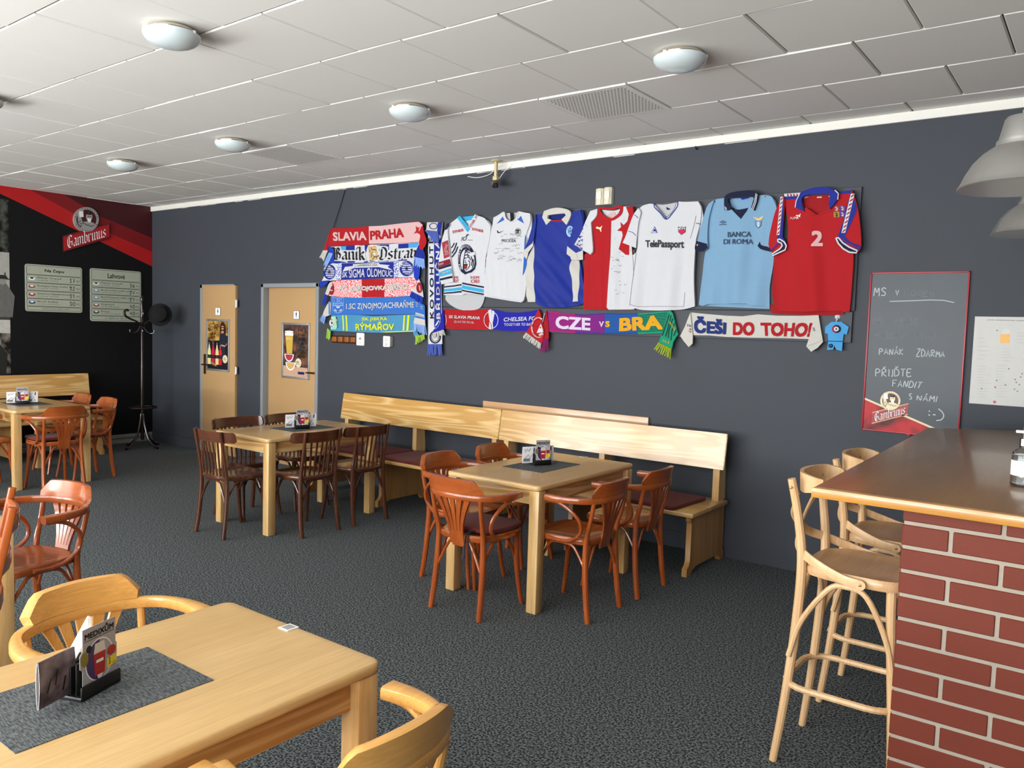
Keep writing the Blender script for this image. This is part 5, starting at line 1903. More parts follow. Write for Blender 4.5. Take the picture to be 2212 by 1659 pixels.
def brand_sign(mb, fr, S, disc, par, k, ink, ringc, plate, edge, e=0.001):
    """emblem: ring with a toasting king above a slanted name plate (frame y runs down)"""
    cx, cy, rx, ry = disc
    TL, TR, BR, BL = par
    paint(mb, [fr(*p) for p in par], S, edge, e)
    def inn(p, q, u):
        return (p[0] + (q[0] - p[0]) * u, p[1] + (q[1] - p[1]) * u)
    a = 0.09
    par2 = [inn(TL, BL, a), inn(TR, BR, a), inn(BR, TR, a), inn(BL, TL, a)]
    paint(mb, [fr(*p) for p in par2], S, plate, e + 0.0006)
    paint(mb, [fr(*p) for p in ell(cx, cy, rx, ry, 32)], S, ringc, e + 0.0012)
    paint(mb, [fr(*p) for p in ell(cx, cy, rx * .80, ry * .80, 32)], S, mat('emblem_maroon', (70, 18, 20), rough=0.4), e + 0.0018)
    C = lambda u, v: fr(cx + u * rx, cy + v * ry)
    def poly(pts, m_, ee):
        paint(mb, [C(*p) for p in pts], S, m_, ee)
    poly([(-.5, .75), (-.25, .2), (.2, .12), (.62, .3), (.8, .62), (.45, .82), (0, .9)], ringc, e + 0.0024)
    poly(ell(.22, -.22, .26, .32, 18), ringc, e + 0.0026)
    poly([(0, -.42), (.06, -.62), (.2, -.5), (.34, -.64), (.46, -.4), (.3, -.36)], ink, e + 0.0030)
    poly([(.05, -.1), (.4, -.08), (.36, .16), (.22, .26), (.1, .14)], WINK, e + 0.0030)
    poly([(.12, -.28), (.2, -.28), (.2, -.22), (.12, -.22)], ink, e + 0.0032)
    poly([(.28, -.26), (.36, -.26), (.36, -.2), (.28, -.2)], ink, e + 0.0032)
    poly([(-.72, -.5), (-.5, -.5), (-.28, .3), (-.5, .55), (-.66, .3)], ringc, e + 0.0026)
    poly([(-.62, -.72), (-.26, -.7), (-.22, -.2), (-.56, -.18)], WINK, e + 0.0030)
    poly([(-.62, -.84), (-.2, -.82), (-.24, -.66), (-.62, -.66)], ringc, e + 0.0034)
    for q in ([(-.5, .35), (-.2, .3), (.1, .5)], [(.1, .4), (.3, .55), (.62, .5)], [(-.62, .25), (-.45, .1)]):
        stroke(mb, [C(*p) for p in q], 0.05 * abs(fr(cx + rx, cy)[0] - fr(cx, cy)[0]), S, ink, e + 0.0034)
    for kk in range(26):      # illegible ring lettering
        aa = 2 * PI * kk / 26
        if -0.2 < math.sin(aa) < 0.25:
            continue
        poly(ell(.9 * math.cos(aa), .9 * math.sin(aa), .035, .045, 6), ink, e + 0.0022)
    def lerpq(u, v):
        t0 = (TL[0] + (TR[0] - TL[0]) * u, TL[1] + (TR[1] - TL[1]) * u)
        b0 = (BL[0] + (BR[0] - BL[0]) * u, BL[1] + (BR[1] - BL[1]) * u)
        return (b0[0] + (t0[0] - b0[0]) * v, b0[1] + (t0[1] - b0[1]) * v)
    black(mb, 'Gambrinus', fr, [lerpq(.08, .92), lerpq(.93, .92), lerpq(.93, .16), lerpq(.08, .16)], S, WINK, e + 0.0030, nb=k)

b = MB()
brand_sign(b, CB2, S, (495, 510, 130, 122), [(262, 655), (730, 540), (718, 690), (255, 808)], 0.36, INK, mat('emblem_cream', (226, 212, 170), rough=0.4), mat('plate_red', (150, 24, 30), rough=0.4), mat('plate_edge', (206, 150, 110), rough=0.4))
rel(b.build('brand_emblem', smooth=0, normals=False))
CHK = mat('chalk', (176, 184, 186), rough=0.95, var=0.12, nscale=300)
CHF = mat('faint_chalk', (112, 122, 128), rough=0.95, var=0.2, nscale=200)
b = MB()
for s_, f_, qd, m_, sd in [('MS', CB, [(290, 362), (470, 372), (462, 475), (283, 468)], CHK, 1), ('V', CB, qbox(565, 400, 617, 465), CHK, 2), ('HOKEJI', CB, [(682, 395), (1082, 425), (1075, 485), (680, 462)], CHF, 3),
                           ('PŘI', CB, qbox(280, 765, 440, 838), CHF, 4), ('VÝHŘE', CB, qbox(540, 775, 872, 842), CHF, 5), ('NAŠEHO', CB, qbox(308, 950, 690, 1010), CHF, 6), ('TÝMU.', CB, qbox(815, 960, 1130, 1030), CHF, 7),
                           ('PANÁK', CB, qbox(352, 1150, 678, 1224), CHK, 8), ('ZDARMA', CB, [(835, 1150), (1208, 1190), (1205, 1255), (830, 1248)], CHK, 9), ('PŘIJĎTE', CB, qbox(305, 1412, 792, 1505), CHK, 10),
                           ('FANDIT', CB2, [(525, 240), (932, 275), (900, 352), (522, 325)], CHK, 11), ('S', CB2, qbox(735, 418, 785, 492), CHK, 12), ('NÁMI', CB2, [(838, 440), (1128, 455), (1112, 532), (835, 500)], CHK, 13)]:
    pen(b, s_, f_, qd, 0.0058, S, m_, 0.0006, sd)
stroke(b, [CB(*p) for p in ((485, 542), (700, 535), (1000, 524), (1180, 528), (1315, 556))], 0.0055, S, CHK, 0.0006)
for q in (((990, 638), (1002, 650)), ((985, 686), (1002, 700)), ((1040, 688), (1076, 690))):
    stroke(b, [CB2(*p) for p in q], 0.008, S, CHK, 0.0006)
stroke(b, [tuple(v) for v in spline([Vector(CB2(*p)) for p in ((1112, 612), (1160, 655), (1180, 705), (1150, 752), (1085, 764))], 5)], 0.007, S, CHK, 0.0006)
rel(b.build('chalk_writing', smooth=0, normals=False))
pr = CB2(728, 950)
b = MB()
b.lathe([(0.012, 0), (0.012, 0.012), (0.006, 0.014), (0.0, 0.014)], RIM, 12, M=Matrix.Translation((pr[0], WALL_Y - 0.002, pr[1] + 0.004)) @ Matrix.Rotation(R(90), 4, 'X'))
rel(b.build('rim_clip'))

NP = Fr(2070, 660, 6.915, WALL_Y - 0.004)
pa, pb_ = NP(250, 162), NP(168, 1460)
x0, z1, z0 = pa[0], pa[1], pb_[1]
x1 = x0 + 0.52
t = thing('notice_poster', ((x0 + x1) / 2, WALL_Y, (z0 + z1) / 2), 0, 'white printed notice with a yellow beer mug on the grey wall right of the chalkboard', 'poster')
b = MB()
b.box2((x0, WALL_Y - 0.004, z0), (x1, WALL_Y - 0.001, z1), mat('notice_paper', (186, 185, 181), rough=0.4, var=0.02), 0.001)
S = YS(WALL_Y - 0.0041)
FG = mat('notice_faint', (176, 175, 173), rough=0.6)
MG = mat('notice_grey', (120, 118, 118), rough=0.6)
text(b, 'JAK SPRÁVNĚ ČEPOVAT PIVO', NP, [(430, 205), (1330, 228), (1330, 248), (430, 222)], S, MG, 0.0004, 0.01)
text(b, 'Desatero výčepního', NP, [(590, 280), (826, 286), (826, 304), (590, 298)], S, FG, 0.0004)
b2 = random.Random(9)
for cx, n_, ya, yb in ((290, 12, 900, 1400), (560, 12, 890, 1400), (280, 6, 480, 860), (660, 5, 640, 860), (870, 4, 400, 600)):
    for k in range(n_):
        yy_ = ya + (yb - ya) * k / n_
        w_ = b2.uniform(90, 200)
        paint(b, NP.L([(cx, yy_), (cx + w_, yy_ + w_ * .03), (cx + w_, yy_ + 9 + w_ * .03), (cx, yy_ + 9)]), S, FG, 0.0004)
for x, yy_ in ((580, 372), (755, 945), (575, 1120), (705, 1185), (350, 1240), (850, 1105), (868, 1148), (912, 1182), (840, 1250), (884, 1280), (953, 1018), (933, 1068)):
    paint(b, NP.L(ell(x, yy_, 13, 11, 8)), S, MG, 0.0006)
paint(b, NP.L([(628, 428), (772, 425), (766, 560), (622, 558)]), S, mat('notice_beer', (222, 164, 60), rough=0.4), 0.0006)
paint(b, NP.L([(672, 350), (766, 350), (772, 425), (640, 425)]), S, mat('notice_mug', (192, 192, 190), rough=0.4), 0.0006)
for x, yy_ in ((543, 1440), (552, 1220)):
    paint(b, NP.L(ell(x, yy_, 24 if yy_ > 1300 else 14, 20 if yy_ > 1300 else 14, 14)), S, REDG, 0.0006)
rel(b.build('sheet', smooth=0, normals=False))

# ------------------------------------------------------------------ black wall: brand sign, price boards, photo mural
SIL = mat('emblem_silver', (168, 168, 164), rough=0.35, metal=0.3)
LFs = Fr(0, 380, 5.53, LEFT_X + 0.03, 'x')
t = thing('brand_sign', (LEFT_X, 4.66, 2.6), 0, 'red brand sign with silver king emblem and white blackletter name on the black wall', 'sign')
b = MB()
par = [(755, 715), (1303, 565), (1308, 742), (762, 908)]
b.prism(LFs.L(par), LEFT_X + 0.004, LEFT_X + 0.030, mat('sign_side', (60, 14, 16)), axis=0)
rel(b.build('plate', smooth=0))
b = MB()
b.prism(LFs.L(ell(1030, 520, 150, 148, 32)), LEFT_X + 0.004, LEFT_X + 0.0305, SIL, axis=0)
rel(b.build('emblem_disc', smooth=0))
b = MB()
brand_sign(b, LFs, XS(LEFT_X + 0.0305), (1030, 520, 150, 148), par, 0.36, INK, SIL, mat('sign_red', (164, 28, 34), rough=0.4), mat('sign_red_edge', (96, 24, 28), rough=0.4))
rel(b.build('print', smooth=0, normals=False))

SAGE = mat('sage_board', (172, 178, 160), rough=0.5, var=0.03)
SAGD = mat('sage_dark_line', (74, 78, 68), rough=0.5)
def price_board(c0, rows_, title, foot, label):
    """c0 = corners TL TR BR BL in LF"""
    fr0 = Fr(0, 380, 5.53, LEFT_X + 0.018, 'x')
    q = [fr0(*p) for p in c0]
    y0, y1 = (q[0][0] + q[3][0]) / 2, (q[1][0] + q[2][0]) / 2
    z1, z0 = (q[0][1] + q[1][1]) / 2, (q[2][1] + q[3][1]) / 2
    t = thing('price_board', (LEFT_X, (y0 + y1) / 2, (z0 + z1) / 2), 0, label, 'price board', 'sage green price boards')
    b = MB()
    b.prism(rrect(y0, z0, y1, z1, 0.025, 4), LEFT_X + 0.002, LEFT_X + 0.016, SAGE, axis=0)
    rel(b.build('board', smooth=0), t)
    b = MB()
    S = XS(LEFT_X + 0.016)
    H = z1 - z0
    W_ = y1 - y0
    P = Loc()
    hs = [0.20] + [0.67 / len(rows_)] * len(rows_) + [0.085]
    zz = z1 - 0.012
    sc_ = (H - 0.024) / sum(hs)
    for i, h_ in enumerate(hs):
        h_ = h_ * sc_
        ya, yb, za, zb = y0 + 0.012, y1 - 0.012, zz - h_ + 0.004, zz - 0.003
        out = rrect(ya, za, yb, zb, 0.014, 3)
        for k in range(len(out)):
            stroke(b, [out[k], out[(k + 1) % len(out)]], 0.0045, S, SAGD, 0.0006)
        mid, hh = (za + zb) / 2, zb - za
        if i == 0:
            w2 = 0.17 * W_
            text(b, title, P, qbox((ya + yb) / 2 - w2, mid + hh * .22, (ya + yb) / 2 + w2, mid - hh * .26), S, INK, 0.0008, 0.015)
        elif i <= len(rows_):
            nm, sub, pr_, col = rows_[i - 1]
            paint(b, ell(ya + 0.055, mid, 0.036, hh * .22, 14), S, col, 0.0008)
            paint(b, ell(ya + 0.055, mid + hh * .08, 0.02, hh * .12, 10), S, INK if i == 1 else WINK, 0.0012)
            wn_ = min(0.62 * W_, 0.0175 * len(nm))
            text(b, nm, P, qbox(ya + 0.115, mid + hh * .30, ya + 0.115 + wn_, mid - hh * .02), S, mat('board_text', (66, 68, 60)), 0.0008)
            text(b, sub, P, qbox(ya + 0.115, mid - hh * .12, ya + 0.115 + 0.38 * W_, mid - hh * .26), S, SAGD, 0.0008)
            pen(b, pr_, P, qbox(yb - 0.135, mid + hh * .24, yb - 0.062, mid - hh * .28), 0.006, S, INK, 0.001)
            text(b, 'Kč', P, qbox(yb - 0.05, mid + hh * .12, yb - 0.014, mid - hh * .16), S, SAGD, 0.0008)
        else:
            text(b, foot, P, qbox(ya + W_ * .25, mid + hh * .2, yb - W_ * .22, mid - hh * .25), S, SAGD, 0.0008)
        zz -= h_
    rel(b.build('print', smooth=0, normals=False), t)

BLU = mat('logo_blue', (120, 150, 190))
BRW = mat('logo_brown', (150, 84, 52))
price_board([(300, 1052), (980, 1092), (985, 1640), (312, 1612)], [('Pilsner Urquell', 'světlý ležák', '37', WINK), ('Radegast Ryze hořká 12', 'světlý ležák', '32', BRW), ('Gambrinus Nepasterizovaná 11', 'světlý ležák', '31', REDG), ('Birell Světlý', 'nealkoholické pivo', '30', mat('logo_navy', (60, 66, 130)))], 'Na čepu', 'Všechny ceny jsou uvedeny za 0,5 l', 'sage green price board headed Na čepu on the black wall, left one')
price_board([(1075, 1104), (1682, 1140), (1690, 1742), (1090, 1740)], [('Pilsner Urquell', 'světlý ležák', '36', WINK), ('Birell Světlý nealko pivo', 'nealkoholické pivo', '27', BLU), ('Birell Polotmavý nealko pivo', 'nealkoholické pivo', '27', BLU), ('Kingswood', 'cider', '40', BRW), ('Frisco', 'ochucené', '40', mat('logo_dark', (50, 56, 52)))], 'Lahvové', 'v láhvi 0,5 l', 'sage green price board headed Lahvové on the black wall, behind the coat stand')

t = thing('photo_mural', (LEFT_X, 3.0, 1.8), 0, 'black and white photo mural on the black wall at the left picture edge', 'mural')
b = MB()
XM = XS(LEFT_X + 0.002)
V_ = lambda v: mat('mural_grey_%d' % v, (v, v, int(v * .96)), rough=0.5, var=0.25, nscale=25)
y1 = 3.83
def mp(y0, z0, y1_, z1_, v, e=0.0):
    paint(b, [(y0, z0), (y1_, z0), (y1_, z1_), (y0, z1_)], XM, v if not isinstance(v, int) else V_(v), e)
mp(2.6, 2.29, y1, 2.87, speckle('mural_trees', (14, 15, 14), (92, 96, 88), scale=11, lo=0.45, hi=0.8, rough=0.5))
mp(2.6, 1.53, y1, 2.285, 168)
mp(2.6, 0.92, y1, 1.53, speckle('mural_street', (22, 21, 20), (128, 122, 114), scale=8, lo=0.4, hi=0.62, rough=0.5))
mp(2.6, 1.38, y1, 1.53, 190, 0.0006)
mp(2.6, 1.53, y1, 1.66, 60, 0.0005)
for k in range(18):
    mp(2.62 + k * 0.068, 1.86, 2.635 + k * 0.068, 2.06, 70, 0.0006)
mp(2.6, 1.98, y1, 1.995, 90, 0.0007)
for k, yy_ in enumerate((2.7, 2.95, 3.2, 3.45, 3.62, 3.76)):
    s_ = 0.9 + 0.15 * (k % 3)
    paint(b, [(yy_ - .08 * s_, 1.56), (yy_ + .08 * s_, 1.56), (yy_ + .1 * s_, 1.8), (yy_ + .04, 1.93), (yy_ - .04, 1.93), (yy_ - .1 * s_, 1.8)], XM, V_(84 + 20 * (k % 4)), 0.0008)
    paint(b, ell(yy_, 1.97, .036, .05, 12), XM, V_(140), 0.001)
    paint(b, [(yy_ - .06, 1.985), (yy_ + .06, 1.985), (yy_ + .03, 2.03), (yy_ - .03, 2.03)], XM, V_(40), 0.0012)
for k, yy_ in enumerate((2.8, 3.1, 3.4, 3.7)):
    paint(b, [(yy_ - .09, .9), (yy_ + .08, .9), (yy_ + .1, 1.14), (yy_ + .02, 1.26), (yy_ - .08, 1.14)], XM, V_(36 + 30 * (k % 3)), 0.0008)
    paint(b, ell(yy_, 1.28, .035, .045, 12), XM, V_(132), 0.001)
o = b.build('picture', smooth=0, normals=False)
rel(o, t)
b = MB()
b.box2((LEFT_X + 0.0006, 2.6, 0.92), (LEFT_X + 0.0016, 3.83, 2.87), BLACKW)
rel(b.build('panel', smooth=0), t)

# ------------------------------------------------------------------ coat stand with a hat
t = thing('coat_stand', (-9.50, 5.10, 0), R(15), 'tall black bentwood coat stand with curled hooks in the room corner', 'coat stand')
BLKW = mat('black_lacquer_wood', (26, 14, 12), rough=0.25, var=0.1, coat=0.5)
b = MB()
b.lathe([(0.0, 0.10), (0.020, 0.10), (0.021, 0.5), (0.019, 1.0), (0.017, 1.60), (0.021, 1.62), (0.017, 1.66), (0.015, 1.80), (0.022, 1.82), (0.012, 1.86), (0.0, 1.875)], BLKW, 14)
b.build('pole', t)
for k in range(4):
    a = R(90 * k)
    c_, s_ = math.cos(a), math.sin(a)
    q = lambda r_, z: (r_ * c_, r_ * s_, z)
    b = MB()
    b.tube(spline([q(0.018, 0.42), q(0.04, 0.28), q(0.10, 0.12), q(0.20, 0.025), q(0.255, 0.012)], 5), 0.013, BLKW, 8)
    b.build('leg', t)
for k in range(6):
    a = R(60 * k + 20)
    c_, s_ = math.cos(a), math.sin(a)
    q = lambda r_, z: (r_ * c_, r_ * s_, z)
    b = MB()
    b.tube(spline([q(0.018, 1.50), q(0.07, 1.55), q(0.16, 1.585), q(0.215, 1.62), q(0.222, 1.665), q(0.195, 1.69), q(0.175, 1.675)], 5), 0.0105, BLKW, 8)
    b.tube(spline([q(0.018, 1.50), q(0.05, 1.44), q(0.10, 1.41), q(0.145, 1.42), q(0.15, 1.45)], 4), 0.009, BLKW, 8)
    b.build('hook', t)
b = MB()
b.tube([(0.165 * math.cos(R(15 * k)), 0.165 * math.sin(R(15 * k)), 0.50) for k in range(24)], 0.010, BLKW, 8, closed=True)
for k in range(4):
    a = R(90 * k + 45)
    b.tube([(0.02 * math.cos(a), 0.02 * math.sin(a), 0.50), (0.16 * math.cos(a), 0.16 * math.sin(a), 0.50)], 0.006, BLKW, 6)
b.build('umbrella_ring', t)
hx = on_x(346, 680, -9.28)
b = MB()
Mh = Matrix.Translation(hx) @ Matrix.Rotation(R(-40), 4, 'Z') @ Matrix.Rotation(R(82), 4, 'Y')
b.lathe([(0.0, 0.115), (0.06, 0.112), (0.088, 0.095), (0.094, 0.04), (0.096, 0.012), (0.13, 0.004), (0.135, 0.0), (0.128, -0.004), (0.09, 0.004), (0.088, 0.04), (0.08, 0.09), (0.0, 0.10)], mat('black_felt', (14, 14, 15), rough=0.95), 28, M=Mh @ Matrix.Diagonal((1.05, 1.0, 1, 1)))
tag(b.build('hat'), 'round black felt hat hanging from the right hook of the coat stand', 'hat')

# cable from the ceiling edge to the scarves
pa, pb_ = on_y(745, 411, WALL_Y - 0.01), on_y(720, 492, WALL_Y - 0.02)
b = MB()
b.tube([pa, (pa.x * .6 + pb_.x * .4, WALL_Y - 0.012, pa.z * .6 + pb_.z * .4 - 0.004), pb_], 0.0035, BLACKP, 6)
tag(b.build('hanging_cord'), 'thin black cord running from the ceiling strip down to the top scarf', 'cord')
b = MB()
pn = on_y(1506, 322, WALL_Y)
b.tube([(pn.x, WALL_Y - 0.001, pn.z), (pn.x, WALL_Y - 0.03, pn.z)], 0.006, BLACKP, 8)
b.tube([(pn.x, WALL_Y - 0.028, pn.z), (pn.x, WALL_Y - 0.03, pn.z + 0.015)], 0.005, BLACKP, 8)
tag(b.build('wall_hook'), 'tiny black hook in the grey wall under the ceiling strip', 'hook')

# ------------------------------------------------------------------ boards that carry the shirts and scarves
BY_ = 0.020
def board(x0, x1, z0, z1, label, y1=WALL_Y - 0.001):
    b = MB()
    b.box2((x0, y1 - BY_, z0), (x1, y1, z1), GREYB, 0.003)
    tag(b.build('display_board', smooth=0), label, 'board', 'grey boards behind the shirts and scarves')
YB = WALL_Y - BY_
u = on_y
pr = u(1862, 403, YB)
board(u(958, 560, YB).x, pr.x, u(1845, 672, YB).z, pr.z, 'large grey board that carries the row of shirts')
board(u(958, 560, YB).x, u(1838, 740, YB).x, u(1838, 741, YB).z, u(1845, 672, YB).z - 0.004, 'long low grey board that carries the three lower scarves')
board(u(722, 560, YB).x, u(919, 560, YB).x, u(900, 716, YB).z, u(900, 498, YB).z, 'grey board behind the stack of six scarves')
board(u(926, 560, YB).x, u(952, 560, YB).x, u(940, 742, YB).z, u(940, 486, YB).z, 'narrow grey board behind the upright scarf')

YF = YB - 0.004
def fold(base, *waves):
    """surface y: BASE metres in front of the boards, plus soft folds (amp, kx, kz, phase)"""
    def h(x, z):
        d_ = base
        g_ = min(1.0, max(0.3, (2.62 - z) / 0.55)) if base > 0.029 and len(waves) else 1.0
        for a, kx, kz, ph in waves:
            d_ += a * g_ * math.sin(kx * x + kz * z + ph)
        return YF - max(0.002, d_)
    return h

RED = cloth_mat('cloth_red', (164, 14, 24), rough=0.7)
DRED = cloth_mat('cloth_deep_red', (148, 13, 21), rough=0.7)
WHT = cloth_mat('cloth_white', (198, 199, 203), rough=0.75, var=0.02)
CRW = cloth_mat('cloth_cream', (192, 189, 182), rough=0.85, var=0.03)
PNK = cloth_mat('cloth_pink', (206, 168, 168), rough=0.85)
BLU_ = cloth_mat('cloth_royal', (18, 34, 132), rough=0.6)
SIGB = cloth_mat('cloth_shiny_blue', (16, 38, 132), rough=0.5)
NVY = cloth_mat('cloth_navy', (20, 24, 52), rough=0.75)
CYA = cloth_mat('cloth_cyan', (52, 160, 206), rough=0.7)
SKY = cloth_mat('cloth_sky', (116, 154, 184), rough=0.6)
LBL = cloth_mat('cloth_light_blue', (72, 150, 204), rough=0.8)
ZNO = cloth_mat('cloth_znojmo_blue', (52, 106, 184), rough=0.85)
RYM = cloth_mat('cloth_teal_blue', (72, 138, 176), rough=0.85)
YLG = cloth_mat('cloth_yellow', (204, 212, 50), rough=0.85)
LIME = cloth_mat('fringe_lime', (150, 186, 66), rough=0.9)
PALB = cloth_mat('fringe_pale_blue', (134, 168, 226), rough=0.9)
DBLU = cloth_mat('fringe_blue', (30, 56, 170), rough=0.9)
BLKI = cloth_mat('cloth_black', (16, 16, 20), rough=0.7)
GRYI = cloth_mat('cloth_grey', (176, 178, 182), rough=0.75)
MRN = cloth_mat('cloth_maroon', (128, 20, 44), rough=0.75)
TANC = cloth_mat('cloth_tan', (196, 164, 112), rough=0.8)
MAG = cloth_mat('cloth_magenta', (162, 26, 98), rough=0.8)
PUR = cloth_mat('cloth_purple', (78, 34, 130), rough=0.8)
BBL = cloth_mat('cloth_brazil_blue', (26, 68, 140), rough=0.8)
GRN = cloth_mat('cloth_green', (26, 140, 104), rough=0.8)
GOLDC = cloth_mat('cloth_gold', (212, 154, 28), rough=0.75)
LILAC = cloth_mat('cloth_lilac_white', (204, 190, 210), rough=0.8)
MOTT = speckle('cloth_red_white_mottle', (214, 40, 58), (244, 214, 214), scale=120, lo=0.46, hi=0.54)
MOTB = speckle('cloth_blue_white_mottle', (30, 56, 160), (236, 238, 244), scale=110, lo=0.46, hi=0.54)
SIGN = cloth_mat('felt_pen', (84, 84, 90), rough=0.7)

def garment(name, label, cat, group):
    return thing(name, (0, 0, 0), 0, label, cat, group)

def panel(t, name, fr, outline, S, m, thick=0.014, e=0.0, prints=None, grid=0.02, smooth=True):
    b = MB()
    cloth(b, fr.L(outline), S, m, grid, thick, e, smooth)
    if prints:
        prints(b)
    o = b.build(name, t, smooth=60, normals=False)
    return o

def area(b, fr, pts, S, m, e=0.0015, grid=0.02, smooth=False):
    """a coloured area that follows the cloth"""
    cloth(b, fr.L(pts), S, m, grid, 0.0, e + 0.0012, smooth)

def fringe(t, fr, a, c, d_, e_, S, m, n=14, seed=0, e=0.003):
    """tassels between edge a-c (sewn) and d_-e_ (free ends)"""
    r_ = random.Random(seed)
    b = MB()
    for k in range(n):
        u_ = (k + 0.5) / n
        p = (a[0] + (c[0] - a[0]) * u_, a[1] + (c[1] - a[1]) * u_)
        v_ = min(1, max(0, u_ + r_.uniform(-0.05, 0.05)))
        ln = r_.uniform(0.85, 1.05)
        q = (d_[0] + (e_[0] - d_[0]) * v_, d_[1] + (e_[1] - d_[1]) * v_)
        q = (p[0] + (q[0] - p[0]) * ln, p[1] + (q[1] - p[1]) * ln)
        mpt = ((p[0] + q[0]) / 2 + r_.uniform(-6, 6), (p[1] + q[1]) / 2)
        P = [fr(*x) for x in (p, mpt, q)]
        wd = math.hypot(fr(*a)[0] - fr(*c)[0], fr(*a)[1] - fr(*c)[1]) / n
        pts = [Vector(S(x, z, e + r_.uniform(0, 0.004))) for x, z in P]
        b.tube(spline(pts, 3), wd * 0.52, m, 6)
    return b.build('fringe', t)

def scribble(b, fr, box_, n, S, m, seed=0, e=0.002, wd=0.0016):
    r_ = random.Random(seed)
    x0, y0, x1, y1 = box_
    for k in range(n):
        cx, cy = r_.uniform(x0, x1), r_.uniform(y0, y1)
        L_ = (x1 - x0) * r_.uniform(0.09, 0.20)
        pts = [(cx + L_ * (i / 5 - 0.5), cy + L_ * r_.uniform(-0.22, 0.22) - L_ * 0.12 * i / 5) for i in range(7)]
        stroke(b, [tuple(v) for v in spline([Vector(fr(*p)) for p in pts], 3)], wd, S, m, e)

def star(cx, cy, r1, r2, n=5, a0=90):
    return [(cx + (r1 if k % 2 == 0 else r2) * math.cos(R(a0 + k * 180 / n)), cy - (r1 if k % 2 == 0 else r2) * math.sin(R(a0 + k * 180 / n))) for k in range(2 * n)]

G_SH = 'sports shirts pinned on the grey board'
G_SC = 'fan scarves pinned on the grey boards'

# ================================================================== shirts
J3 = Fr(940, 440, 6.914, YF - 0.02)
# --- white ice hockey shirt
t = garment('sports_shirt', 'white ice hockey shirt with a growling tiger emblem, leftmost shirt of the row', 'shirt', G_SH)
Hb = YS(fold(0.008, (0.003, 30, 5, 0)))
H = YS(fold(0.030, (0.0090, 22, 4, 0.6), (0.0054, 55, -8, 1)))
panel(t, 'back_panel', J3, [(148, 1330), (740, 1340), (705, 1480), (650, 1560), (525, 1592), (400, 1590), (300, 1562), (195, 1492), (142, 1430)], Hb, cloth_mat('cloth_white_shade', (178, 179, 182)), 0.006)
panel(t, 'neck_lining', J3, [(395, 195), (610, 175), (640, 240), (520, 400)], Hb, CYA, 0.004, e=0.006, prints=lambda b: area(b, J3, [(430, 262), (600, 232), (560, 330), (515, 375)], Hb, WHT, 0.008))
Hr = YS(fold(0.020, (0.003, 20, 0, 0)))
def rs(b):
    for pts, m_ in (([(748, 785), (806, 740), (808, 790), (748, 806)], MRN), ([(744, 832), (800, 818), (800, 905), (744, 912)], MRN), ([(744, 914), (800, 907), (798, 940), (744, 948)], NVY), ([(742, 975), (798, 965), (796, 1052), (742, 1062)], CYA), ([(740, 1095), (796, 1085), (796, 1115), (740, 1125)], NVY)):
        area(b, J3, pts, Hr, m_, 0.0016)
panel(t, 'sleeve', J3, [(760, 235), (800, 262), (842, 340), (830, 600), (806, 760), (800, 1100), (790, 1200), (736, 1205), (735, 900), (760, 600)], Hr, WHT, 0.010, prints=rs)
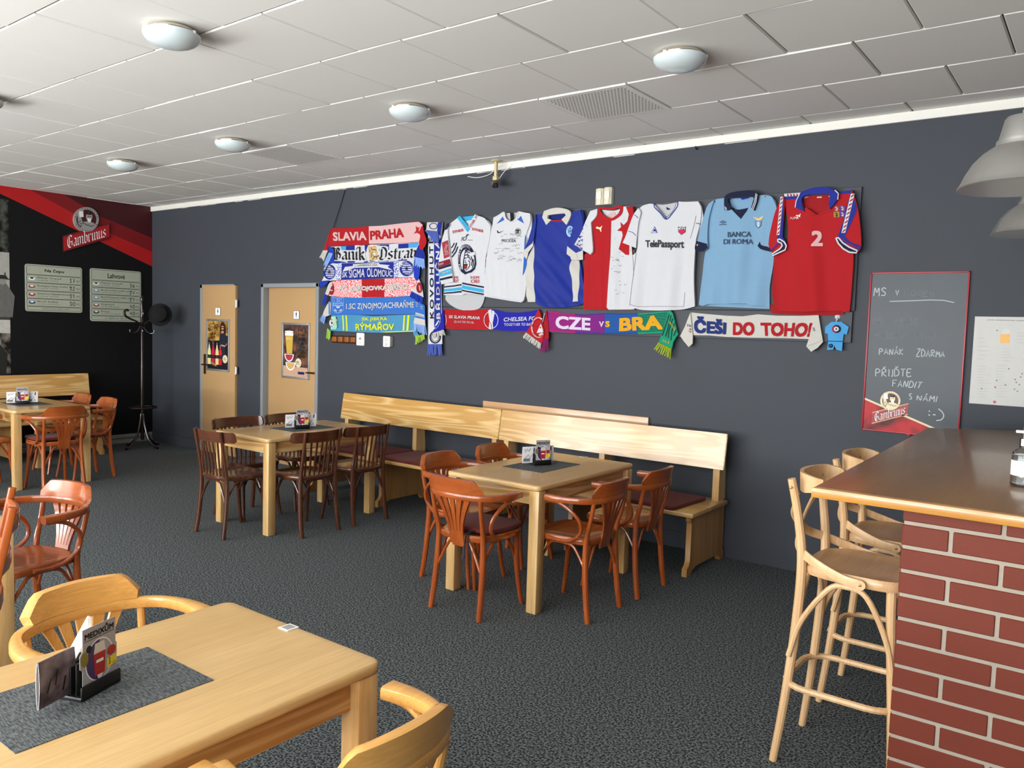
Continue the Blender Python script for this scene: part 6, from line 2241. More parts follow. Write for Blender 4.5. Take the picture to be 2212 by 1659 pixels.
def body(b):
    A = lambda pts, m_, e=0.0016: area(b, J3, pts, H, m_, e)
    for pts, m_ in (([(152, 1238), (402, 1200), (402, 1222), (156, 1258)], NVY), ([(155, 1280), (402, 1246), (402, 1292), (153, 1316)], CYA), ([(153, 1332), (400, 1302), (400, 1326), (152, 1352)], NVY),
                    ([(412, 1175), (740, 1238), (740, 1262), (412, 1200)], NVY), ([(408, 1215), (738, 1280), (736, 1332), (405, 1265)], CYA), ([(402, 1282), (736, 1345), (735, 1368), (402, 1304)], NVY)):
        A(pts, m_)
    T = lambda s_, q, m_, **k: text(b, s_, J3, q, H, m_, 0.003, **k)
    RT = mat('print_syner_red', (180, 30, 50), rough=0.6)
    T('SYNER', [(268, 408), (440, 374), (446, 414), (275, 450)], RT, bold=0.03)
    T('SYNER', [(565, 360), (738, 394), (736, 436), (562, 398)], RT, bold=0.03)
    DG = mat('print_dark_green', (28, 62, 66), rough=0.6)
    T('FCI', [(416, 505), (492, 490), (486, 552), (408, 566)], DG, shear=0.2, bold=0.02)
    paint(b, J3.L([(478, 470), (505, 455), (522, 465), (500, 482), (482, 495)]), H, DG, 0.003)
    stroke(b, J3.L([(500, 545), (578, 548)]), 0.004, H, DG, 0.003)
    for q in ((290, 1085, 357, 1122, 'ME'), (290, 1132, 368, 1178, 'DIT'), (553, 1082, 668, 1124, 'HOM'), (553, 1135, 668, 1186, 'CREI')):
        T(q[4], qbox(*q[:4]), RT, bold=0.02)
    for q in ([(335, 585), (300, 680), (262, 745)], [(350, 640), (318, 720), (262, 800)], [(300, 590), (272, 640), (250, 660)]):
        P = J3.L(q)
        stroke(b, P, 0.012, H, NVY, 0.0025)
    # emblem: navy oval, white tiger head
    cx, cy = 478, 832
    paint(b, J3.L(ell(cx, cy, 128, 222, 36)), H, NVY, 0.0026)
    ring(b, J3, cx, cy, 122, 214, 5, H, WHT, 0.0032, 36)
    paint(b, J3.L(ell(cx + 14, cy + 24, 92, 176, 30)), H, WHT, 0.0034)
    arc_text(b, 'BÍLÍ TYGŘI', J3, cx, cy, 107, 196, 232, 152, 30, H, WHT, 0.0036, 0.01)
    arc_text(b, 'LIBEREC', J3, cx, cy, 107, 196, 148, 52, 32, H, WHT, 0.0036, 0.01)
    paint(b, J3.L([(470, 690), (500, 678), (560, 690), (600, 720), (612, 800), (620, 900), (600, 980), (560, 1030), (500, 1046), (466, 1062), (440, 1040), (432, 960), (440, 860), (455, 780)]), H, NVY, 0.0042)
    paint(b, J3.L([(476, 720), (520, 700), (575, 740), (596, 800), (600, 880), (590, 950), (548, 1000), (505, 1020), (470, 1010), (450, 950), (456, 860)]), H, WHT, 0.0048)
    paint(b, J3.L([(570, 730), (606, 716), (610, 765), (585, 775)]), H, WHT, 0.0054)
    for q in ([(470, 735), (500, 720), (545, 735)], [(462, 775), (500, 765), (540, 790)], [(500, 800), (540, 812), (556, 850)], [(458, 820), (490, 812)], [(480, 845), (470, 880), (495, 890)], [(520, 850), (546, 880), (540, 940)], [(560, 790), (575, 850), (566, 930)], [(585, 830), (588, 900), (575, 960)], [(480, 1000), (510, 985), (540, 940)], [(505, 740), (512, 800)]):
        stroke(b, J3.L(q), 0.009, H, NVY, 0.0054)
    paint(b, J3.L([(446, 905), (512, 900), (505, 960), (482, 985), (452, 965)]), H, BLKI, 0.0056)
    paint(b, J3.L([(456, 925), (495, 918), (498, 955), (476, 972), (456, 955)]), H, RED, 0.0062)
panel(t, 'body', J3, [(205, 335), (240, 290), (350, 215), (500, 420), (606, 178), (640, 180), (740, 215), (790, 262), (838, 345), (830, 480), (800, 640), (760, 820), (745, 1000), (742, 1370), (480, 1345), (405, 1366), (150, 1366), (160, 1200), (250, 900), (232, 650), (215, 450)], H, WHT, 0.020, prints=body)
def col(b):
    text(b, 'SYNER', J3, [(522, 345), (590, 235), (618, 252), (545, 360)], H, mat('print_syner_red', (180, 30, 50)), 0.008, bold=0.02)
    text(b, 'SY', J3, [(606, 210), (630, 168), (652, 182), (626, 228)], H, mat('print_syner_red', (180, 30, 50)), 0.008, bold=0.02)
panel(t, 'collar', J3, [(500, 420), (520, 300), (606, 160), (655, 182), (540, 372)], H, WHT, 0.008, e=0.005, prints=col, smooth=False)
panel(t, 'collar', J3, [(345, 215), (388, 184), (538, 372), (500, 425)], H, CYA, 0.008, e=0.006, smooth=False, prints=lambda b: text(b, 'Tipsport', J3, [(412, 262), (500, 372), (486, 392), (398, 282)], H, WHT, 0.008, bold=0.02))
Hs = YS(fold(0.044, (0.004, 40, 6, 0)))
def sl(b):
    A = lambda pts, m_: area(b, J3, pts, Hs, m_, 0.0016)
    A([(128, 586), (222, 548), (246, 795), (160, 826)], mat('patch_maroon', (150, 34, 48), rough=0.6))
    stroke(b, J3.L([(175, 690), (200, 610), (215, 620), (195, 700), (225, 720), (180, 730), (175, 690)]), 0.006, Hs, PNK, 0.003)
    text(b, 'GAST', J3, [(172, 750), (238, 730), (240, 760), (174, 780)], Hs, PNK, 0.003)
    A([(80, 876), (250, 828), (264, 898), (77, 955)], MRN)
    text(b, 'benzio', J3, [(84, 888), (158, 868), (160, 905), (84, 930)], Hs, WHT, 0.003, bold=0.02)
    A([(77, 957), (265, 900), (268, 936), (80, 988)], NVY)
    A([(78, 1026), (270, 966), (283, 1046), (90, 1096)], CYA)
    text(b, 'Tipsport', J3, [(90, 1030), (266, 985), (270, 1030), (94, 1076)], Hs, WHT, 0.003, bold=0.025)
    A([(93, 1122), (284, 1080), (286, 1112), (104, 1150)], NVY)
    A([(205, 300), (240, 292), (242, 330), (205, 390), (168, 402)], NVY)
panel(t, 'sleeve', J3, [(205, 300), (240, 300), (215, 400), (235, 650), (262, 880), (292, 1172), (118, 1206), (98, 1140), (75, 1000), (80, 850), (120, 580), (165, 420)], Hs, WHT, 0.016, prints=sl)

# --- white football shirt with many signatures
t = garment('sports_shirt', 'white shirt with many signatures and a black stripe at the collar', 'shirt', G_SH)
H = YS(fold(0.034, (0.0090, 26, 3, 2.0), (0.0036, 60, 9, 0)))
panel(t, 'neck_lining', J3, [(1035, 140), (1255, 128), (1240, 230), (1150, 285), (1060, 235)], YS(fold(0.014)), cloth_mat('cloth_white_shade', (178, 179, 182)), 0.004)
panel(t, 'sleeve', J3, [(885, 210), (930, 200), (880, 420), (850, 640), (800, 720), (770, 740), (830, 480), (862, 330)], YS(fold(0.026, (0.003, 40, 0, 0))), WHT, 0.014)
panel(t, 'sleeve', J3, [(1380, 140), (1432, 150), (1448, 250), (1425, 520), (1372, 690), (1345, 720), (1365, 500)], YS(fold(0.026, (0.003, 40, 0, 0))), WHT, 0.014)
def body(b):
    A = lambda pts, m_, e=0.0016: area(b, J3, pts, H, m_, e)
    PB = cloth_mat('cloth_mid_blue', (46, 92, 176))
    A([(932, 304), (1026, 196), (1052, 246)], PB)
    A([(1244, 242), (1294, 184), (1344, 300)], PB)
    A([(1362, 465), (1380, 520), (1362, 650), (1338, 716), (1350, 560)], PB)
    A([(1334, 790), (1366, 812), (1396, 882), (1332, 1040), (1312, 1072), (1325, 900)], PB)
    paint(b, J3.L([(940, 406), (955, 402), (952, 420), (970, 428), (1050, 402), (965, 444), (944, 436)]), H, BLKI, 0.0022)
    text(b, 'PRECIOSA', J3, [(1008, 534), (1226, 536), (1226, 582), (1008, 574)], H, INK, 0.003, bold=0.005)
    ring(b, J3, 1252, 422, 42, 54, 6, H, BLKI, 0.0024)
    for dx in (-16, -2, 12):
        paint(b, J3.L([(1246 + dx, 400), (1254 + dx, 400), (1254 + dx, 452), (1246 + dx, 452)]), H, BLKI, 0.0024)
    paint(b, J3.L([(1222, 400), (1250, 384), (1282, 398), (1282, 406), (1222, 408)]), H, BLKI, 0.0026)
    scribble(b, J3, (925, 455, 1270, 530), 9, H, SIGN, 3)
    scribble(b, J3, (915, 595, 1280, 870), 26, H, SIGN, 5)
    stroke(b, J3.L([(800, 1380), (1050, 1420), (1300, 1455)]), 0.003, H, GRYI, 0.0016)
panel(t, 'body', J3, [(885, 210), (930, 185), (1028, 124), (1064, 232), (1150, 286), (1236, 226), (1258, 116), (1432, 150), (1440, 260), (1372, 470), (1384, 540), (1340, 720), (1340, 792), (1396, 882), (1365, 1210), (1330, 1440), (1300, 1476), (1050, 1440), (800, 1396), (738, 1386), (742, 1200), (775, 900), (812, 700), (850, 480)], H, WHT, 0.020, prints=body)
panel(t, 'collar', J3, [(1026, 124), (1060, 132), (1080, 220), (1152, 272), (1222, 215), (1252, 116), (1262, 130), (1240, 235), (1150, 290), (1060, 240)], H, WHT, 0.006, e=0.004)
panel(t, 'collar_stripe', J3, [(1138, 140), (1178, 137), (1188, 262), (1150, 284)], YS(fold(0.030)), BLKI, 0.006, e=0.010, smooth=False)

J4 = Fr(1130, 430, 6.635, YF - 0.02)
# --- royal blue shirt with white collar
t = garment('sports_shirt', 'royal blue shirt with white collar and white side panels', 'shirt', G_SH)
H = YS(fold(0.036, (0.0108, 18, 10, 1.0), (0.0054, 36, 40, 0)))
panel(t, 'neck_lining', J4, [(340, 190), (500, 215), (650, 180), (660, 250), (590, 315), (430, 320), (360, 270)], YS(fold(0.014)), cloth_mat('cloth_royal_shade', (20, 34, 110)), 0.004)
def body(b):
    A = lambda pts, m_, e=0.0016: area(b, J4, pts, H, m_, e, smooth=True)
    A([(176, 900), (184, 1100), (192, 1476), (76, 1476), (56, 1350), (62, 1100), (100, 830), (150, 700), (178, 640)], CRW)
    A([(712, 868), (812, 884), (826, 1100), (822, 1300), (812, 1470), (726, 1480), (742, 1350), (722, 1150), (690, 1000)], CRW)
    cx, cy = 690, 467
    LB_ = cloth_mat('badge_light_blue', (150, 190, 224))
    paint(b, J4.L(ell(cx, cy, 58, 80, 28)), H, LB_, 0.0024)
    ring(b, J4, cx, cy, 50, 70, 3, H, SIGB, 0.003)
    paint(b, J4.L(ell(cx, cy, 32, 46, 20)), H, SIGB, 0.0032)
    for dx in (-18, -4, 10):
        paint(b, J4.L([(cx + dx, cy - 36), (cx + dx + 8, cy - 36), (cx + dx + 8, cy + 36), (cx + dx, cy + 36)]), H, LB_, 0.0038)
    paint(b, J4.L(star(cx, cy, 14, 6)), H, BLKI, 0.0044)
    arc_text(b, 'SK SIGMA', J4, cx, cy, 42, 58, 160, 20, 14, H, SIGB, 0.0034, 0.0)
    for q in ([(190, 1090), (260, 1120), (330, 1080)], [(195, 1290), (300, 1380), (420, 1400)], [(700, 1240), (640, 1330), (560, 1380)]):
        pass
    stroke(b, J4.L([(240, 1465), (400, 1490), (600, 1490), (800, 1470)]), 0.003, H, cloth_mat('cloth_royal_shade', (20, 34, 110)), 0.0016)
panel(t, 'body', J4, [(210, 222), (310, 215), (362, 375), (430, 318), (590, 318), (650, 375), (705, 190), (850, 158), (872, 185), (890, 330), (850, 620), (820, 880), (842, 1000), (892, 1300), (895, 1498), (780, 1530), (580, 1555), (350, 1550), (240, 1525), (190, 1482), (76, 1476), (56, 1350), (62, 1100), (105, 800), (160, 640), (185, 420)], H, SIGB, 0.022, prints=body)
Hs = YS(fold(0.050, (0.004, 30, 0, 0)))
def s1(b):
    area(b, J4, [(45, 738), (165, 640), (182, 600), (176, 680), (110, 772)], Hs, CRW, 0.0016)
    area(b, J4, [(18, 790), (45, 738), (112, 775), (86, 872)], Hs, CRW, 0.0018)
panel(t, 'sleeve', J4, [(210, 224), (216, 330), (186, 560), (165, 660), (108, 778), (86, 872), (18, 792), (44, 738), (100, 600), (160, 400)], Hs, SIGB, 0.016, prints=s1)
def s2(b):
    area(b, J4, [(664, 680), (790, 778), (886, 738), (888, 872), (800, 884), (716, 868), (716, 838), (654, 792)], Hs, CRW, 0.0018)
    stroke(b, J4.L([(790, 780), (812, 840), (805, 884)]), 0.004, Hs, GRYI, 0.003)
panel(t, 'sleeve', J4, [(780, 280), (850, 160), (886, 345), (884, 740), (888, 872), (800, 884), (716, 868), (716, 838), (654, 792), (664, 680), (720, 500)], Hs, SIGB, 0.016, prints=s2)
panel(t, 'collar', J4, [(304, 270), (328, 180), (430, 145), (510, 132), (600, 140), (690, 170), (714, 222), (690, 300), (650, 378), (580, 300), (642, 240), (625, 212), (500, 222), (385, 238), (378, 285), (436, 304), (362, 378)], YS(fold(0.052, (0.003, 20, 0, 0))), CRW, 0.024)
b = MB()
area(b, J4, [(424, 326), (436, 306), (575, 306), (592, 326)], H, RED, 0.0026)
b.build('neck_trim', t, normals=False)

# --- red and white halved shirt with signatures
t = garment('sports_shirt', 'red and white halved shirt with a big red star and signatures', 'shirt', G_SH)
H = YS(fold(0.036, (0.0090, 24, 4, 0.3), (0.0036, 70, 0, 0)))
panel(t, 'neck_lining', J4, [(1120, 150), (1290, 165), (1410, 130), (1385, 240), (1280, 295), (1175, 245)], YS(fold(0.014)), WHT, 0.004, prints=lambda b: area(b, J4, [(1200, 240), (1240, 195), (1310, 185), (1330, 235), (1290, 285)], YS(fold(0.014)), PNK, 0.002))
def body(b):
    area(b, J4, [(1282, 312), (1400, 240), (1445, 110), (1590, 115), (1606, 225), (1570, 640), (1600, 1000), (1612, 1582), (1246, 1588), (1216, 1556), (1272, 800)], H, WHT, 0.0016)
    area(b, J4, [(1410, 332), (1456, 376), (1514, 322), (1536, 225), (1492, 116), (1590, 112), (1606, 222), (1540, 450), (1502, 620), (1542, 662), (1536, 806), (1482, 800), (1384, 720), (1440, 520), (1430, 466), (1364, 456), (1418, 406)], H, RED, 0.0032)
    paint(b, J4.L([(1062, 410), (1085, 398), (1110, 412), (1130, 408), (1148, 388), (1156, 392), (1140, 428), (1142, 470), (1132, 476), (1122, 446), (1100, 432), (1075, 432)]), H, cloth_mat('cloth_pale_yellow', (236, 222, 170)), 0.003)
    paint(b, J4.L(star(1462, 298, 16, 7)), H, GRYI, 0.003)
    scribble(b, J4, (1300, 380, 1370, 700), 5, H, SIGN, 11, 0.0034)
    scribble(b, J4, (1290, 760, 1500, 1060), 14, H, SIGN, 12, 0.0034)
    scribble(b, J4, (1300, 1120, 1480, 1400), 8, H, SIGN, 13, 0.0034)
    stroke(b, J4.L([(890, 1550), (1050, 1560), (1215, 1552)]), 0.003, H, DRED, 0.0016)
panel(t, 'body', J4, [(1000, 345), (1082, 242), (1098, 150), (1150, 240), (1270, 312), (1400, 235), (1450, 108), (1590, 114), (1606, 225), (1570, 640), (1600, 1000), (1612, 1584), (1246, 1590), (885, 1584), (892, 1500), (897, 800), (940, 768), (1030, 745), (1012, 500)], H, RED, 0.022, prints=body)
def s1(b):
    stroke(b, J4.L([(772, 648), (880, 740), (996, 790), (1020, 762)]), 0.003, Hs, GRYI, 0.0018)
    stroke(b, J4.L([(918, 365), (935, 380), (930, 405)]), 0.004, Hs, GRYI, 0.0018)
panel(t, 'sleeve', J4, [(990, 178), (1092, 148), (1082, 242), (1000, 342), (1012, 500), (1028, 752), (994, 802), (764, 660), (850, 500), (920, 330)], Hs, WHT, 0.018, prints=s1)
b = MB()
o_ = [(1086, 150), (1140, 120), (1290, 126), (1412, 95), (1452, 112), (1440, 200), (1390, 262), (1285, 316), (1195, 280), (1125, 220)]
i_ = [(1122, 152), (1150, 148), (1290, 158), (1400, 132), (1412, 140), (1400, 185), (1365, 232), (1282, 282), (1205, 250), (1150, 205)]
Sk = YS(fold(0.044))
V, F = [], []
oo = rounded_outline(J4.L(o_), 3)
ii = rounded_outline(J4.L(i_), 3)
n_ = len(oo)
for k in range(n_):
    V += [Sk(*oo[k], -0.012), Sk(*oo[k], 0), Sk(*ii[k], 0), Sk(*ii[k], -0.012)]
for k in range(n_):
    for c in range(3):
        F.append((k * 4 + c, k * 4 + c + 1, ((k + 1) % n_) * 4 + c + 1, ((k + 1) % n_) * 4 + c))
b.add(V, F, RED)
b.build('collar', t, normals=False)

J6 = Fr(1360, 390, 5.72, YF - 0.02)
# --- white shirt with black lettering
t = garment('sports_shirt', 'white V neck shirt with bold black sponsor lettering', 'shirt', G_SH)
H = YS(fold(0.036, (0.0108, 20, 2, 1.4), (0.0054, 44, -4, 0)))
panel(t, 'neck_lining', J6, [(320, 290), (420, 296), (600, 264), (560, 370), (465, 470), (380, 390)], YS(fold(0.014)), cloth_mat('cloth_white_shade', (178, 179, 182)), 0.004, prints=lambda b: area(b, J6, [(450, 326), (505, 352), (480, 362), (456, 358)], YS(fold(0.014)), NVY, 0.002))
def body(b):
    text(b, 'TelePassport', J6, [(207, 740), (680, 738), (678, 866), (207, 852)], H, INK, 0.003, bold=0.035)
    paint(b, J6.L([(275, 652), (324, 568), (363, 652)]), H, SIGB, 0.0024)
    paint(b, J6.L([(284, 647), (324, 580), (353, 647)]), H, WHT, 0.003)
    paint(b, J6.L([(306, 640), (312, 610), (322, 596), (334, 610), (345, 625), (338, 640), (326, 628)]), H, SIGB, 0.0036)
    paint(b, J6.L([(612, 572), (628, 580), (658, 576), (690, 580), (704, 570), (700, 640), (652, 674), (614, 640)]), H, NVY, 0.0022)
    paint(b, J6.L([(618, 612), (700, 610), (694, 640), (652, 668), (618, 638)]), H, cloth_mat('cloth_crimson', (190, 40, 80)), 0.0028)
    paint(b, J6.L([(618, 590), (640, 584), (698, 586), (698, 608), (618, 610)]), H, WHT, 0.003)
    paint(b, J6.L([(630, 604), (648, 592), (664, 602), (680, 594), (692, 608)]), H, NVY, 0.0034)
    for q in ([(95, 900), (70, 1100), (40, 1350), (22, 1545)], [(690, 1380), (675, 1555)], [(838, 440), (800, 600), (762, 720)], [(20, 1532), (110, 1560), (300, 1556), (680, 1560)]):
        stroke(b, J6.L(q), 0.0028, H, cloth_mat('seam_grey', (110, 114, 124)), 0.0018)
panel(t, 'body', J6, [(130, 345), (180, 310), (312, 298), (466, 488), (606, 262), (690, 266), (862, 262), (900, 350), (880, 560), (840, 720), (826, 850), (806, 1200), (812, 1556), (680, 1590), (440, 1606), (200, 1602), (110, 1590), (18, 1548), (30, 1400), (62, 1100), (40, 930), (95, 880), (112, 700), (118, 480)], H, WHT, 0.022, prints=body)
def s1(b):
    for q in ([(84, 428), (130, 470)], [(8, 630), (60, 645), (100, 685)]):
        stroke(b, J6.L(q), 0.0036, Hs, SIGB, 0.0018)
    for q in ([(30, 850), (40, 880)], [(75, 860), (85, 920)]):
        stroke(b, J6.L(q), 0.003, Hs, GRYI, 0.0018)
panel(t, 'sleeve', J6, [(130, 345), (160, 400), (132, 520), (110, 700), (98, 838), (-62, 774), (-28, 700), (20, 560), (72, 425)], Hs, WHT, 0.018, prints=s1)
def s2(b):
    stroke(b, J6.L([(842, 532), (904, 548)]), 0.0036, Hs, SIGB, 0.0018)
panel(t, 'sleeve', J6, [(862, 262), (898, 330), (916, 480), (892, 560), (846, 705), (828, 800), (826, 640), (850, 420)], YS(fold(0.030)), WHT, 0.014, prints=s2)
b = MB()
for off, m_, wd in ((0, SIGB, 0.0065), (26, SIGB, 0.003)):
    stroke(b, [tuple(v) for v in spline([Vector(J6(*p)) for p in ((318 + off * .7, 292), (324 + off, 335), (400 + off * .6, 410), (470, 484 - off * 1.2), (550 - off * .6, 395), (602 - off, 320), (607 - off * .6, 262))], 4)], wd, H, m_, 0.0024)
b.build('collar_trim', t, normals=False)

# --- sky blue polo
t = garment('sports_shirt', 'sky blue polo shirt with navy collar and cuffs and an eagle badge', 'shirt', G_SH)
H = YS(fold(0.038, (0.0126, 17, 3, 0.2), (0.0072, 38, -3, 1.2)))
panel(t, 'neck_lining', J6, [(1225, 215), (1400, 195), (1565, 190), (1545, 300), (1395, 365), (1255, 330)], YS(fold(0.012)), SKY, 0.004, prints=lambda b: area(b, J6, [(1352, 200), (1440, 168), (1478, 214), (1390, 238)], YS(fold(0.012)), BLU_, 0.004))
panel(t, 'back_hem', J6, [(866, 1500), (1725, 1530), (1722, 1586), (868, 1548)], YS(fold(0.010)), SKY, 0.004)
def body(b):
    BI = mat('print_bank_navy', (28, 52, 88), rough=0.6)
    text(b, 'BANCA', J6, [(1228, 640), (1518, 634), (1514, 700), (1228, 706)], H, BI, 0.003, bold=0.03)
    text(b, 'DI ROMA', J6, [(1178, 728), (1540, 728), (1537, 790), (1176, 792)], H, BI, 0.003, bold=0.03)
    for k, m_ in ((1.0, BI), (0.62, SKY), (0.42, BI)):
        paint(b, J6.L([(1170 - 46 * k, 519), (1170, 519 - 22 * k), (1170 + 46 * k, 519), (1170, 519 + 22 * k)]), H, m_, 0.0024 + (1 - k) * 0.002)
    paint(b, J6.L([(1124, 546), (1214, 542), (1214, 552), (1124, 556)]), H, BI, 0.0024)
    EG = cloth_mat('badge_gold', (214, 186, 130))
    paint(b, J6.L([(1532, 450), (1570, 462), (1606, 468), (1640, 452), (1674, 440), (1650, 474), (1624, 494), (1600, 500), (1572, 486)]), H, EG, 0.0028)
    paint(b, J6.L([(1560, 504), (1642, 504), (1636, 560), (1600, 594), (1564, 560)]), H, BI, 0.0026)
    paint(b, J6.L([(1566, 509), (1636, 509), (1630, 556), (1600, 586), (1570, 556)]), H, SKY, 0.0032)
    paint(b, J6.L([(1590, 512), (1612, 512), (1612, 572), (1600, 582), (1590, 572)]), H, WHT, 0.0038)
    for x, y_ in ((1066, 262), (1690, 203)):
        paint(b, J6.L(ell(x, y_, 7, 7, 8)), H, BLKI, 0.003)
panel(t, 'body', J6, [(990, 300), (1070, 240), (1196, 222), (1260, 345), (1390, 480), (1475, 345), (1560, 190), (1690, 184), (1780, 215), (1832, 345), (1790, 600), (1750, 850), (1788, 950), (1732, 1300), (1728, 1560), (1490, 1536), (1460, 1520), (985, 1530), (925, 1545), (870, 1538), (905, 1200), (942, 880), (985, 840), (975, 600)], H, SKY, 0.024, prints=body)
def s1(b):
    area(b, J6, [(850, 752), (975, 786), (986, 832), (930, 882), (838, 872), (830, 836)], Hs, NVY, 0.0018, smooth=True)
    paint(b, J6.L([(850, 800), (876, 792), (864, 815)]), Hs, GRYI, 0.003)
panel(t, 'sleeve', J6, [(1065, 246), (990, 305), (930, 470), (862, 740), (830, 836), (838, 872), (930, 882), (986, 832), (980, 700), (992, 520), (1020, 380)], Hs, SKY, 0.018, prints=s1)
def s2(b):
    area(b, J6, [(1602, 812), (1630, 760), (1646, 802), (1742, 832), (1772, 888), (1640, 852)], Hs, NVY, 0.0018, smooth=True)
panel(t, 'sleeve', J6, [(1700, 240), (1780, 215), (1836, 360), (1795, 600), (1772, 888), (1640, 852), (1602, 812), (1632, 760), (1672, 560)], Hs, SKY, 0.018, prints=s2)
def cl_(b):
    for q in ([(1206, 330), (1212, 372)], [(1218, 340), (1226, 372)]):
        stroke(b, J6.L(q), 0.004, YS(fold(0.056)), WHT, 0.002)
panel(t, 'collar', J6, [(1196, 372), (1192, 240), (1215, 188), (1300, 152), (1420, 136), (1520, 132), (1592, 162), (1612, 190), (1600, 260), (1560, 378), (1524, 345), (1558, 230), (1540, 205), (1400, 216), (1250, 226), (1236, 260), (1262, 318), (1290, 345), (1250, 372)], YS(fold(0.056)), NVY, 0.026, prints=cl_)
b = MB()
for q in ([(1602, 180), (1585, 280), (1552, 372)], [(1588, 168), (1570, 270), (1538, 358)]):
    stroke(b, J6.L(q), 0.005, YS(fold(0.056)), WHT, 0.003)
b.build('collar_tipping', t, normals=False)
panel(t, 'placket', J6, [(1322, 368), (1390, 362), (1480, 342), (1462, 380), (1390, 482)], H, NVY, 0.006, e=0.003, smooth=False)

J7 = Fr(1640, 380, 5.35, YF - 0.02)
# --- red national shirt
t = garment('sports_shirt', 'red shirt with blue collar and large number two, rightmost of the row', 'shirt', G_SH)
H = YS(fold(0.038, (0.0108, 18, 2, 2.2), (0.0054, 40, 5, 0)))
panel(t, 'neck_lining', J7, [(500, 235), (680, 220), (840, 210), (850, 380), (690, 465), (545, 430)], YS(fold(0.014)), DRED, 0.004, prints=lambda b: (area(b, J7, [(515, 262), (530, 238), (575, 240)], YS(fold(0.014)), GRYI, 0.002), area(b, J7, [(795, 236), (830, 222), (836, 250)], YS(fold(0.014)), GRYI, 0.002), area(b, J7, [(665, 240), (722, 238), (722, 252), (665, 254)], YS(fold(0.014)), WHT, 0.002)))
panel(t, 'back_hem', J7, [(120, 1480), (200, 1500), (975, 1540), (972, 1600), (800, 1612), (200, 1596), (126, 1580)], YS(fold(0.010)), DRED, 0.004)
def body(b):
    text(b, '2', J7, [(622, 638), (745, 638), (745, 815), (615, 818)], H, PNK, 0.003, bold=0.05)
    PW = cloth_mat('cloth_pink_white', (240, 214, 212))
    text(b, 'PUMA', J7, [(370, 482), (470, 474), (470, 502), (370, 508)], H, PW, 0.003, bold=0.05)
    paint(b, J7.L([(435, 462), (450, 455), (466, 462), (482, 448), (494, 440), (486, 468), (488, 488), (478, 480), (462, 472), (440, 470)]), H, PW, 0.003)
    for x, y_, c in ((872, 352, (150, 50, 60)), (940, 348, (92, 58, 130)), (872, 420, (160, 128, 62)), (940, 416, (86, 54, 124))):
        paint(b, J7.L([(x, y_), (x + 64, y_ - 2), (x + 66, y_ + 60), (x, y_ + 62)]), H, cloth_mat('badge%d' % (c[0]), c), 0.003)
        stroke(b, J7.L([(x + 16, y_ + 18), (x + 32, y_ + 12), (x + 30, y_ + 30), (x + 46, y_ + 26), (x + 34, y_ + 46), (x + 20, y_ + 44), (x + 44, y_ + 52)]), 0.006, H, CRW if c[2] != 62 else BLKI, 0.0036)
    area(b, J7, [(300, 244), (452, 234), (446, 270), (300, 284)], H, BLU_, 0.0016)
    area(b, J7, [(300, 212), (490, 200), (470, 236), (300, 244)], H, WHT, 0.0018)
    for k in range(5):
        x = 330 + k * 36
        area(b, J7, [(x, 222), (x + 14, 210), (x + 26, 236), (x + 12, 244)], H, DRED, 0.0026)
    area(b, J7, [(926, 190), (1082, 168), (1078, 206), (930, 215)], H, BLU_, 0.0016)
panel(t, 'body', J7, [(292, 225), (480, 202), (540, 420), (680, 466), (832, 408), (925, 190), (1085, 166), (1098, 300), (1060, 600), (1098, 880), (1082, 1200), (1052, 1540), (1046, 1568), (980, 1575), (950, 1560), (520, 1570), (218, 1562), (176, 1480), (160, 1300), (180, 930), (330, 850), (345, 600)], H, RED, 0.024, prints=body)
HC = YS(fold(0.052, (0.003, 30, 0, 0)))
def sleeve_trim(b, band, dia, cuff, hole, hs):
    area(b, J7, band, HC, BLU_, 0.0016)
    (ax, ay), (bx, by), wd = dia
    area(b, J7, [(ax - wd, ay), (ax + wd, ay), (bx + wd, by), (bx - wd, by)], HC, WHT, 0.0026)
    n2 = 9
    for k in range(n2):
        u0 = (k + 0.25) / n2
        x, y_ = ax + (bx - ax) * u0, ay + (by - ay) * u0
        area(b, J7, [(x - wd * .8, y_ + 16), (x + wd * .8, y_ - 10), (x + wd * .8, y_ + 8), (x - wd * .8, y_ + 34)], HC, DRED, 0.0036)
    area(b, J7, cuff, HC, BLU_, 0.0028, smooth=True)
    pts = J7.L(hole)
    area(b, J7, hole, HC, NVY, 0.0042)
    stroke(b, pts + pts[:1], 0.009, HC, WHT, 0.006)
    stroke(b, J7.L(hs), 0.004, HC, DRED, 0.005)
panel(t, 'sleeve', J7, [(292, 225), (310, 300), (300, 480), (285, 700), (300, 742), (335, 800), (318, 870), (182, 930), (160, 880), (124, 790), (185, 480), (240, 330)], HC, RED, 0.020,
      prints=lambda b: sleeve_trim(b, [(270, 290), (302, 290), (290, 715), (226, 725), (262, 560)], ((282, 250), (238, 690), 16), [(226, 722), (288, 716), (330, 770), (330, 800), (300, 800), (250, 800), (160, 880), (148, 860), (225, 790)], [(236, 742), (262, 738), (312, 770), (336, 815), (322, 862), (180, 926), (176, 905), (262, 850), (290, 815), (280, 785), (240, 768)], [(155, 872), (245, 795), (240, 730)]))
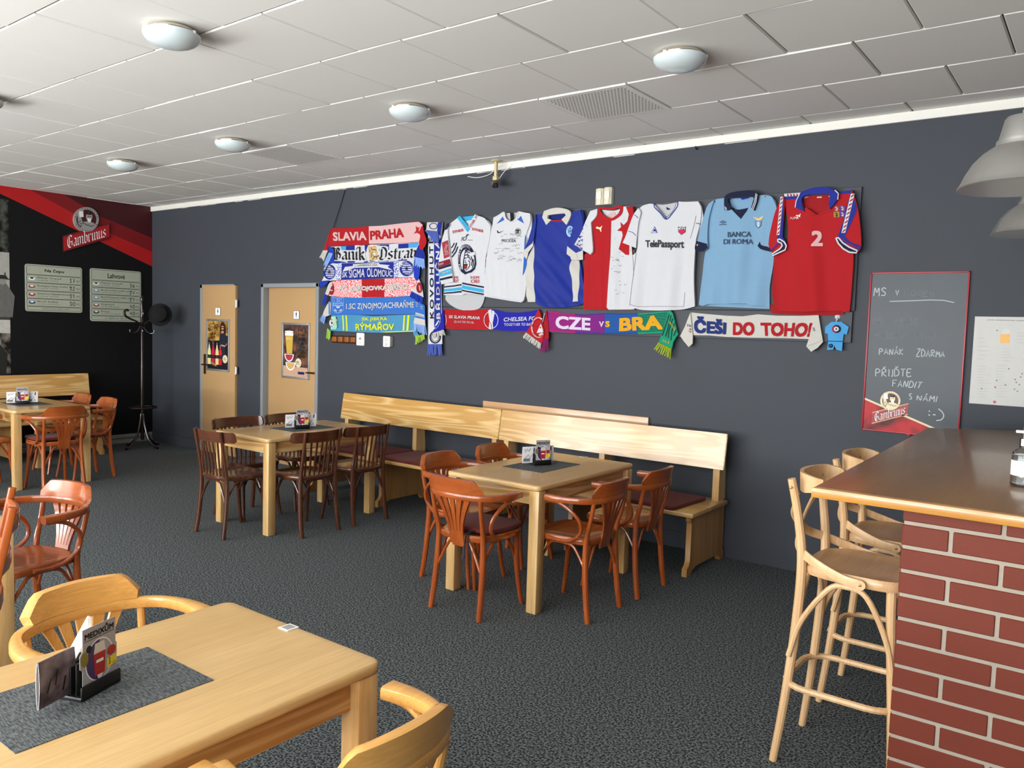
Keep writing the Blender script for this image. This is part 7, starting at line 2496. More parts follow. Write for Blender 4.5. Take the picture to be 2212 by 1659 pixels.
panel(t, 'sleeve', J7, [(1085, 166), (1132, 300), (1168, 470), (1192, 820), (1150, 896), (1060, 890), (990, 850), (900, 725), (940, 690), (990, 560), (1060, 300)], HC, RED, 0.020,
      prints=lambda b: sleeve_trim(b, [(1062, 240), (1086, 200), (1140, 360), (1140, 420), (1010, 700), (925, 705), (985, 540)], ((1098, 215), (990, 665), 22), [(925, 700), (1005, 704), (1060, 760), (1190, 815), (1175, 870), (1060, 800), (960, 770)], [(905, 726), (935, 722), (985, 780), (1060, 830), (1150, 870), (1140, 896), (1060, 888), (990, 848), (935, 790)], [(950, 722), (1030, 775), (1180, 842)]))
panel(t, 'collar', J7, [(438, 375), (452, 290), (490, 215), (560, 172), (680, 142), (790, 142), (890, 172), (930, 210), (918, 285), (838, 388), (822, 330), (838, 262), (820, 218), (680, 222), (560, 232), (512, 262), (512, 330), (540, 418)], YS(fold(0.058)), BLU_, 0.028, prints=lambda b: (stroke(b, J7.L([(438, 375), (450, 300), (488, 222)]), 0.006, YS(fold(0.058)), WHT, 0.0024), stroke(b, J7.L([(895, 176), (935, 215), (928, 285)]), 0.006, YS(fold(0.058)), WHT, 0.0024)))
panel(t, 'placket', J7, [(538, 380), (560, 372), (680, 455), (838, 380), (838, 408), (690, 470), (545, 432)], H, RED, 0.006, e=0.004, smooth=False)

# ================================================================== stacked scarves
S1 = Fr(690, 470, 9.217, YF - 0.01)
S2 = Fr(690, 600, 7.628, YF - 0.01)
def sc_h(base, ph=0.0):
    return YS(fold(base, (0.0025, 14, 14, 0), (0.0012, 50, 0, 0)))

# top: red and pink
t = garment('fan_scarf', 'red and pink scarf with a red star, topmost of the stacked scarves', 'scarf', G_SC)
H = sc_h(0.042)
HT = sc_h(0.047)
panel(t, 'tail', S1, [(285, 220), (215, 575), (222, 665), (132, 665), (165, 565)], HT, RED, 0.004)
fringe(t, S1, (135, 660), (232, 662), (70, 800), (150, 880), HT, CRW, 9, 1)
panel(t, 'tail', S1, [(2112, 158), (2135, 300), (2182, 450), (2172, 545), (2110, 645), (2058, 640), (2036, 500), (2060, 380), (2040, 300), (2080, 200)], sc_h(0.047), RED, 0.004)
def p_(b):
    area(b, S1, [(1034, 182), (1300, 170), (1700, 122), (2030, 92), (2112, 158), (2070, 260), (2062, 380), (2045, 495), (1600, 515), (1042, 530)], H, PNK, 0.0012, smooth=False)
    PW = PNK
    text(b, 'SLAVIA', S1, [(322, 300), (985, 285), (1000, 460), (335, 475)], H, PW, 0.003, bold=0.05)
    text(b, 'PRAHA', S1, [(1060, 275), (1720, 215), (1740, 400), (1070, 458)], H, RED, 0.003, bold=0.05)
    paint(b, S1.L([(1975, 170), (2012, 215), (2052, 192), (2028, 255), (2050, 340), (1995, 312), (1930, 330), (1980, 270)]), H, RED, 0.003)
panel(t, 'band', S1, [(282, 222), (650, 210), (1030, 180), (1300, 170), (1700, 122), (2030, 92), (2112, 158), (2072, 260), (2062, 380), (2045, 500), (1600, 518), (1035, 540), (600, 560), (215, 580)], H, RED, 0.004, prints=p_)

# second: blackletter bulldog scarf
t = garment('fan_scarf', 'blue and white chequered scarf with black blackletter name and a tan bulldog head', 'scarf', G_SC)
H = sc_h(0.035)
panel(t, 'tail', S1, [(225, 590), (350, 590), (340, 900), (250, 920), (235, 700)], sc_h(0.040), DBLU, 0.004)
fringe(t, S1, (240, 700), (320, 720), (140, 950), (200, 980), sc_h(0.040), PALB, 10, 2)
panel(t, 'tail', S1, [(2036, 508), (2110, 640), (2152, 800), (2140, 834), (1935, 790), (1960, 690)], sc_h(0.040), BLU_, 0.004)
fringe(t, S1, (1940, 792), (2145, 832), (1925, 960), (2160, 1040), sc_h(0.040), PALB, 16, 3)
def p_(b):
    A = lambda pts, m_: area(b, S1, pts, H, m_, 0.0010)
    A([(570, 575), (755, 565), (755, 665), (570, 670)], BLU_)
    A([(940, 555), (1060, 550), (1050, 690), (940, 690)], BLU_)
    A([(1240, 545), (1425, 538), (1425, 645), (1300, 650)], BLU_)
    A([(1612, 530), (1815, 520), (1815, 612), (1612, 622)], BLU_)
    A([(385, 580), (570, 575), (575, 700), (500, 700), (480, 620), (390, 610)], LBL)
    A([(1190, 552), (1240, 545), (1300, 640), (1230, 620)], LBL)
    A([(1815, 518), (1965, 482), (2015, 512), (1980, 600), (1815, 612)], LBL)
    A([(345, 862), (420, 870), (560, 890), (590, 905), (345, 918)], BLU_)
    A([(600, 872), (750, 870), (745, 902), (600, 905)], BLU_)
    A([(925, 870), (1010, 870), (1000, 895), (925, 900)], BLU_)
    A([(1212, 862), (1400, 848), (1420, 872), (1212, 882)], BLU_)
    A([(1602, 818), (1790, 812), (1780, 858), (1602, 862)], BLU_)
    A([(430, 835), (500, 850), (490, 905), (430, 905)], LBL)
    black(b, 'Baník', S1, [(300, 610), (960, 595), (960, 850), (310, 840)], H, BLKI, 0.0036, nb=0.50, out=0.72, outm=WHT)
    black(b, 'Ostrav', S1, [(1215, 600), (2010, 585), (1960, 800), (1215, 850)], H, BLKI, 0.0036, nb=0.48, out=0.70, outm=WHT)
    # bulldog head
    paint(b, S1.L([(985, 640), (1020, 560), (1080, 545), (1180, 545), (1230, 600), (1260, 760), (1220, 880), (1120, 905), (1030, 890), (985, 780)]), H, WHT, 0.0040)
    paint(b, S1.L([(1012, 596), (1040, 566), (1080, 592), (1130, 560), (1180, 568), (1186, 600), (1190, 650), (1212, 700), (1205, 740), (1244, 762), (1232, 800), (1205, 838), (1130, 850), (1092, 868), (1052, 850), (1036, 760), (1030, 660)]), H, TANC, 0.0046)
    for q in ([(1080, 600), (1100, 650), (1150, 640), (1186, 660)], [(1100, 690), (1080, 760), (1090, 800)], [(1120, 700), (1112, 760), (1150, 790), (1240, 765)], [(1150, 790), (1110, 830), (1100, 862)], [(1050, 640), (1060, 700)], [(1180, 780), (1200, 830)]):
        stroke(b, S1.L(q), 0.007, H, BLKI, 0.0052)
    paint(b, S1.L([(1108, 712), (1150, 700), (1180, 740), (1130, 770)]), H, WHT, 0.0056)
    paint(b, S1.L([(1035, 850), (1090, 870), (1160, 868), (1150, 882), (1060, 884)]), H, BLKI, 0.0052)
panel(t, 'band', S1, [(225, 590), (640, 570), (1035, 550), (1600, 520), (1965, 480), (2036, 512), (1990, 640), (1955, 700), (1932, 862), (1560, 866), (1200, 884), (750, 905), (350, 920), (300, 800), (235, 650)], H, WHT, 0.004, prints=p_)

# third: blue scarf with ring badges
t = garment('fan_scarf', 'deep blue scarf with white round badges at its ends, third of the stack', 'scarf', G_SC)
H = sc_h(0.028)
panel(t, 'tail', S1, [(1918, 930), (2042, 962), (2012, 1200), (1962, 1262), (1912, 1172)], sc_h(0.033), DBLU, 0.004)
fringe(t, S1, (60, 1270), (235, 1258), (45, 1410), (190, 1330), sc_h(0.033), DBLU, 12, 5)
def badge(b, cx, cy, rx, ry, fr=S1):
    ring(b, fr, cx, cy, rx, ry, rx * .3, H, BLU_, 0.0022)
    for k in range(5):
        yy_ = cy - ry * .56 + k * ry * .28
        hw = rx * .66 * math.sqrt(max(0, 1 - ((yy_ - cy) / (ry * .7)) ** 2))
        paint(b, fr.L([(cx - hw, yy_ - ry * .06), (cx + hw, yy_ - ry * .06), (cx + hw, yy_ + ry * .06), (cx - hw, yy_ + ry * .06)]), H, BLU_, 0.0022)
    paint(b, fr.L(star(cx, cy, rx * .34, rx * .14)), H, BLKI, 0.003)
    arc_text(b, 'SIGMA', fr, cx, cy, rx * .85, ry * .85, 170, 80, ry * .2, H, WHT, 0.003, 0.0)
    arc_text(b, 'OLOMOUC', fr, cx, cy, rx * .85, ry * .85, 290, 385, ry * .2, H, WHT, 0.003, 0.0, sgn=-1)
def p_(b):
    area(b, S1, [(470, 915), (1510, 885), (1520, 1198), (455, 1242)], H, BLU_, 0.0010)
    area(b, S1, [(372, 917), (472, 915), (457, 1242), (362, 1248)], H, MOTB, 0.0011)
    area(b, S1, [(1508, 885), (1602, 880), (1600, 1194), (1516, 1198)], H, MOTB, 0.0011)
    badge(b, 1765, 1018, 142, 156)
    badge(b, 232, 1088, 124, 150)
    paint(b, S1.L([(545, 985), (735, 965), (1215, 930), (1440, 952), (1395, 985), (1495, 1055), (1210, 990), (740, 1005), (600, 1055), (490, 1080)]), H, WHT, 0.0022)
    paint(b, S1.L([(570, 995), (740, 985), (760, 1000), (610, 1030)]), H, CRW, 0.003)
    paint(b, S1.L([(708, 930), (1228, 905), (1228, 978), (708, 1000)]), H, WHT, 0.003)
    text(b, '2. GAMBRINUS LIGA', S1, [(735, 938), (1195, 922), (1195, 965), (735, 980)], H, NVY, 0.0036)
    text(b, 'SK', S1, [(488, 1090), (585, 1085), (590, 1192), (480, 1198)], H, WHT, 0.003, bold=0.02, shear=0.1)
    text(b, 'SIGMA', S1, [(620, 1040), (945, 1018), (935, 1190), (625, 1205)], H, WHT, 0.003, bold=0.02)
    text(b, 'OLOMOUC', S1, [(980, 1000), (1500, 1068), (1490, 1178), (985, 1188)], H, WHT, 0.003, bold=0.02)
panel(t, 'band', S1, [(245, 930), (370, 915), (750, 905), (1200, 884), (1600, 872), (1922, 850), (1912, 1192), (1510, 1200), (455, 1244), (220, 1262), (62, 1280), (150, 1110)], H, WHT, 0.004, prints=p_)

# fourth: red mottled scarf
t = garment('fan_scarf', 'red and white mottled scarf with pale block letters, fourth of the stack', 'scarf', G_SC)
H = sc_h(0.021)
panel(t, 'tail', S2, [(170, 110), (205, 70), (235, 90), (160, 290), (110, 270)], sc_h(0.026), CRW, 0.004)
fringe(t, S2, (105, 265), (150, 290), (65, 440), (110, 455), sc_h(0.026), DBLU, 7, 6)
Hq = sc_h(0.026)
def q_(b):
    paint(b, S2.L(ell(1668, 165, 50, 88, 20)), Hq, MRN, 0.002)
    for k in range(3):
        paint(b, S2.L([(1634 + k * 26, 110 + k * 16), (1648 + k * 26, 112 + k * 16), (1668 + k * 20, 210 + k * 8), (1652 + k * 20, 206 + k * 8)]), Hq, PNK if k % 2 else RED, 0.0026)
panel(t, 'tail', S2, [(1655, 20), (1700, 130), (1732, 322), (1690, 310), (1540, 222), (1600, 130)], Hq, CRW, 0.004, prints=q_)
fringe(t, S2, (1540, 225), (1732, 325), (1512, 320), (1728, 440), Hq, DBLU, 14, 7)
def p_(b):
    area(b, S2, [(718, 30), (1085, 18), (1080, 320), (715, 325)], H, RED, 0.0011)
    paint(b, S2.L(ell(212, 182, 50, 104, 22)), H, MRN, 0.002)
    for k in range(4):
        yy_ = 110 + k * 42
        paint(b, S2.L([(185, yy_), (238, yy_ + 8), (236, yy_ + 28), (185, yy_ + 20)]), H, RED if k % 2 else PNK, 0.0026)
    for dx, dy, m_, e in ((5, 7, GRYI, 0.0024), (0, 0, CRW, 0.0032)):
        text(b, 'FC', S2, [(345 + dx, 135 + dy), (470 + dx, 138 + dy), (472 + dx, 222 + dy), (345 + dx, 218 + dy)], H, m_, e, bold=0.04)
        text(b, 'ZBROJOVKA', S2, [(505 + dx, 145 + dy), (1135 + dx, 128 + dy), (1135 + dx, 218 + dy), (505 + dx, 232 + dy)], H, m_, e, bold=0.04)
        text(b, 'BRNO', S2, [(1180 + dx, 108 + dy), (1475 + dx, 85 + dy), (1478 + dx, 180 + dy), (1180 + dx, 206 + dy)], H, m_, e, bold=0.04)
panel(t, 'band', S2, [(205, 70), (330, 44), (720, 30), (1085, 16), (1400, 6), (1620, -2), (1655, 20), (1610, 120), (1548, 220), (1510, 298), (1200, 315), (760, 328), (420, 322), (190, 300), (160, 290), (200, 200), (230, 110)], H, MOTT, 0.004, prints=p_)

# fifth: mid blue scarf
t = garment('fan_scarf', 'mid blue scarf with white lettering and a shield, fifth of the stack', 'scarf', G_SC)
H = sc_h(0.014)
panel(t, 'tail', S2, [(170, 390), (195, 420), (192, 612), (112, 642), (62, 622), (95, 530)], sc_h(0.019), CRW, 0.004, prints=lambda b: area(b, S2, [(165, 410), (178, 400), (190, 600), (172, 608)], sc_h(0.019), ZNO, 0.002))
fringe(t, S2, (62, 622), (130, 640), (25, 700), (90, 770), sc_h(0.019), PALB, 9, 8)
Hq2 = sc_h(0.019)
def q_(b):
    area(b, S2, [(1602, 570), (1742, 612), (1752, 660), (1595, 620)], Hq2, CRW, 0.0018)
    area(b, S2, [(1585, 655), (1756, 690), (1762, 790), (1562, 752)], Hq2, CRW, 0.0018)
    stroke(b, S2.L([(1600, 600), (1748, 645)]), 0.005, Hq2, ZNO, 0.003)
    stroke(b, S2.L([(1680, 470), (1720, 480), (1690, 510), (1720, 520)]), 0.005, Hq2, CRW, 0.003)
    stroke(b, S2.L([(1606, 400), (1640, 430), (1612, 460), (1640, 480)]), 0.005, Hq2, CRW, 0.003)
panel(t, 'tail', S2, [(1595, 380), (1690, 420), (1745, 460), (1755, 650), (1765, 790), (1560, 752), (1598, 600)], Hq2, ZNO, 0.004, prints=q_)
fringe(t, S2, (1562, 752), (1765, 790), (1535, 880), (1785, 950), Hq2, PALB, 18, 9)
def p_(b):
    text(b, '1.SC Z(NOJMO)ACHRAŇME', S2, [(455, 395), (1575, 362), (1572, 520), (455, 546)], H, WHT, 0.003, bold=0.012)
    sh = [(215, 322), (315, 340), (418, 326), (408, 420), (412, 520), (370, 565), (315, 582), (262, 562), (222, 520), (232, 420)]
    P = S2.L(sh)
    stroke(b, P + P[:1], 0.006, H, PALB, 0.0022)
    text(b, '1.SC', S2, qbox(250, 352, 385, 402), H, PALB, 0.0026, bold=0.03)
    paint(b, S2.L([(222, 415), (412, 412), (412, 462), (222, 466)]), H, PALB, 0.0022)
    text(b, 'ZNOJMO', S2, qbox(232, 424, 404, 456), H, ZNO, 0.003, bold=0.03)
    for q in ([(280, 472), (350, 472), (336, 500), (296, 500)], [(252, 510), (285, 530), (300, 556), (262, 545)], [(380, 512), (345, 530), (330, 556), (372, 545)]):
        paint(b, S2.L(q), H, WHT, 0.0026)
panel(t, 'band', S2, [(190, 306), (420, 324), (760, 330), (1200, 316), (1512, 298), (1600, 385), (1598, 600), (1200, 604), (600, 610), (190, 612), (182, 460)], H, ZNO, 0.004, prints=p_)

# sixth: light blue and yellow
t = garment('fan_scarf', 'light blue scarf with yellow stripes and lettering, lowest of the stack', 'scarf', G_SC)
H = sc_h(0.008)
fringe(t, S2, (140, 830), (195, 880), (118, 1010), (182, 1035), sc_h(0.013), LIME, 8, 10)
panel(t, 'tail', S2, [(1540, 885), (1600, 880), (1662, 980), (1600, 1000), (1560, 950)], sc_h(0.013), RYM, 0.004)
fringe(t, S2, (1590, 960), (1740, 930), (1590, 1110), (1755, 1010), sc_h(0.013), LIME, 13, 11)
def p_(b):
    for q in ([(372, 616), (394, 616), (412, 868), (390, 872)], [(428, 620), (450, 620), (464, 876), (442, 878)], [(1386, 620), (1410, 618), (1400, 866), (1372, 868)], [(1450, 620), (1484, 616), (1466, 866), (1434, 868)], [(1000, 892), (1540, 872), (1560, 886), (1100, 902)]):
        area(b, S2, q, H, YLG, 0.0014)
    text(b, 'SK JISKRA', S2, [(708, 655), (1130, 650), (1126, 716), (708, 720)], H, YLG, 0.003, bold=0.03)
    text(b, 'RÝMAŘOV', S2, [(597, 725), (1240, 725), (1235, 862), (597, 866)], H, YLG, 0.003, bold=0.03)
    paint(b, S2.L([(198, 640), (270, 636), (300, 700), (305, 800), (275, 852), (190, 850)]), H, cloth_mat('cloth_mint', (150, 206, 190)), 0.002)
    for k in range(7):
        yy_ = 650 + k * 28
        stroke(b, S2.L([(200, yy_), (285, yy_ + 4)]), 0.005, H, YLG, 0.0026)
    paint(b, S2.L(ell(212, 745, 44, 62, 20)), H, WHT, 0.0032)
    for q in ([(200, 725), (225, 728), (222, 760), (200, 762)], [(195, 690), (220, 686), (215, 706)], [(236, 770), (252, 750), (250, 780)], [(196, 800), (216, 786), (222, 804)]):
        paint(b, S2.L(q), H, BLKI, 0.0038)
    text(b, 'SK JISKRA', S2, [(272, 650), (298, 830), (322, 822), (298, 640)], H, BLKI, 0.003, bold=0.02)
panel(t, 'band', S2, [(196, 616), (600, 612), (900, 632), (1200, 618), (1600, 604), (1596, 700), (1558, 888), (1000, 906), (600, 892), (178, 872), (186, 740)], H, RYM, 0.004, prints=p_)

# upright scarf
KV = Fr(690, 600, 7.628, YF - 0.01)
CR1 = Fr(680, 440, 3.6867, YF - 0.01)
t = garment('fan_scarf', 'narrow blue and white scarf hanging upright between the stack and the shirts', 'scarf', G_SC)
H = YS(fold(0.012, (0.002, 20, 6, 0)))
XL_, XM_, XR_ = 903, 954, 1006
def p_(b):
    area(b, CR1, [(XM_ - 2, 165), (XR_ + 8, 165), (XR_, 560), (XR_ + 2, 985), (952, 985), (XM_, 560)], H, BLU_, 0.0012)
    text(b, 'KOVOHUTĚ', CR1, [(912, 915), (902, 270), (948, 270), (950, 915)], H, NVY, 0.003, bold=0.02, space=1.35)
    text(b, 'BŘIDLIČNÁ', CR1, [(962, 918), (958, 290), (998, 290), (1002, 918)], H, WHT, 0.003, bold=0.03, space=1.35)
    ring(b, KV, 1912, 978, 92, 106, 22, H, NVY, 0.003)
    ring(b, KV, 1912, 978, 62, 74, 8, H, NVY, 0.003)
panel(t, 'band', CR1, [(XL_, 165), (XR_ + 8, 165), (XR_, 560), (1014, 1118), (906, 1118), (904, 560)], H, WHT, 0.008, prints=p_, smooth=False)
panel(t, 'folded_end', CR1, [(905, 150), (1022, 148), (1012, 260), (990, 300), (940, 280), (890, 225)], YS(fold(0.024, (0.003, 60, 30, 0))), CRW, 0.012, prints=lambda b: (area(b, CR1, [(990, 150), (1022, 148), (1012, 260), (985, 230)], YS(fold(0.024, (0.003, 60, 30, 0))), BLU_, 0.0016), ring(b, CR1, 955, 180, 34, 26, 6, YS(fold(0.024, (0.003, 60, 30, 0))), BLU_, 0.0022)))
fringe(t, CR1, (892, 215), (1000, 225), (960, 300), (1006, 320), YS(fold(0.032)), cloth_mat('fringe_mixed_blue', (74, 92, 170)), 14, 12)
fringe(t, CR1, (906, 1118), (1014, 1118), (898, 1212), (1020, 1208), YS(fold(0.012)), cloth_mat('fringe_mixed_blue', (74, 92, 170)), 15, 13)

# ================================================================== lower row of scarves
S5 = Fr(940, 650, 8.508, YF - 0.01)
t = garment('fan_scarf', 'red and blue halved scarf with a white cup between two club names, lower row', 'scarf', G_SC)
H = sc_h(0.012, 0.5)
Ht = sc_h(0.030, 1)
def q_(b):
    paint(b, S5.L([(60, 400), (95, 345), (98, 370), (70, 440), (20, 478)]), Ht, WHT, 0.0024)
    stroke(b, S5.L([(128, 300), (120, 380), (90, 460), (40, 520)]), 0.004, Ht, PALB, 0.0024)
    paint(b, S5.L(ell(116, 385, 9, 14, 10)), Ht, PNK, 0.003)
panel(t, 'tail', S5, [(172, 170), (192, 505), (170, 530), (0, 590), (-8, 545), (30, 500), (100, 400), (132, 255)], Ht, cloth_mat('cloth_chelsea_blue', (26, 26, 150)), 0.018, prints=q_)
fringe(t, S5, (0, 590), (188, 530), (0, 690), (228, 628), Ht, CRW, 16, 14)
def p_(b):
    area(b, S5, [(1042, 150), (1300, 210), (1550, 216), (1750, 192), (1925, 156), (1930, 240), (1725, 556), (1450, 556), (1250, 546), (1056, 530)], H, cloth_mat('cloth_chelsea_blue', (26, 26, 150)), 0.0012)
    text(b, 'SK SLAVIA PRAHA', S5, [(262, 262), (832, 284), (828, 342), (262, 318)], H, WHT, 0.003, bold=0.035, shear=0.12)
    text(b, 'QUARTER FINAL', S5, [(358, 362), (728, 376), (725, 426), (356, 406)], H, WHT, 0.003, bold=0.01, shear=0.1)
    text(b, 'CHELSEA FC', S5, [(1272, 308), (1856, 282), (1850, 358), (1272, 380)], H, WHT, 0.003, bold=0.03, shear=0.12)
    text(b, 'TOGETHER TO BAK', S5, [(1278, 410), (1798, 405), (1790, 456), (1280, 460)], H, WHT, 0.003, bold=0.025)
    ring(b, S5, 1032, 352, 138, 160, 11, H, WHT, 0.003, 40, 95, 262)
    ring(b, S5, 1032, 352, 138, 160, 11, H, WHT, 0.003, 40, -82, 85)
    paint(b, S5.L([(985, 180), (1015, 160), (1050, 158), (1056, 260), (1068, 420), (1074, 500), (1050, 528), (1046, 440), (1010, 360)]), H, WHT, 0.0034)
    paint(b, S5.L([(1066, 170), (1092, 186), (1106, 212), (1080, 350), (1068, 400), (1056, 250)]), H, WHT, 0.0034)
    paint(b, S5.L([(1010, 375), (1034, 440), (1040, 525), (992, 515), (1000, 440)]), H, WHT, 0.0034)
    ring(b, S5, 186, 345, 30, 100, 10, H, PNK, 0.003, 20, -80, 80)
panel(t, 'band', S5, [(170, 160), (195, 150), (400, 170), (700, 170), (1000, 145), (1042, 150), (1300, 210), (1550, 216), (1750, 192), (1925, 156), (1960, 230), (1722, 556), (1450, 556), (1250, 546), (1050, 530), (600, 526), (192, 506)], H, RED, 0.008, prints=p_)
Ht2 = sc_h(0.030, 2)
def q_(b):
    ring(b, S5, 1930, 490, 142, 188, 26, Ht2, PNK, 0.0024, 40, 70, 300)
    arc_text(b, 'SK SLAVIA', S5, 1930, 490, 118, 160, 175, 75, 34, Ht2, RED, 0.003, 0.02)
    arc_text(b, 'FOTBAL', S5, 1930, 490, 118, 160, 215, 290, 34, Ht2, RED, 0.003, 0.02, sgn=-1)
    paint(b, S5.L([(1896, 590), (1975, 420), (2010, 520), (2018, 575)]), Ht2, WHT, 0.0028)
    paint(b, S5.L([(1930, 610), (2005, 575), (2022, 620), (1940, 650)]), Ht2, PNK, 0.0028)
    paint(b, S5.L(star(1968, 492, 26, 11)), Ht2, RED, 0.0034)
panel(t, 'tail', S5, [(1926, 160), (1962, 235), (2000, 420), (2040, 600), (1978, 782), (1698, 580)], Ht2, RED, 0.020, prints=q_, smooth=False)
fringe(t, S5, (1700, 580), (1976, 782), (1615, 662), (1955, 890), Ht2, CRW, 20, 15)

S8 = Fr(1160, 650, 6.9125, YF - 0.01)
t = garment('fan_scarf', 'striped magenta, blue and green match scarf in the middle of the lower row', 'scarf', G_SC)
H = sc_h(0.012, 2.5)
panel(t, 'tail', S5, [(2062, 182), (2098, 450), (2104, 700), (2020, 740), (1985, 700), (2034, 560), (1990, 420), (2030, 270)], sc_h(0.022, 1), DRED, 0.014, prints=lambda b: (stroke(b, S5.L([(2030, 230), (2010, 330), (1988, 410)]), 0.005, sc_h(0.022, 1), WHT, 0.002), stroke(b, S5.L([(2040, 250), (2022, 340), (2000, 420)]), 0.005, sc_h(0.022, 1), NVY, 0.002)))
fringe(t, S5, (1985, 700), (2104, 690), (1940, 965), (2105, 905), sc_h(0.022, 1), cloth_mat('fringe_plum', (134, 22, 92)), 12, 16)
lo_ = [(165, 145), (400, 182), (700, 206), (1015, 182), (1300, 188), (1510, 184), (1700, 172), (2010, 142)]
hi_ = [(180, 456), (400, 470), (575, 480), (1015, 496), (1300, 497), (1510, 495), (1700, 488), (1880, 480)]
def interp(P, x):
    for i in range(len(P) - 1):
        if x <= P[i + 1][0]:
            u_ = (x - P[i][0]) / (P[i + 1][0] - P[i][0])
            return P[i][1] + (P[i + 1][1] - P[i][1]) * u_
    return P[-1][1]
def p_(b):
    for xa, xb, m_ in ((172, 570, MAG), (570, 1015, PUR), (1015, 1510, BBL), (1510, 1890, GRN)):
        n2 = 4
        xs_ = [xa + (xb - xa) * k / n2 for k in range(n2 + 1)]
        area(b, S8, [(x, interp(lo_, x) + 1) for x in xs_] + [(x, interp(hi_, x) - 1) for x in xs_[::-1]], H, m_, 0.0010)
    area(b, S8, [(1888, 160), (2008, 144), (1890, 478)], H, GRN, 0.0010)
    for k in range(12):
        u_ = 0.10 + k * 0.072
        for xa, xb, m_ in ((176, 570, PUR), (572, 1012, MAG), (1018, 1508, cloth_mat('stripe_teal', (40, 96, 160))), (1512, 1960 - u_ * 90, NVY)):
            xs_ = [xa + (xb - xa) * q / 4 for q in range(5)]
            stroke(b, S8.L([(x, interp(lo_, x) * (1 - u_) + interp(hi_, x) * u_) for x in xs_]), 0.0042, H, m_, 0.0018)
    text(b, 'CZE', S8, [(283, 222), (812, 255), (806, 446), (285, 414)], H, LILAC, 0.003, bold=0.05)
    text(b, 'v', S8, qbox(935, 306, 1006, 390), H, LILAC, 0.003, bold=0.02)
    text(b, 's', S8, qbox(1026, 300, 1092, 390), H, GOLDC, 0.003, bold=0.05)
    text(b, 'BRA', S8, [(1238, 258), (1852, 212), (1884, 424), (1230, 454)], H, GOLDC, 0.003, bold=0.06)
panel(t, 'band', S8, lo_ + [(1960, 260), (1880, 482)] + hi_[-2::-1], H, BBL, 0.008, prints=p_, smooth=False)
Ht3 = sc_h(0.028, 3)
def q_(b):
    for q in ([(1990, 200), (1886, 520)], [(2020, 215), (1935, 535)], [(2045, 260), (1985, 440), (1975, 555)], [(2070, 330), (2030, 450), (2016, 590)], [(2095, 430), (2060, 520)]):
        stroke(b, S8.L(q), 0.008, Ht3, cloth_mat('stripe_dark_green', (14, 60, 56)), 0.0022)
    text(b, 'BRASIL', S8, [(2000, 300), (2095, 420), (2080, 450), (1992, 330)], Ht3, GOLDC, 0.003)
    text(b, '26.3.', S8, [(1900, 570), (2010, 612), (2004, 645), (1896, 604)], Ht3, GOLDC, 0.003)
panel(t, 'tail', S8, [(2010, 142), (2045, 190), (2118, 500), (2050, 610), (2030, 715), (1835, 618), (1880, 480)], Ht3, GRN, 0.018, prints=q_, smooth=False)
fringe(t, S8, (1835, 618), (2030, 715), (1765, 720), (2005, 875), Ht3, cloth_mat('fringe_olive', (150, 168, 36)), 16, 17)

S9 = Fr(1460, 650, 5.53, YF - 0.01)
t = garment('fan_scarf', 'white scarf with navy and red cheering words, right end of the lower row', 'scarf', G_SC)
H = sc_h(0.012, 1.5)
Ht4 = sc_h(0.024, 0)
panel(t, 'tail', S9, [(185, 138), (212, 400), (208, 510), (162, 552), (100, 480), (58, 420), (120, 300)], Ht4, CRW, 0.014, smooth=False, prints=lambda b: (text(b, 'NI', S9, [(150, 278), (196, 284), (196, 312), (150, 308)], Ht4, INK, 0.003), text(b, 'VER', S9, [(166, 352), (202, 358), (202, 380), (166, 374)], Ht4, INK, 0.003), paint(b, S9.L(ell(186, 338, 14, 8, 10)), Ht4, RED, 0.003)))
def p_(b):
    NVI = cloth_mat('print_czech_navy', (30, 46, 108))
    text(b, 'ČEŠI', S9, [(222, 178), (610, 212), (600, 402), (226, 384)], H, NVI, 0.003, bold=0.05)
    text(b, 'DO', S9, [(686, 255), (942, 252), (940, 416), (682, 410)], H, RED, 0.003, bold=0.06)
    text(b, 'TOHO!', S9, [(1015, 258), (1640, 262), (1600, 432), (1030, 420)], H, RED, 0.003, bold=0.06)
panel(t, 'band', S9, [(185, 138), (350, 155), (600, 176), (800, 184), (980, 160), (1200, 176), (1500, 178), (1712, 170), (1640, 300), (1602, 456), (1300, 446), (900, 440), (600, 430), (400, 412), (210, 410)], H, CRW, 0.008, prints=p_, smooth=False)
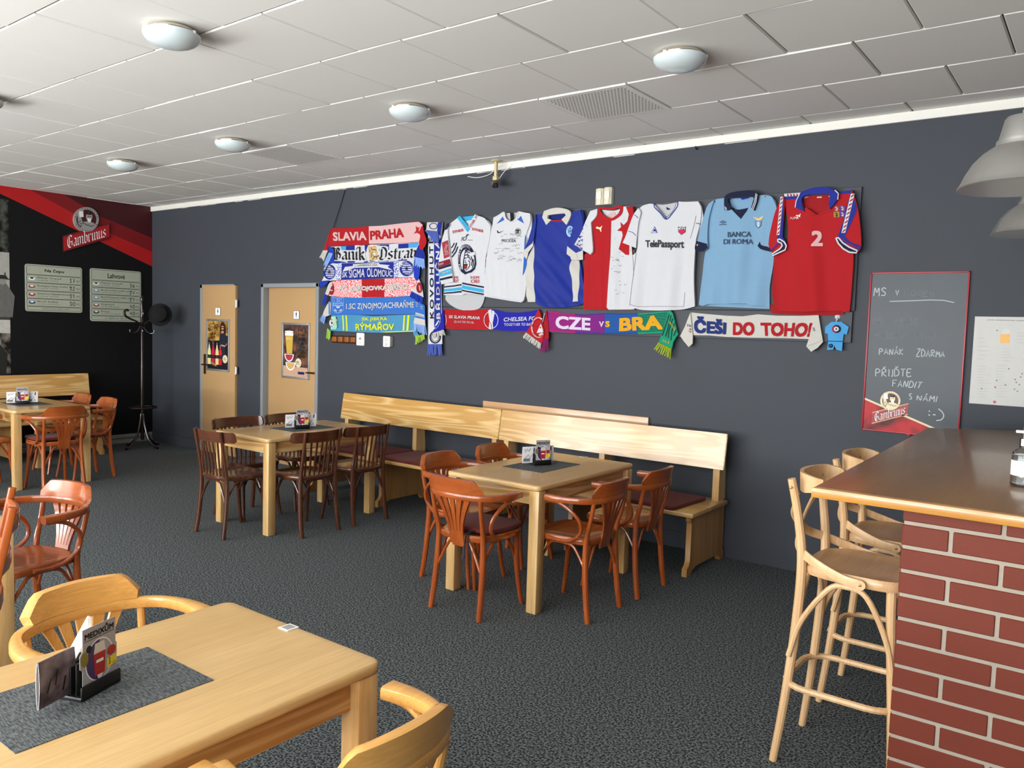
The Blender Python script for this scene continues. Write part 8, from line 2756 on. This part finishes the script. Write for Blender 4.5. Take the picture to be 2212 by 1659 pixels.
panel(t, 'tail', S9, [(1712, 170), (1740, 350), (1764, 490), (1700, 560), (1622, 608), (1562, 542), (1600, 440), (1632, 300)], Ht4, CRW, 0.014, smooth=False, prints=lambda b: (text(b, 'S', S9, qbox(1645, 318, 1672, 358), Ht4, INK, 0.003), stroke(b, S9.L([(1566, 540), (1660, 510), (1752, 470)]), 0.004, Ht4, GRYI, 0.002)))

# little shirt on a suction hook
t = garment('mini_shirt', 'tiny light blue shirt and shorts pennant hanging from a clear hook beside the chalkboard', 'pennant', None)
del t['label']
t['label'] = 'tiny light blue shirt and shorts pennant hanging from a clear hook beside the chalkboard'
H = YS(fold(0.014, (0.002, 40, 10, 0)))
def p_(b):
    stroke(b, S9.L([(1822, 480), (1990, 484)]), 0.004, H, NVY, 0.002)
    cx, cy = 1922, 336
    paint(b, S9.L(ell(cx, cy, 52, 48, 24)), H, NVY, 0.0024)
    paint(b, S9.L(ell(cx, cy, 50, 46, 16, 90, 250)), H, RED, 0.003)
    paint(b, S9.L(ell(cx, cy, 30, 28, 18)), H, WHT, 0.0036)
    paint(b, S9.L(star(cx, cy, 14, 8)), H, NVY, 0.0042)
    paint(b, S9.L(ell(1853, 536, 28, 24, 16)), H, NVY, 0.0024)
    stroke(b, S9.L([(1838, 540), (1850, 528), (1866, 540)]), 0.003, H, CYA, 0.003)
panel(t, 'body', S9, [(1862, 250), (1980, 250), (2066, 312), (2042, 402), (2006, 396), (1994, 480), (1986, 600), (1918, 580), (1896, 536), (1880, 582), (1806, 586), (1822, 480), (1816, 392), (1780, 386), (1786, 312)], H, LBL, 0.012, smooth=False, prints=p_)
b = MB()
hp = S9(1926, 190)
b.lathe([(0.018, 0.0), (0.014, 0.006), (0.004, 0.012), (0.0, 0.012)], mat('clear_plastic', (200, 204, 206), rough=0.15, var=0.02), 14, M=Matrix.Translation((hp[0], YF, hp[1])) @ Matrix.Rotation(R(90), 4, 'X'))
hq = S9(1926, 250)
b.tube(spline([(hp[0], YF - 0.012, hp[1]), (hp[0] + 0.004, YF - 0.018, hp[1] - 0.02), (hq[0] - 0.004, YF - 0.018, hq[1] + 0.01), (hq[0], YF - 0.010, hq[1] - 0.008)], 4), 0.003, mat('clear_plastic', (200, 204, 206)), 6)
b.build('hook', t)
